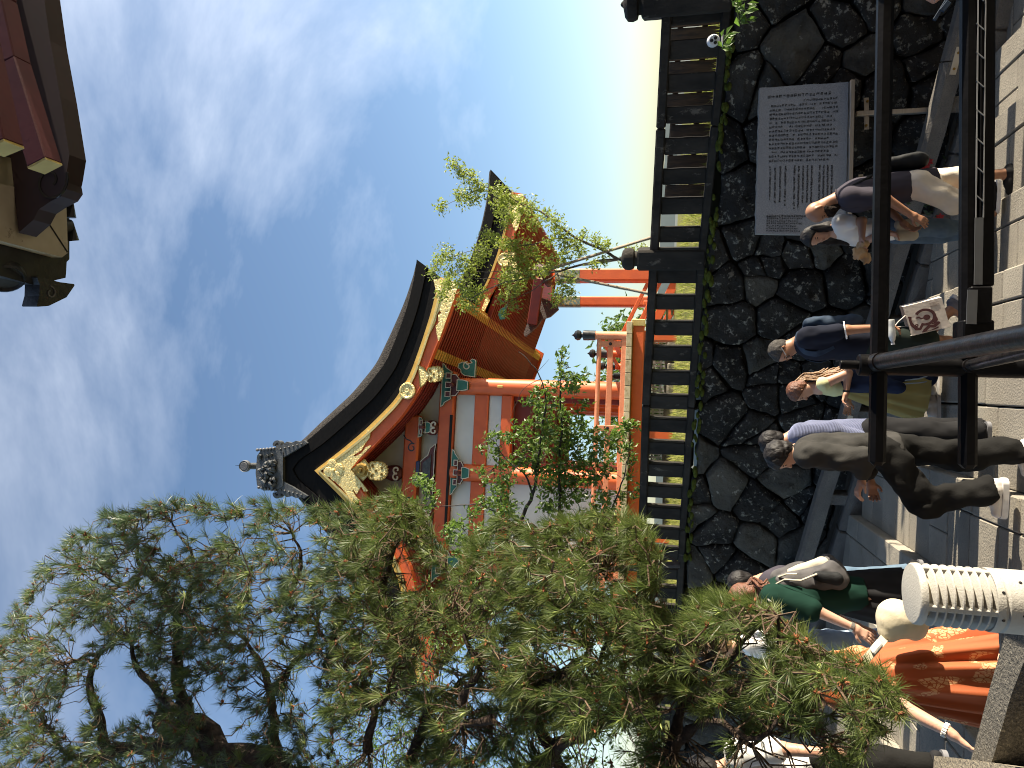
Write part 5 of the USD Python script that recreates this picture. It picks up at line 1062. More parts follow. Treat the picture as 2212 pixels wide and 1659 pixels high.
def bulk_tree(name, label, poly, d0, dv, n, leafL, mleaf, base, cat='broadleaf tree', scale_blob=70, group=None, stems=3):
    t = thing(name, label, cat, base, group); g_ = Grow(rb); Pg = Polygon(poly); x0, y0, x1, y1 = Pg.bounds; C = []
    while len(C) < n:
        X, Y = rb.uniform(x0, x1), rb.uniform(y0, y1)
        if Pg.contains(Point(X, Y)) and meshkit.fbm(np.array([X / scale_blob, Y / scale_blob, d0]), 2) > .42: C.append(at(X, Y, d0 + rb.normal(0, dv)))
    C = np.array(C); m_ = C.mean(0)
    for k in range(stems):
        tip = C[np.argmax(C[:, 2] + rb.normal(0, 1, len(C)) * np.ptp(C[:, 2]) * .4)]; Q = wiggle([np.asarray(base, float), lerp(base, m_, .5) + rb.normal(0, .15, 3), lerp(m_, tip, .3), tip], .05 * d0 / 10, rb, .2 * d0 / 10); R0 = .008 * d0 * .7
        t.part('trunk' if k == 0 else 'limb', MB().tube(Q, np.linspace(R0, R0 * .12, len(Q)), 8), 'bark_cherry', smooth=60); g_.limb(Q)
    g_.attach(C, .0004 * d0, .001 * d0, bend=-.1, kink=.08, sides=3); t.part('twigs', g_.tw, 'bark_cherry', kind='stuff')
    P = np.repeat(C, 12, 0) + rb.normal(0, .022 * d0 * .55, (len(C) * 12, 3)); Dn = np.array([unit(rb.normal(0, .7, 3) + [0, -.1, -.4]) for _ in P]); instancer(t, 'leaves', LEAF, mleaf, P, Dn, leafL * rb.uniform(.6, 1.2, len(P)), 7)
bulk_tree('broadleaf_tree', 'leafy green tree standing on the terrace behind the pine branches', [(700, 1330), (780, 1290), (900, 1280), (980, 1250), (1100, 1240), (1250, 1290), (1390, 1320), (1430, 1500), (1420, 1720), (700, 1720)], 12.6, .6, 1100, .085, 'leaf_cherry', (-5.3, 12.8, 1.2))
for i, (poly, d, lab) in enumerate((([(1292, 800), (1306, 815), (1300, 850), (1318, 880), (1300, 930), (1330, 990), (1450, 1000), (1450, 780), (1330, 780)], 44, 'distant green tree seen through the gallery, between the columns'), ([(1318, 700), (1308, 735), (1325, 760), (1312, 790), (1450, 800), (1450, 700)], 47, 'distant green tree seen behind the small black finials of the gallery'),)):
    c = at(1440, np.mean([p[1] for p in poly]), d); bulk_tree('far_tree', lab, poly, d, 1.5, 160, .5, 'leaf_far', (c[0], c[1], -.5), 'distant tree', 40)

# white slatted fence far behind the terrace
c = at(1420, 860, 23); wf = thing('white_fence', 'low white slatted fence far behind the gaps of the stone pickets', 'fence', c)
p0, p1 = at(1405, 1010, 23), at(1405, 700, 23); p0[2] = p1[2] = (p0[2] + p1[2]) / 2; zb = at(1434, 860, 23)[2]
for k in range(42):
    p = lerp(p0, p1, k / 41); wf.part('slat', MB().box((p[0], p[1], (p[2] + zb) / 2), (.075, .02, p[2] - zb)), 'white_paint')
for X in (1426, 1411):
    z = at(X, 860, 23)[2]; wf.part('cross_rail', MB().box(((p0[0] + p1[0]) / 2, 23.03, z), (p1[0] - p0[0], .03, .06)), 'white_paint')
wf.part('footing', MB().box(((p0[0] + p1[0]) / 2, 23.05, zb - .3), (p1[0] - p0[0] + .2, .2, .6)), 'podium_stone')
# ---------------------------------------------------------------- people: bodies grown as one smooth surface from tapered limbs
class Field:
    def __init__(self, prims, h, pad=.05):
        lo = np.min([np.minimum(p[0] - p[2], p[1] - p[3]) for p in prims], 0) - pad; hi = np.max([np.maximum(p[0] + p[2], p[1] + p[3]) for p in prims], 0) + pad
        self.lo, self.h = lo, h; self.n = np.ceil((hi - lo) / h).astype(int) + 1; self.d = np.full(self.n, .25, np.float32)
    def box(self, lo, hi):
        a = np.clip(np.floor((lo - self.lo) / self.h).astype(int), 0, self.n - 1); b = np.clip(np.ceil((hi - self.lo) / self.h).astype(int) + 1, 1, self.n); return tuple(slice(x, y) for x, y in zip(a, b))
    def grid(self, sl): return np.stack(np.meshgrid(*[self.lo[k] + self.h * np.arange(sl[k].start, sl[k].stop) for k in range(3)], indexing='ij'), -1).astype(np.float32)
    def put(self, p, sub=False):
        a, b, ra, rb, k, fl = p; e = max(np.max(ra), np.max(rb)) * 1.0 + .06
        sl = self.box(np.minimum(a, b) - e - .03, np.maximum(a, b) + e + .03); q = self.grid(sl)
        ab_ = b - a; L2 = ab_ @ ab_; v = q - a.astype(np.float32)
        t = np.clip((v @ ab_.astype(np.float32)) / L2, 0, 1) if L2 > 1e-10 else np.zeros(q.shape[:-1], np.float32)
        w = v - t[..., None] * ab_.astype(np.float32)
        if fl is not None: ax, f = fl; w = w + ((w @ ax.astype(np.float32)) * (f - 1))[..., None] * ax.astype(np.float32)
        d = np.linalg.norm(w, axis=-1) - (ra + (rb - ra) * t)
        o = self.d[sl]
        if sub: self.d[sl] = np.maximum(o, -d); return
        hh = np.clip(.5 + .5 * (o - d) / k, 0, 1); self.d[sl] = o + (d - o) * hh - k * hh * (1 - hh)
    def wrinkle(self, amp, f, seed):
        m = np.abs(self.d) < .04; i = np.argwhere(m); p = self.lo + self.h * i
        self.d[m] += ((meshkit.noise(p * f, seed) - .5) * amp + (meshkit.noise(p * np.asarray(f) * 2.2, seed + 5) - .5) * amp * .45).astype(np.float32)
    def nets(self):
        d = self.d; s = d < 0; n = np.array(d.shape) - 1
        c = sum(s[x:x + n[0], y:y + n[1], z:z + n[2]].astype(np.int8) for x in (0, 1) for y in (0, 1) for z in (0, 1)); act = np.argwhere((c > 0) & (c < 8))
        idx = np.full(n, -1, int); idx[tuple(act.T)] = np.arange(len(act)); acc = np.zeros((len(act), 3)); cnt = np.zeros(len(act))
        for ax in range(3):
            o = [k for k in range(3) if k != ax]
            for u in (0, 1):
                for w in (0, 1):
                    p0 = act.copy(); p0[:, o[0]] += u; p0[:, o[1]] += w; p1 = p0.copy(); p1[:, ax] += 1
                    d0, d1 = d[tuple(p0.T)], d[tuple(p1.T)]; x = (d0 < 0) != (d1 < 0); t = np.where(x, d0 / np.where(x, d0 - d1, 1), 0)
                    q = p0.astype(float); q[:, ax] += t; acc[x] += q[x]; cnt[x] += 1
        v = self.lo + self.h * acc / np.maximum(cnt, 1)[:, None]; F = []
        for ax in range(3):
            o = [(ax + 1) % 3, (ax + 2) % 3]; a = s; sh = [slice(None)] * 3; sh0, sh1 = list(sh), list(sh); sh0[ax] = slice(0, -1); sh1[ax] = slice(1, None)
            e = np.argwhere(a[tuple(sh0)] != a[tuple(sh1)]); e = e[(e[:, o[0]] > 0) & (e[:, o[1]] > 0) & (e[:, o[0]] < n[o[0]]) & (e[:, o[1]] < n[o[1]])]
            ins = a[tuple(e.T)]
            def cell(u, w): q = e.copy(); q[:, o[0]] -= u; q[:, o[1]] -= w; return idx[tuple(q.T)]
            q = np.stack([cell(1, 1), cell(0, 1), cell(0, 0), cell(1, 0)], 1); q = np.where(ins[:, None], q, q[:, ::-1]); F.append(q[(q >= 0).all(1)])
        return v, np.vstack(F)
def C(a, b, ra, rb=None, k=.025, fl=None): return (np.asarray(a, float), np.asarray(b, float), ra, ra if rb is None else rb, k, fl)
def grown(prims, h=.010, wr=None, cut=(), seed=1, cutters=()):
    f = Field([p for p in prims], h); [f.put(p) for p in prims]
    if wr: f.wrinkle(wr[0], wr[1], seed)
    [f.put(p, True) for p in cutters]
    for q, nrm in cut:                                                # keep the side the normal points to
        sl = tuple(slice(0, k) for k in f.n); g = f.grid(sl); f.d = np.maximum(f.d, -((g - np.asarray(q, np.float32)) @ np.asarray(nrm, np.float32)))
    return f.nets()
def hand_prims(w, d, pn, th, curl_=.5, s=1.0):
    "palm and five fingers from wrist w along d; pn: palm normal; th: side the thumb leaves on"
    d, pn = unit(d), unit(pn); sd = unit(np.cross(d, pn)) * (1 if np.dot(np.cross(d, pn), th) >= 0 else -1); pn = unit(np.cross(sd, d)) * np.sign(np.dot(np.cross(sd, d), pn) or 1)
    L = []; base = w + d * .025 * s; kn = w + d * .090 * s
    L += [C(w, base, .026 * s, .028 * s, .01, (sd, .8)), C(base + sd * .012 * s, kn + sd * .022 * s, .019 * s, .014 * s, .012), C(base - sd * .012 * s, kn - sd * .022 * s, .019 * s, .014 * s, .012), C(base, kn, .018 * s, .014 * s, .012)]
    for k, (o, ln) in enumerate(((.031, .066), (.011, .076), (-.010, .071), (-.029, .056))):
        p = kn + sd * o * s; a = curl_ * .6; dd = unit(d * math.cos(a) + pn * math.sin(a) + sd * o * 2.2); q = p + dd * ln * .5 * s; a2 = curl_ * 1.5; d2 = unit(d * math.cos(a2) + pn * math.sin(a2) + sd * o * 1.5)
        L += [C(p, q, .0098 * s, .0092 * s, .003), C(q, q + d2 * ln * .55 * s, .0092 * s, .0078 * s, .003)]
    t0 = base + sd * .020 * s; t1 = t0 + unit(d * .6 + sd * .75 + pn * .25) * .042 * s; L += [C(t0, t1, .015 * s, .0115 * s, .006), C(t1, t1 + unit(d * .9 + sd * .25 + pn * (.2 + .3 * curl_)) * .036 * s, .0115 * s, .0088 * s, .003)]
    return L
def frame(look, up=(0, 0, 1)):
    f = unit(look); r = unit(np.cross(f, up)); u = np.cross(r, f); return f, r, u
def person(name_label, look, hd, nk, sh, el, wr, hips, kn, an, toe, skin='skin', s=1.0, hands=((None, None, .5), (None, None, .5)), chest=.115, belly=.105, hipr=.115, face=True, tilt=None, group=None):
    """joints as points; sh, el, wr, kn, an, toe are (near, far) pairs; look: where the face points"""
    J = dict(hd=hd, nk=nk, sh=sh, el=el, wr=wr, hips=hips, kn=kn, an=an, toe=toe); f, r, u = frame(look, tilt if tilt is not None else unit(hd - nk + np.array([0, 0, .06])))
    side = unit(sh[0] - sh[1]); tor = unit(nk - hips); fw = unit(np.cross(side, tor)); fw = fw if fw @ f > 0 else -fw; flat = (unit(fw), 1.26); chest += .012; belly += .008; bc, bb, bh = chest * .84, belly * .80, hipr * .80
    pr = [C(hd + u * .030 - f * .012, hd + u * .030 + f * .016, .079 * s, .074 * s, .02, (r, 1.12)), C(hd - f * .01, hd - u * .035 + f * .022, .068 * s, .056 * s, .03, (r, 1.08)), C(hd - u * .066 + f * .038, hd - u * .084 + f * .056, .036 * s, .024 * s, .03),
          C(hd - u * .06 + f * .01, hd - u * .08 + f * .04, .045 * s, .030 * s, .03, (r, .9)), C(hd + u * .012 + f * .078, hd - u * .026 + f * .100, .0085 * s, .0125 * s, .012), C(hd - u * .028 + f * .088 + r * .008, hd - u * .028 + f * .088 - r * .008, .009 * s, .009 * s, .006),
          C(hd + u * .024 + f * .072 + r * .03, hd + u * .024 + f * .072 - r * .03, .011 * s, .011 * s, .012), C(hd - u * .054 + f * .078 + r * .014, hd - u * .054 + f * .078 - r * .014, .0095 * s, .0095 * s, .010)]
    for sg in (1, -1): pr += [C(hd + r * sg * .074 - u * .018 - f * .004, hd + r * sg * .079 + u * .022 - f * .012, .009 * s, .012 * s, .008, (r, 1.6))]
    chest_p = nk - tor * .16 * s
    pr += [C(hd - u * .07 - f * .012, nk, .052 * s, .060 * s, .03), C(nk - tor * .03, chest_p, .070 * s, bc * s, .04, flat), C(chest_p, lerp(chest_p, hips, .55), bc * s, bb * s, .04, flat), C(lerp(chest_p, hips, .5), hips, bb * s, bh * s, .04, flat)]
    for i in (0, 1):
        sd_ = side * (1 if i == 0 else -1)
        pr += [C(nk - tor * .03, sh[i], .055 * s, .058 * s, .04), C(sh[i], el[i], .053 * s, .041 * s, .03), C(el[i], wr[i], .042 * s, .027 * s, .02)]
        hp = hips + sd_ * .085 * s; pr += [C(hp, kn[i], .074 * s, .055 * s, .03), C(kn[i], lerp(kn[i], an[i], .35), .055 * s, .056 * s, .03), C(lerp(kn[i], an[i], .3), an[i], .056 * s, .036 * s, .03), C(an[i], toe[i], .036 * s, .026 * s, .03)]
        hdir, pn, cu = hands[i]; hdir = unit(wr[i] - el[i]) if hdir is None else hdir
        pn = -sd_ if pn is None else pn; pr += hand_prims(wr[i], hdir, pn, f + .001, cu, s * 1.0)
    t = thing('person', name_label, 'person', (hips[0], hips[1], min(an[0][2], an[1][2]) - .08), group)
    t.J, t.f, t.r, t.u, t.s, t.side, t.tor, t.fw, t.flat, t.chest_p = J, f, r, u, s, side, tor, fw, flat, chest_p
    t.cb = (chest, belly, hipr)
    b = t.part('body', grown(pr, .008), skin, smooth=True)
    if face:
        for sg in (1, -1):
            e = hd + u * .008 + f * .0725 * s + r * sg * .031; b.part('eye', MB().ball(e, .0105, 1, (1, 1, .7)), 'eye_dark', smooth=True); b.part('eyebrow', MB().tube([e + u * .019 - r * sg * .012 + f * .008, e + u * .024 + f * .009, e + u * .018 + r * sg * .017 + f * .001], .0035, 5), 'hair_dark')
        b.part('lips', MB().tube([hd - u * .052 + f * .0825 + r * .018, hd - u * .050 + f * .0885, hd - u * .052 + f * .0825 - r * .018], [.002, .005, .002], 6), 'lip')
    t.body = b; return t
def shirt(t, mname, sleeve=.75, hem=.02, ease=.022, wr=(.024, (10, 10, 5)), name='shirt', open_neck=.0, seed=1, sl_r=.062, belly=None, collar=False):
    J, s = t.J, t.s; ch, be, hi = t.cb; e = ease; be = belly or be
    pr = [C(J['nk'] - t.tor * (.055 + open_neck), t.chest_p, .078 * s + e, ch * s + e, .05, t.flat), C(t.chest_p, lerp(t.chest_p, J['hips'], .6), ch * s + e, be * s + e, .05, t.flat), C(lerp(t.chest_p, J['hips'], .5), J['hips'] - t.tor * hem, be * s + e, hi * s + e, .05, t.flat)]
    for i in (0, 1):
        end = lerp(J['sh'][i], J['el'][i], min(sleeve, 1)); pr += [C(J['nk'] - t.tor * .065, J['sh'][i], .052 * s + e * .6, .058 * s + e, .04), C(J['sh'][i], end, .056 * s + e, sl_r * s + e * .4, .035)]
        if sleeve > 1: pr += [C(J['el'][i], lerp(J['el'][i], J['wr'][i], sleeve - 1), .055 * s + e * .5, .044 * s + e * .4, .03)]
    cut = [(J['hips'] - t.tor * (hem + .045), t.tor)]
    return t.part(name, grown(pr, .010, wr, cut, seed), mname, smooth=True)
def trousers(t, mname, length=(1.0, 1.0), ease=.02, wide=.0, wr=(.03, (9, 9, 5)), name='trousers', seed=2):
    J, s = t.J, t.s; e = ease; ct_ = []; pr = [C(J['hips'] + t.tor * .10, J['hips'] - t.tor * .02, t.cb[1] * s + e * .7, t.cb[2] * s + e, .05, t.flat)]
    for i in (0, 1):
        hp = J['hips'] + t.side * (1 if i == 0 else -1) * .085 * s; L = length[i]
        if L <= 1.0: pr.append(C(hp, lerp(hp, J['kn'][i], L), .092 * s + e, .068 * s + e + wide, .04))
        else: pr += [C(hp, J['kn'][i], .092 * s + e, .064 * s + e + wide * .6, .04), C(J['kn'][i], (q_ := lerp(J['kn'][i], J['an'][i], L - 1)), .062 * s + e + wide * .6, .046 * s + e * .7 + wide, .035)]; d_ = unit(J['an'][i] - J['kn'][i]); ct_.append(C(q_ + d_ * .12, q_ + d_ * .2, .12))
    return t.part(name, grown(pr, .010, wr, [], seed, ct_), mname, smooth=True)
def shoes(t, mname, sole='sole_white', h=.03, low=False):
    J = t.J
    for i in (0, 1):
        a, q = J['an'][i], J['toe'][i]; d = unit(q - a); dh = unit(d * [1, 1, 0]) if not low else d; up = BZ if not low else unit(np.cross(np.cross(d, BZ), d)); sd_ = np.cross(dh, up)
        heel = a - dh * .045 - up * .045; tip = heel + dh * .245
        up_ = [C(a, a - up * .04, .046, .05, .02), C(heel + up * .012, heel + dh * .13 + up * .012, .041, .043, .02), C(heel + dh * .12 + up * .006, tip - dh * .035, .043, .036, .02), C(a - up * .02, heel + dh * .15 + up * .012, .042, .036, .02)]
        n = t.part('shoe', grown(up_, .008, None, [(heel - up * .022, up)]), mname, smooth=True)
        P = LineString([(0, 0), (.11, .0), (.205, .006)]).buffer(.047, 8); n.part('sole', MB().extrude(P, h, heel - up * (.022 + h * .85), dh, sd_, up), sole)
def skin_strap(t, pts, w, mname, name='strap', par=None):
    m = MB(); Q = smooth1(resample(pts, 24), 3)
    for a, b in zip(Q[:-1], Q[1:]): m.beam(a, b + (b - a) * .15, w, .006, up=unit(lerp(a, b, .5) - t.J['nk'] * 0 - lerp(t.J['nk'], t.J['hips'], .4)))
    return (par or t).part(name, m, mname)
def locks(t, roots, path, n, spread, r0, mname, r, wave=.012, name='hair_lock', thick=.012):
    m = MB(); path = np.asarray(path)
    for k in range(n):
        o = r.normal(0, 1, 3) * spread; ph = r.uniform(0, 6.28); tt = np.linspace(0, 1, 16); Q = resample(path, 16) + o * np.linspace(.5, 1.2, 16)[:, None]; Q[:, 0] += wave * np.sin(tt * 16 + ph) * tt; Q[:, 1] += wave * np.cos(tt * 13 + ph) * tt
        m.tube(Q[:int(r.uniform(11, 17))], np.linspace(thick, thick * .25, 16)[:len(Q[:int(16)])][:len(Q)] if 0 else thick * .6, 5)
    return t.part(name, m, mname, kind='stuff')
def hair_cap(t, mname, back=.0, low=.03, vol=.012, front=.055, wr=(.010, (60, 60, 22)), name='hair', hang=None, seed=4):
    h, f, r, u, s = t.J['hd'], t.f, t.r, t.u, t.s
    pr = [C(h + u * .034 - f * .02, h + u * .034 + f * .012, .082 * s + vol, .076 * s + vol, .02, (r, 1.08)), C(h + u * .01 - f * .035, h - u * low - f * .035, .072 * s + vol, .058 * s + vol, .03, (r, 1.0))]
    if hang: pr += hang
    n1 = unit(-f * .80 + u * .60); q = h + f * front + u * .028
    return t.part(name, grown(pr, .008, wr, [(q, n1)] if not hang else [(q, n1)], seed), mname, smooth=True)
def P2(X, Y, d): return at(X, Y, d)
def dof(X, Y, z): return atz(X, Y, z)[1]

mat('skin', (.46, .26, .17), (.40, .215, .14), scale=9, rough=.5, bump=.05, bscale=60); mat('skin_tan', (.33, .165, .095), (.28, .135, .075), scale=9, rough=.5); mat('skin_pale', (.50, .29, .21), (.43, .24, .165), scale=9, rough=.5)
mat('eye_dark', (.02, .015, .012), rough=.2); mat('lip', (.30, .10, .085), rough=.45); mat('hair_dark', (.007, .006, .006), (.014, .012, .012), scale=40, rough=.55, spec=.3, stretch=(1, 1, .25), bump=.4, bscale=90); mat('hair_grey', (.035, .032, .03), (.075, .07, .064), scale=60, rough=.6, bump=.6, bscale=120, spec=.1)
mat('hair_brown', (.30, .17, .075), (.15, .08, .035), scale=50, rough=.45, stretch=(1, 1, .3), bump=.5, bscale=90); mat('hair_auburn', (.16, .06, .028), (.08, .03, .016), scale=50, rough=.5, bump=.5, bscale=90); mat('beard', (.035, .024, .018), (.015, .011, .009), scale=70, rough=.8, bump=1, bscale=120, spec=.1)
mat('tee_grey', (.050, .045, .057), (.040, .036, .046), scale=5, rough=.9, spec=.1); mat('shorts_cream', (.62, .56, .46), (.54, .48, .39), scale=8, rough=.9, bump=.15, bscale=90); mat('bag_black', (.014, .015, .016), (.024, .025, .026), scale=7, rough=.6, bump=.2, bscale=40, spec=.1)
mat('shoe_black', (.012, .012, .013), (.02, .02, .022), scale=20, rough=.7, spec=.1); mat('sole_white', (.66, .65, .63), (.56, .55, .53), scale=20, rough=.7); mat('sole_grey', (.16, .16, .17), rough=.7); mat('top_white', (.74, .73, .70), (.66, .65, .62), scale=6, rough=.9); mat('jeans_blue', (.115, .165, .22), (.075, .115, .165), scale=9, rough=.9, bump=.2, bscale=90, spots=(.35, .40, .45), spot_scale=14, spot_at=.66, spec=.1)
mat('jeans_pale', (.33, .41, .52), (.24, .31, .41), scale=7, rough=.9, bump=.2, bscale=90); mat('polo_navy', (.010, .012, .02), (.014, .016, .026), scale=5, rough=.9, spec=.1); mat('pack_blue', (.035, .055, .085), (.02, .03, .05), scale=6, rough=.7, spec=.1); mat('shorts_green', (.018, .026, .022), (.026, .034, .029), scale=6, rough=.9, spec=.1)
mat('shoe_grey', (.16, .16, .18), (.10, .10, .12), scale=14, rough=.8); mat('tote_cream', (.62, .56, .50), (.56, .50, .44), scale=3, rough=.7, bump=.15, bscale=18); mat('print_maroon', (.075, .02, .022), rough=.8); mat('print_grey', (.30, .24, .22), rough=.8); mat('bottle_clear', (.62, .64, .62), (.5, .52, .5), scale=14, rough=.15, spec=.7); mat('cap_white', (.7, .7, .7), rough=.5)
mat('cami_yellow', (.52, .52, .28), (.46, .46, .24), scale=6, rough=.9); mat('skirt_yellow', (.50, .44, .17), (.42, .36, .13), scale=4, rough=.85, transl=(.45, .38, .12)); mat('jacket_navy', (.018, .026, .055), (.012, .018, .04), scale=6, rough=.8, spec=.1); mat('stripe_pale', (.36, .44, .52), rough=.8); mat('watch_black', (.01, .01, .011), rough=.35); mat('shoe_white', (.66, .63, .58), (.55, .52, .48), scale=16, rough=.7)
wave_mat('knit_lavender', (.27, .30, .46), (.19, .215, .36), 55, 'z', .95, .9); mat('trouser_black', (.011, .011, .012), (.017, .017, .018), scale=5, rough=.9, spec=.1); mat('jacket_charcoal', (.040, .0385, .036), (.026, .0255, .024), scale=5, rough=.9, bump=.15, bscale=80, spec=.1); mat('trouser_charcoal', (.013, .0128, .0122), (.009, .0088, .0085), scale=5, rough=.9, bump=.15, bscale=80, spec=.1)
mat('tee_green', (.007, .026, .018), (.005, .02, .014), scale=5, rough=.9, spec=.1); mat('pack_grey', (.10, .095, .095), (.06, .058, .06), scale=7, rough=.8, spec=.1); mat('pack_beige', (.42, .39, .31), (.35, .32, .25), scale=7, rough=.8); mat('cream_bag', (.50, .445, .32), (.43, .38, .27), scale=4, rough=.75, bump=.25, bscale=14); mat('plastic_white', (.7, .69, .64), rough=.35); mat('glove_tan', (.45, .30, .16), (.36, .23, .11), scale=14, rough=.8); mat('beads', (.06, .02, .018), rough=.5); mat('metal_watch', (.5, .48, .44), metal=.8, rough=.3)
# printed dress: pale leaf bands on burnt orange
LOOK['dress_orange'] = usdkit.material(stage, '/World/Looks/dress_orange', {'g': ('geometry', {}), 'm': ('mapping', {'scale': (1, 1, .55), 'rotation': (0, .5, 0)}), 'w': ('noise_texture', {'scale': 4.6, 'detail': 1.2, 'distortion': 1.4}), 'v': ('voronoi_texture', {'feature': 'distance_to_edge', 'scale': 62.0}),
    'a': ('map_range', {'from_min': .555, 'from_max': .57, 'clamp': True}), 'b': ('map_range', {'from_min': .06, 'from_max': .11, 'clamp': True}), 'x': ('math', {'math_type': 'multiply'}), 'c': ('mix_color', {'a': (.30, .066, .014), 'b': (.50, .28, .13)}), 'p': ('principled_bsdf', {'roughness': .8})},
    [('g.position', 'm.vector'), ('m.vector', 'w.vector'), ('m.vector', 'v.vector'), ('w.fac', 'a.value'), ('v.distance', 'b.value'), ('a.result', 'x.value1'), ('b.result', 'x.value2'), ('x.value', 'c.fac'), ('c.result', 'p.base_color')], surface='p.BSDF')

LEFT = np.array([-1.0, 0, 0]); rh = np.random.default_rng(12)
N_, F_o = np.array([0, -.19, 0]), np.array([0, .19, 0])
def pair(n, f): return (np.asarray(n), np.asarray(f))

# 1. bald bearded man in a grey T-shirt and cream shorts
d = dof(2200, 390, -1.34) + .05; p = lambda X, Y, o=0: P2(X, Y, d + o)
t = person('bald bearded person in a grey T-shirt and cream shorts bending forward at the tablet', (-.62, -.10, -.55), p(1768, 455), p(1812, 428), pair(p(1836, 425, -.17), p(1838, 428, .2)), pair(p(1912, 428, -.24), p(1908, 440, .24)), pair(p(1968, 464, -.20), p(1950, 482, .05)), p(1985, 399), pair(p(2062, 436, -.10), p(2080, 386, .10)), pair(p(2132, 412, -.09), p(2172, 374, .10)), pair(p(2146, 462, -.09), p(2190, 428, .10)), 'skin_tan', 1.06,
           hands=((unit((-.5, -.1, -.85)), (-.3, .9, 0), .45), (unit((-.6, -.2, -.75)), (0, -.5, -.5), .7)), chest=.135, belly=.13, hipr=.13, tilt=unit((-.45, 0, .8)))
bm = t
shirt(t, 'tee_grey', .86, .085, .03, wr=(.026, (9, 9, 4)), seed=3); trousers(t, 'shorts_cream', (1.02, 1.0), .028, .018, name='shorts', seed=5); shoes(t, 'shoe_black', 'sole_white')
h, f, r, u = t.J['hd'], t.f, t.r, t.u
t.part('beard', grown([C(h - u * .045 + f * .05 + r * .05, h - u * .075 + f * .07, .028, .034, .03), C(h - u * .045 + f * .05 - r * .05, h - u * .075 + f * .07, .028, .034, .03), C(h - u * .075 + f * .07, h - u * .19 + f * .07, .056, .036, .03), C(h - u * .05 + f * .085, h - u * .06 + f * .09, .02, .022, .02)], .007, (.03, (45, 45, 20))), 'beard', smooth=True)
m = MB(); k_ = t.J['nk']
for a in np.linspace(0, 6.28, 26): m.ball(k_ + t.fw * .085 * math.cos(a) * .9 - t.tor * (.03 + .07 * max(0, math.cos(a))) + t.side * .09 * math.sin(a) + t.tor * .05, .006, 1)
t.part('bead_necklace', m, 'beads', kind='stuff')
sb = thing('sling_bag', 'black sling bag hanging at the back of the bald bearded person', 'bag', p(1950, 360))
c = p(1948, 356, .02); sb.part('pouch', grown([C(c + [0, -.05, .09], c + [.02, -.05, -.11], .075, .10, .05, (np.array([1., 0, 0]), 1.3)), C(c + [0, .08, .08], c + [.02, .08, -.10], .07, .09, .05, (np.array([1., 0, 0]), 1.3))], .01, (.02, (9, 9, 9))), 'bag_black', smooth=True)
sb.part('strap', MB().tube([p(1822, 412, -.14), p(1860, 392, -.16), p(1890, 376, -.12), p(1925, 362, -.08)], [.012, .014, .014, .012], 6), 'bag_black'); sb.part('strap', MB().tube([p(1975, 365, .0), p(1988, 385, -.14), p(1992, 402, -.16)], .008, 5), 'bag_black')

# 2. black-haired woman in white
d = dof(2140, 500, -1.22) + .12; p = lambda X, Y, o=0: P2(X, Y, d + o)
t = person('black-haired person in a white top and blue jeans looking at something in the hand', (-.62, -.62, -.30), p(1760, 511), p(1801, 498), pair(p(1815, 482, -.14), p(1817, 513, .12)), pair(p(1862, 478, -.22), p(1870, 520, .0)), pair(p(1862, 514, -.33), p(1915, 502, -.22)), p(1936, 496), pair(p(2040, 494, -.08), p(2038, 504, .1)), pair(p(2128, 488, -.05), p(2126, 500, .12)), pair(p(2136, 520, -.12), p(2134, 532, .02)), 'skin', .97, hands=((unit((-.9, -.3, .1)), (0, -.3, -1), .8), (unit((-.3, -.5, -.6)), (-.5, 0, .4), .6)), chest=.10, belly=.092, hipr=.115)
shirt(t, 'top_white', .55, -.04, .016, seed=7); trousers(t, 'jeans_blue', (1.95, 1.95), .012, .01, seed=8); shoes(t, 'shoe_white')
h, f, r, u = t.J['hd'], t.f, t.r, t.u
hair_cap(t, 'hair_dark', vol=.014, front=.045)
dn = np.array([0, 0, -1.0]); t.part('long_hair', grown([C(h - f * .06, h - f * .09 + dn * .16, .075, .085, .04), C(h - f * .09 + dn * .16, h - f * .06 + dn * .34, .085, .055, .04), C(h + r * .075 - f * .02, h + r * .085 + dn * .30 + f * .0, .032, .026, .03), C(h - r * .075 - f * .02, h - r * .095 + dn * .34 - f * .0, .034, .026, .03)], .008, (.016, (50, 50, 14))), 'hair_dark', smooth=True)
pass
wrap = thing('food_wrap', 'crumpled tan paper wrap held by the black-haired person in white', 'paper wrap', p(1862, 538, -.36))
c = p(1860, 536, -.36); wrap.part('paper', grown([C(c + [.05, 0, -.02], c + [-.06, -.02, .02], .035, .055, .02), C(c + [-.04, 0, .0], c + [-.10, 0, -.05], .045, .035, .02)], .008, (.05, (22, 22, 22))), 'glove_tan', smooth=50)
wb = thing('waist_bag', 'small beige cloth bag at the hip of the black-haired person in white', 'bag', p(1955, 500, -.2)); c = p(1956, 497, -.22); wb.part('pouch', grown([C(c + [.05, 0, .05], c + [.05, 0, -.06], .05, .055, .03, (np.array([0, 1., 0]), 1.5)), C(c + [-.05, 0, .05], c + [-.05, 0, -.06], .05, .055, .03, (np.array([0, 1., 0]), 1.5))], .009, (.015, (9, 9, 9))), 'pack_beige', smooth=True)

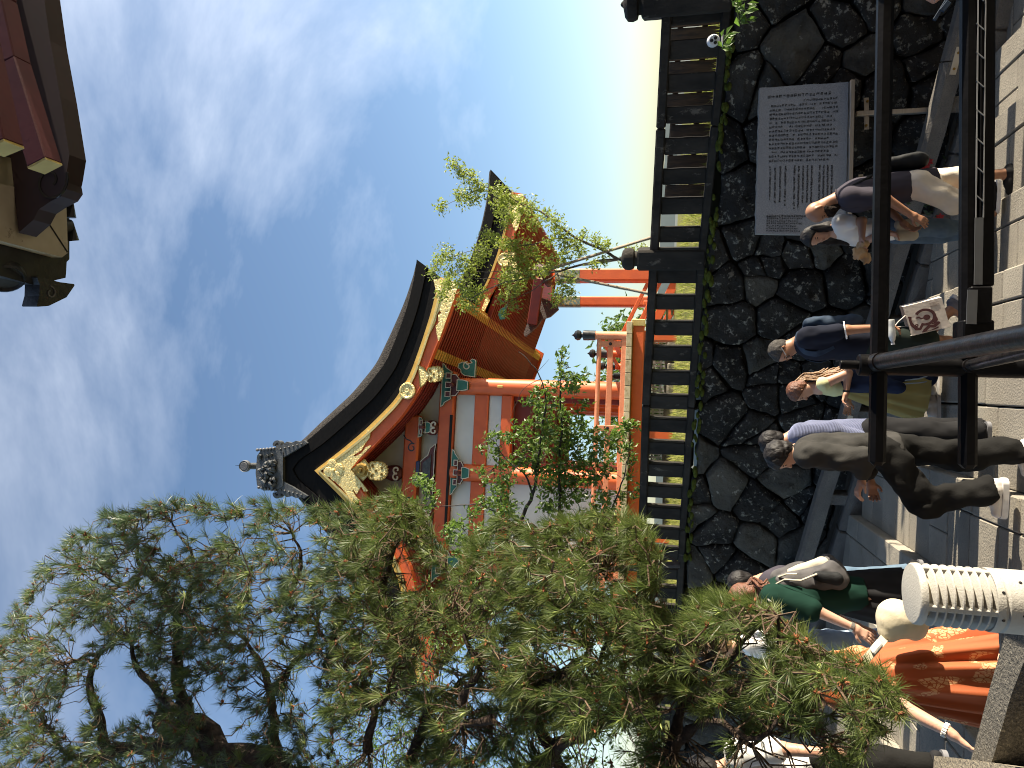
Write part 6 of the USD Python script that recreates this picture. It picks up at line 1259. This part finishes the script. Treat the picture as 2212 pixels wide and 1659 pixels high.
# 3. man in a navy polo with backpack, bottle and tote
d = dof(2122, 745, -1.10); p = lambda X, Y, o=0: P2(X, Y, d + o)
t = person('person in a navy polo and sunglasses carrying a tote bag and a water bottle', (-.78, -.30, -.48), p(1690, 757), p(1722, 742), pair(p(1742, 728, -.18), p(1746, 752, .19)), pair(p(1828, 713, -.26), p(1835, 760, .2)), pair(p(1906, 708, -.26), p(1900, 775, .0)), p(1902, 738), pair(p(2018, 738, -.10), p(2012, 706, .09)), pair(p(2106, 748, -.1), p(2058, 666, .10)), pair(p(2116, 790, -.12), p(2086, 690, .08)), 'skin_tan', 1.06, hands=((unit((.05, -.2, -1)), (-.9, .3, 0), .9), (None, None, .6)), chest=.150, belly=.155, hipr=.135)
shirt(t, 'polo_navy', .80, .03, .024, seed=9); trousers(t, 'shorts_green', (.82, .82), .03, .02, name='shorts', seed=10); shoes(t, 'shoe_grey', 'sole_white', low=True)
e_ = lerp(t.J['sh'][0], t.J['el'][0], .80); ax_ = unit(t.J['el'][0] - t.J['sh'][0]); t.part('sleeve_band', MB().lathe([(.074, -.006), (.080, -.006), (.080, .006), (.074, .006)], e_ + ax_ * .058, ax_, 24), 'top_white')
hair_cap(t, 'hair_grey', vol=.004, front=.04, low=.02)
h, f, r, u = t.J['hd'], t.f, t.r, t.u
gs = t.part('sunglasses', MB().tube([h + r * .082 - f * .01 + u * .012, h + r * .066 + f * .078 + u * .012], .004, 6).tube([h - r * .082 - f * .01 + u * .012, h - r * .066 + f * .078 + u * .012], .004, 6).tube([h + r * .06 + f * .088 + u * .014, h - r * .06 + f * .088 + u * .014], .004, 6), 'steel_strip')
for sg in (1, -1): gs.part('lens', MB().box(h + r * sg * .034 + f * .090 + u * .0, (.052, .005, .038), r, f, u, .002), 'lens_black')
bp = thing('backpack', 'blue backpack worn by the person in the navy polo', 'backpack', p(1760, 700, .1)); b0, b1 = t.chest_p - t.fw * .17 + t.tor * .06, lerp(t.chest_p, t.J['hips'], .62) - t.fw * .17
bp.part('pack', grown([C(b0 + t.side * .06, b1 + t.side * .07, .06, .085, .05, (t.fw, 1.15)), C(b0 - t.side * .06, b1 - t.side * .07, .06, .085, .05, (t.fw, 1.15))], .01, (.03, (10, 10, 10))), 'pack_blue', smooth=True)
for sg in (1, -1): skin_strap(t, [t.J['nk'] - t.fw * .09 + t.side * sg * .10 - t.tor * .02, t.J['nk'] + t.side * sg * .12 + t.tor * .012, t.J['nk'] + t.fw * .12 + t.side * sg * .12 - t.tor * .06, t.chest_p + t.fw * .145 + t.side * sg * .13, t.chest_p + t.fw * .08 + t.side * sg * .175 - t.tor * .14], .055, 'pack_blue', 'strap', bp)
hand = t.J['wr'][0] + np.array([.0, -.02, -.085])
# tote bag: a flattened paper bag hanging from the hand, with a round emblem
q00, q10, q11, q01 = p(1950, 663, -.25), p(2034, 642, -.25), p(2052, 706, -.25), p(1969, 726, -.25)
tote = thing('tote_bag', 'cream paper bag with a round maroon emblem held by the person in navy', 'paper bag', lerp(q00, q11, .5)); off = np.array([.02, .10, 0])
m = MB(); top = [q00, q01]; 
m.add([q00, q10, q11, q01], [[0, 3, 2, 1]]); tp_ = tote.part('front', m, 'tote_cream')
m = MB(); B = [q + off for q in (q00, q10, q11, q01)]; m.add([q00, q10, q11, q01] + B, [[4, 5, 6, 7], [0, 1, 5, 4], [1, 2, 6, 5], [2, 3, 7, 6]]); tote.part('sides', m, 'tote_cream')
ex, ez = q10 - q00, q01 - q00; nrm = unit(np.cross(ex, ez)); nrm = nrm if nrm[1] < 0 else -nrm
def tq2(a, b): return q00 + ex * a + ez * b + nrm * .002
S_ = np.linalg.norm(ex); S2 = np.linalg.norm(ez)
ring = lambda cx_, cy_, r_, w, a0, a1: LineString([(cx_ + r_ * math.cos(a), cy_ + r_ * math.sin(a)) for a in np.linspace(a0, a1, 30)]).buffer(w, cap_style=2)
mono = unary_union([ring(.46, .50, .24, .040, -2.5, 2.2), Point(.50, .52).buffer(.088), LineString([(.43, .52), (.36, .52), (.31, .46), (.25, .46)]).buffer(.022), ring(.44, .52, .37, .045, 2.3, 3.55), LineString([(.10, .62), (.16, .82), (.26, .84), (.33, .74)]).buffer(.035), Point(.20, .70).buffer(.045).difference(Point(.20, .70).buffer(.018)), LineString([(.36, .92), (.5, .82), (.62, .86), (.74, .78)]).buffer(.045), LineString([(.30, .95), (.48, .98), (.70, .92)]).buffer(.02), Point(.62, .74).buffer(.05).difference(Point(.62, .74).buffer(.02)), LineString([(.70, .52), (.72, .66), (.66, .74)]).buffer(.035)])
sc = lambda P: shapely.affinity.scale(P, S_, S2, origin=(0, 0)); UE, VE = unit(ex), unit(ez)
tp_.part('emblem', MB().extrude(sc(mono.intersection(sbox(.05, .05, .97, .97))), .0012, q00 + nrm * .001, UE, VE, nrm), 'print_maroon')
for k in range(4): tp_.part('small_print', MB().extrude(sc(sbox(.66 + .0, .10 + .035 * k, .90 - .06 * (k % 2), .112 + .035 * k)), .001, q00 + nrm * .001, UE, VE, nrm), 'print_grey')
tote.part('handle', MB().tube([lerp(q00, q01, .3), lerp(lerp(q00, q01, .3), hand, .6) + [.01, 0, 0], hand, ], .005, 6), 'tote_cream'); tote.part('handle', MB().tube([lerp(q00, q01, .72) + off, lerp(lerp(q00, q01, .72), hand, .6) + off * .6, hand], .005, 6), 'tote_cream')
wbt = thing('water_bottle', 'clear plastic water bottle held level by the person in the navy polo', 'water bottle', hand); c = p(1926, 712, -.33); ax_ = unit(p(1930, 742, -.33) - p(1926, 700, -.33)); c0 = c - ax_ * .09
wbt.part('bottle', MB().lathe([(0, 0), (.028, .002), (.032, .012), (.031, .05), (.029, .07), (.032, .09), (.032, .14), (.022, .18), (.013, .195), (.013, .205)], c0, ax_, 20), 'bottle_clear', smooth=40); wbt.part('cap', MB().lathe([(.016, .203), (.016, .222), (0, .222)], c0, ax_, 16), 'cap_white')

# 4. long-haired woman in a yellow skirt
d = dof(2032, 885, -.98); p = lambda X, Y, o=0: P2(X, Y, d + o)
t = person('long-haired person in a pale yellow skirt with a navy jacket tied at the waist', (-.86, -.06, -.42), p(1727, 845), p(1764, 838), pair(p(1780, 829, -.16), p(1782, 834, .16)), pair(p(1832, 806, -.20), p(1836, 826, .2)), pair(p(1828, 848, -.20), p(1832, 866, .2)), p(1862, 829), pair(p(1945, 858, -.08), p(1945, 832, .08)), pair(p(2006, 872, -.08), p(2005, 822, .10)), pair(p(2018, 910, -.10), p(2020, 862, .08)), 'skin', .97, hands=((unit((-.75, -.15, .25)), (0, -.4, -1), .8), (None, None, .5)), chest=.10, belly=.088, hipr=.11)
shirt(t, 'cami_yellow', .02, -.05, .010, wr=(.008, (9, 9, 9)), open_neck=.07, name='camisole', seed=11, sl_r=.03); shoes(t, 'shoe_white')
def skirt(t, top, hem, r0, r1, pleats, amp, mname, name='skirt', fl=1.3, ph=0.0, rows_=16, hem_tilt=0, open_=None):
    "pleated cloth from the waist to the hem"
    ax = unit(top - hem); a_ = t.side - ax * (t.side @ ax); a_ = unit(a_); b_ = np.cross(ax, a_); rows = []; n = 96; th = np.linspace(0, 2 * np.pi, n + 1)
    for v in np.linspace(0, 1, rows_):
        rr = lerp(r0, r1, v ** .8); c = lerp(top, hem, v); pl = amp * (.15 + v) * (np.sin(pleats * th + ph + 1.5 * np.sin(2 * th)) * .6 + .4 * np.sin(pleats * 1.7 * th + 2 * v + ph)) * (np.cos(th) * 0 + 1)
        R_ = rr + pl; q = c + (a_ * (np.cos(th) * R_ * fl / 1.15)[:, None] + b_ * (np.sin(th) * R_ / 1.0)[:, None]); q[-1] = q[0]; q = q + hem_tilt * v * np.sin(th * 3)[:, None] * ax * .03; rows.append(q)
    rows_in = [lerp(rw.mean(0), rw, .985) for rw in rows]
    return t.part(name, MB().sheet(rows).sheet([r_[::-1] for r_ in rows_in]).sheet([rows[-1], rows_in[-1]]), mname, smooth=True)
skirt(t, t.J['hips'] + t.tor * .12, p(1992, 856), .125, .26, 9, .022, 'skirt_yellow', fl=1.0)
jk = thing('tied_jacket', 'navy jacket with pale stripes tied round the waist of the long-haired person', 'jacket', t.J['hips']); w0 = t.J['hips'] + t.tor * .12
jk.part('wrap', grown([C(w0 + t.tor * .02, w0 - t.tor * .06, .125, .145, .04, t.flat), C(w0 - t.fw * .06, p(2000, 815, -.05), .13, .11, .06, (t.side, .75)), C(w0 + t.side * .1, p(1940, 838, -.24), .06, .07, .05)], .011, (.05, (9, 9, 3))), 'jacket_navy', smooth=True)
for k in (0, 1): jk.part('sleeve_stripe', MB().tube([p(1955, 822 + 7 * k, -.20), p(1985, 818 + 9 * k, -.19), p(2006, 812 + 12 * k, -.17)], .006, 5), 'stripe_pale')
h, f, r, u = t.J['hd'], t.f, t.r, t.u
hair_cap(t, 'hair_auburn', vol=.010, front=.05, low=.04)
lk = locks(t, None, [h - f * .07 + u * .03, h - f * .11 - u * .10, p(1775, 812, -.10), p(1805, 802, -.10), p(1828, 797, -.10)], 60, .022, 0, 'hair_brown', rh, .016); t.part('hair_clip', MB().ball(h - f * .10 + u * .035, .022, 1, (1, 1, .8)), 'bag_black')
t.part('wristwatch', MB().lathe([(.030, -.010), (.033, -.010), (.033, .010), (.030, .010)], lerp(t.J['el'][0], t.J['wr'][0], .93), t.J['wr'][0] - t.J['el'][0], 16), 'watch_black')

# 5. lavender sweater behind the dark-jacketed man
d = dof(2130, 945, -.86) + .25; p = lambda X, Y, o=0: P2(X, Y, d + o)
t = person('person in a ribbed lavender sweater and black trousers, half hidden behind the dark jacket', (-1, .1, -.2), p(1672, 958), p(1712, 945), pair(p(1728, 938, -.16), p(1730, 942, .18)), pair(p(1800, 930, -.2), p(1805, 945, .22)), pair(p(1860, 945, -.22), p(1865, 962, .2)), p(1886, 934), pair(p(2000, 938, -.09), p(2005, 930, .09)), pair(p(2110, 934, -.09), p(2112, 928, .09)), pair(p(2122, 968, -.09), p(2122, 962, .09)), 'skin', 1.0)
shirt(t, 'knit_lavender', 1.9, .0, .034, name='sweater', seed=13); trousers(t, 'trouser_black', (2.0, 2.0), .03, .03, seed=14); shoes(t, 'shoe_black', 'sole_grey'); hair_cap(t, 'hair_dark', front=.05)

# 6. man in a charcoal jacket stepping up
d = dof(2184, 1085, -.86); p = lambda X, Y, o=0: P2(X, Y, d + o)
t = person('person in a charcoal jacket and wide black trousers stepping up the stone steps', (-.90, -.14, -.36), p(1690, 984), p(1727, 975), pair(p(1752, 984, -.19), p(1752, 968, .2)), pair(p(1862, 990, -.26), p(1868, 985, .24)), pair(p(1864, 1036, -.22), p(1880, 1040, .2)), p(1908, 970), pair(p(1996, 1082, -.11), p(2062, 984, .10)), pair(p(2140, 1058, -.1), p(2204, 972, .10)), pair(p(2164, 1106, -.1), p(2222, 1020, .10)), 'skin', 1.04, hands=((unit((-.8, -.1, .35)), (0, .2, -1), .8), (None, None, .6)), chest=.122, belly=.11, hipr=.12)
shirt(t, 'jacket_charcoal', 1.62, .06, .036, wr=(.05, (10, 10, 6)), name='jacket', seed=15, sl_r=.07); trousers(t, 'trouser_charcoal', (1.93, 1.95), .03, .022, wr=(.05, (9, 9, 6)), seed=16); shoes(t, 'shoe_white', 'sole_white', h=.04)
h, f, r, u = t.J['hd'], t.f, t.r, t.u
hair_cap(t, 'hair_dark', vol=.016, front=.064, low=.03, wr=(.016, (48, 48, 26)))
t.part('wristwatch', MB().lathe([(.030, -.02), (.034, -.02), (.034, .02), (.030, .02)], lerp(t.J['el'][0], t.J['wr'][0], .94), t.J['wr'][0] - t.J['el'][0], 16), 'watch_black')

# 7. green T-shirt and grey backpack
d = 5.75; p = lambda X, Y, o=0: P2(X, Y, d + o)
ft = lambda Y, o=0: np.array([*P2(2100, Y, d + o)[:2], -.70])
t = person('person in a green T-shirt and black skirt with a grey and beige backpack', (-.86, -.05, -.40), p(1612, 1292), p(1652, 1286), pair(p(1672, 1290, -.18), p(1674, 1284, .18)), pair(p(1764, 1320, -.27), p(1770, 1315, .24)), pair(p(1842, 1355, -.30), p(1846, 1352, .22)), p(1836, 1280), pair(p(1965, 1300, -.1), p(1962, 1275, .1)), pair(ft(1290, -.1) + [0, 0, .04], ft(1262, .1) + [0, 0, .04]), pair(ft(1330, -.12) - [0, 0, .0], ft(1302, .08)), 'skin_pale', 1.04, hands=((unit((-.42, -.1, -.85)), (-.6, .7, 0), .35), (None, None, .5)), chest=.135, belly=.14, hipr=.145)
shirt(t, 'tee_green', .86, .04, .034, wr=(.022, (9, 9, 5)), seed=17, sl_r=.072); skirt(t, t.J['hips'] + t.tor * .08, p(1950, 1290), .15, .22, 7, .018, 'trouser_black', fl=1.05); shoes(t, 'shoe_grey')
h, f, r, u = t.J['hd'], t.f, t.r, t.u; hair_cap(t, 'hair_auburn', vol=.012, low=.05); locks(t, None, [h - f * .06, h - f * .10 - u * .10, p(1652, 1272, -.1), p(1668, 1262, -.05)], 34, .022, 0, 'hair_auburn', rh, .012)
t.part('wristwatch', MB().lathe([(.031, -.012), (.035, -.012), (.035, .012), (.031, .012)], lerp(t.J['el'][0], t.J['wr'][0], .97), t.J['wr'][0] - t.J['el'][0], 16), 'metal_watch')
bp = thing('backpack', 'grey and black backpack with beige panels worn over the green T-shirt', 'backpack', p(1740, 1240)); b0, b1 = p(1690, 1254), p(1790, 1240)
pk = bp.part('pack', grown([C(b0 + [0, -.07, 0], b1 + [0, -.09, 0], .07, .115, .05), C(b0 + [0, .07, 0], b1 + [0, .09, 0], .07, .115, .05)], .010, (.04, (11, 11, 8))), 'pack_grey', smooth=True)
pk.part('panel', grown([C(p(1708, 1234, -.05), p(1775, 1218, -.06), .03, .055, .03), C(p(1708, 1234, .07), p(1775, 1218, .08), .03, .055, .03)], .010, (.02, (11, 11, 8))), 'pack_beige', smooth=True)
pk.part('pocket', grown([C(p(1765, 1245, -.19), p(1806, 1250, -.19), .03, .05, .03)], .010, (.02, (11, 11, 8))), 'bag_black', smooth=True)
pk.part('piping', MB().tube([p(1676, 1262, -.13), p(1695, 1252, -.20), p(1730, 1254, -.23), p(1765, 1240, -.22)], .008, 6).tube([p(1682, 1246, -.1), p(1700, 1240, -.16), p(1722, 1240, -.18)], .008, 6), 'pack_beige')
st_ = skin_strap(t, [p(1664, 1262, -.02), p(1655, 1280, -.14), p(1662, 1302, -.26), p(1690, 1318, -.26)], .06, 'bag_black', 'strap', bp)
for o_ in (-.026, .026): skin_strap(t, [p(1664 - o_ * 0, 1262, -.03) + [0, o_, .0], p(1653, 1280, -.15) + [o_ * .6, o_, .006], p(1659, 1303, -.275) + [o_, 0, .004], p(1690, 1321, -.27) + [o_, 0, 0]], .012, 'plastic_white', 'strap_edge', bp)

# 8 and 9. two more walkers in jeans behind
d = 6.35; p = lambda X, Y, o=0: P2(X, Y, d + o); ft = lambda Y, o=0: np.array([*P2(2000, Y, d + o)[:2], -.70])
t = person('person in blue jeans whose bent leg shows between the backpack and the bollard lamp', (-1, 0, -.1), p(1604, 1262, .1), p(1646, 1256, .1), pair(p(1664, 1254, -.08), p(1664, 1258, .26)), pair(p(1735, 1256, -.1), p(1735, 1262, .3)), pair(p(1790, 1264, -.1), p(1790, 1272, .25)), p(1806, 1252, .06), pair(p(1890, 1250, -.05), p(1900, 1252, .15)), pair(p(1965, 1232, -.04), p(1975, 1236, .15)), pair(p(1988, 1256, -.05), p(1995, 1262, .13)), 'skin', .98)
shirt(t, 'tee_grey', .8, .02, .02, seed=18); trousers(t, 'jeans_blue', (1.95, 1.95), .018, .01, seed=19); shoes(t, 'shoe_black', 'sole_grey'); hair_cap(t, 'hair_dark')
d = 6.6; p = lambda X, Y, o=0: P2(X, Y, d + o)
t = person('person in pale washed jeans glimpsed through the pine needles beside the green T-shirt', (-1, .1, -.1), p(1560, 1398), p(1602, 1392), pair(p(1620, 1392, -.17), p(1620, 1396, .17)), pair(p(1688, 1392, -.2), p(1688, 1400, .22)), pair(p(1742, 1404, -.2), p(1744, 1412, .2)), p(1758, 1390), pair(p(1846, 1392, -.09), p(1848, 1384, .09)), pair(p(1930, 1384, -.09), p(1934, 1372, .09)), pair(p(1944, 1412, -.1), p(1946, 1400, .08)), 'skin', .98)
shirt(t, 'top_white', .8, .02, .02, seed=20); trousers(t, 'jeans_pale', (1.95, 1.95), .02, .015, seed=21); shoes(t, 'shoe_white'); hair_cap(t, 'hair_brown')

# 10. woman in the printed orange dress, hand stretched down to the low wall
d = 4.45; p = lambda X, Y, o=0: P2(X, Y, d + o); ft = lambda Y, o=0: np.array([*P2(2150, Y, d + o)[:2], -.72])
t = person('person in a burnt orange dress with pale leaf print reaching a hand down', (-.80, .15, -.35), p(1735, 1512, .0), p(1786, 1482, .02), pair(p(1812, 1500, -.14), p(1808, 1440, .16)), pair(p(1945, 1526, -.30), p(1925, 1412, .2)), pair(p(2048, 1580, -.42), p(2010, 1432, .05)), p(1965, 1440), pair(p(2075, 1450, -.08), p(2075, 1432, .1)), pair(ft(1460, -.05) + [0, 0, .06], ft(1430, .12) + [0, 0, .06]), pair(ft(1500, -.1) + [0, 0, .02], ft(1470, .1) + [0, 0, .02]), 'skin_pale', 1.0, hands=((unit((-.42, -.30, -.66)), (.8, .3, -.45), .12), (None, None, .5)), chest=.125, belly=.12, hipr=.14, face=False)
shirt(t, 'dress_orange', .42, -.16, .024, wr=(.02, (10, 10, 5)), name='dress_bodice', seed=22, sl_r=.075)
skirt(t, lerp(t.J['nk'], t.J['hips'], .62), p(2140, 1452), .150, .275, 12, .040, 'dress_orange', 'dress_skirt', fl=1.12, rows_=26, hem_tilt=1); shoes(t, 'shoe_white')
h, f, r, u = t.J['hd'], t.f, t.r, t.u; hair_cap(t, 'hair_auburn', vol=.014, low=.06, front=.075); locks(t, None, [h - f * .06, h - f * .09 - u * .10, p(1775, 1500, -.06)], 24, .03, 0, 'hair_auburn', rh, .012)
m = MB(); w_ = t.J['wr'][0]; ax_ = unit(w_ - t.J['el'][0]); sx_ = unit(np.cross(ax_, BZ)); sy_ = np.cross(ax_, sx_)
for a in np.linspace(0, 6.28, 15)[:-1]: m.box(w_ - ax_ * .012 + (sx_ * math.cos(a) + sy_ * math.sin(a)) * .033, (.012, .010, .022), sx_ * -math.sin(a) + sy_ * math.cos(a), sx_ * math.cos(a) + sy_ * math.sin(a), ax_, .002)
t.part('wristwatch', m, 'plastic_white')
cb = thing('crossbody_bag', 'cream crescent bag with a cream strap worn across the burnt orange dress', 'bag', p(1940, 1350, -.2)); c0, c1, c2 = p(1918, 1368, -.24), p(1938, 1338, -.22), p(1968, 1344, -.2)
bagm = cb.part('pouch', grown([C(c0, c1, .045, .098, .04), C(c1, c2, .098, .085, .05), C(c2, p(1975, 1362, -.2), .06, .045, .04)], .009, (.010, (12, 12, 12))), 'cream_bag', smooth=True)
skin_strap(t, [c0, p(1905, 1385, -.30), p(1875, 1420, -.34), p(1845, 1448, -.30), p(1812, 1470, -.2), p(1790, 1478, -.1)], .042, 'cream_bag', 'strap', cb)
b_ = p(1893, 1397, -.33); cb.part('buckle', MB().box(b_, (.075, .022, .06), unit(p(1875, 1420, -.34) - p(1905, 1385, -.30)), unit(np.cross(p(1875, 1420, -.34) - p(1905, 1385, -.30), (0, -1, 0))), (0, -1, 0), .006), 'plastic_white')

# 11. white shirt at the left edge, 12. a hand with a navy strap at the right edge
d = 5.0; p = lambda X, Y, o=0: P2(X, Y, d + o)
t = person('person in a white shirt at the left edge, mostly hidden by pine branches', (-.7, .5, -.2), p(1522, 1668), p(1572, 1662), pair(p(1594, 1628, -.15), p(1596, 1698, .15)), pair(p(1690, 1618, -.2), p(1690, 1710, .2)), pair(p(1770, 1625, -.25), p(1770, 1712, .15)), p(1785, 1660), pair(p(1905, 1650, -.09), p(1905, 1680, .09)), pair(p(2010, 1650, -.09), p(2010, 1680, .09)), pair(p(2024, 1682, -.1), p(2024, 1712, .08)), 'skin', 1.04, face=False)
shirt(t, 'top_white', .8, .03, .026, wr=(.03, (9, 9, 6)), seed=24); trousers(t, 'trouser_charcoal', (1.95, 1.95), .02, .01, seed=25); shoes(t, 'shoe_black', 'sole_grey'); hair_cap(t, 'hair_dark'); skin_strap(t, [p(1612, 1602, -.05), p(1585, 1606, -.16), p(1568, 1628, -.22), p(1600, 1650, -.2)], .05, 'bag_black', 'dark_strap')
d = 7.9; p = lambda X, Y, o=0: P2(X, Y, d + o); ft = lambda Y, o=0: np.array([*P2(2200, Y, d + o)[:2], -1.50])
t = person('person at the right edge of whom only a hand and a dark blue strap show', (-1, 0, -.2), p(1780, -70), p(1818, -80), pair(p(1836, -84, -.18), p(1836, -78, .18)), pair(p(1925, -66, -.24), p(1915, -76, .24)), pair(p(2000, -16, -.26), p(1985, -60, .22)), p(1992, -90), pair(p(2095, -80, -.09), p(2095, -90, .09)), pair(ft(-80, -.09) + [0, 0, .09], ft(-92, .09) + [0, 0, .09]), pair(ft(-45, -.09) + [0, 0, .03], ft(-56, .09) + [0, 0, .03]), 'skin_pale', 1.02, hands=((unit((-.75, 0, -.6)), (.5, .2, -.6), .9), (None, None, .5)))
shirt(t, 'jacket_navy', 1.9, .03, .026, seed=26); trousers(t, 'trouser_black', (1.95, 1.95), .02, .01, seed=27); shoes(t, 'shoe_black', 'sole_grey'); hair_cap(t, 'hair_dark')
st_ = single('hand_strap', MB().beam(p(2052, -10, -.3), p(2018, 44, -.3), .022, .035, ch=.004).beam(p(2050, 4, -.33), p(2034, 24, -.33), .02, .05, ch=.004), 'pack_blue', 'dark blue strap hanging from the hand at the right edge above the stone rail', 'strap')
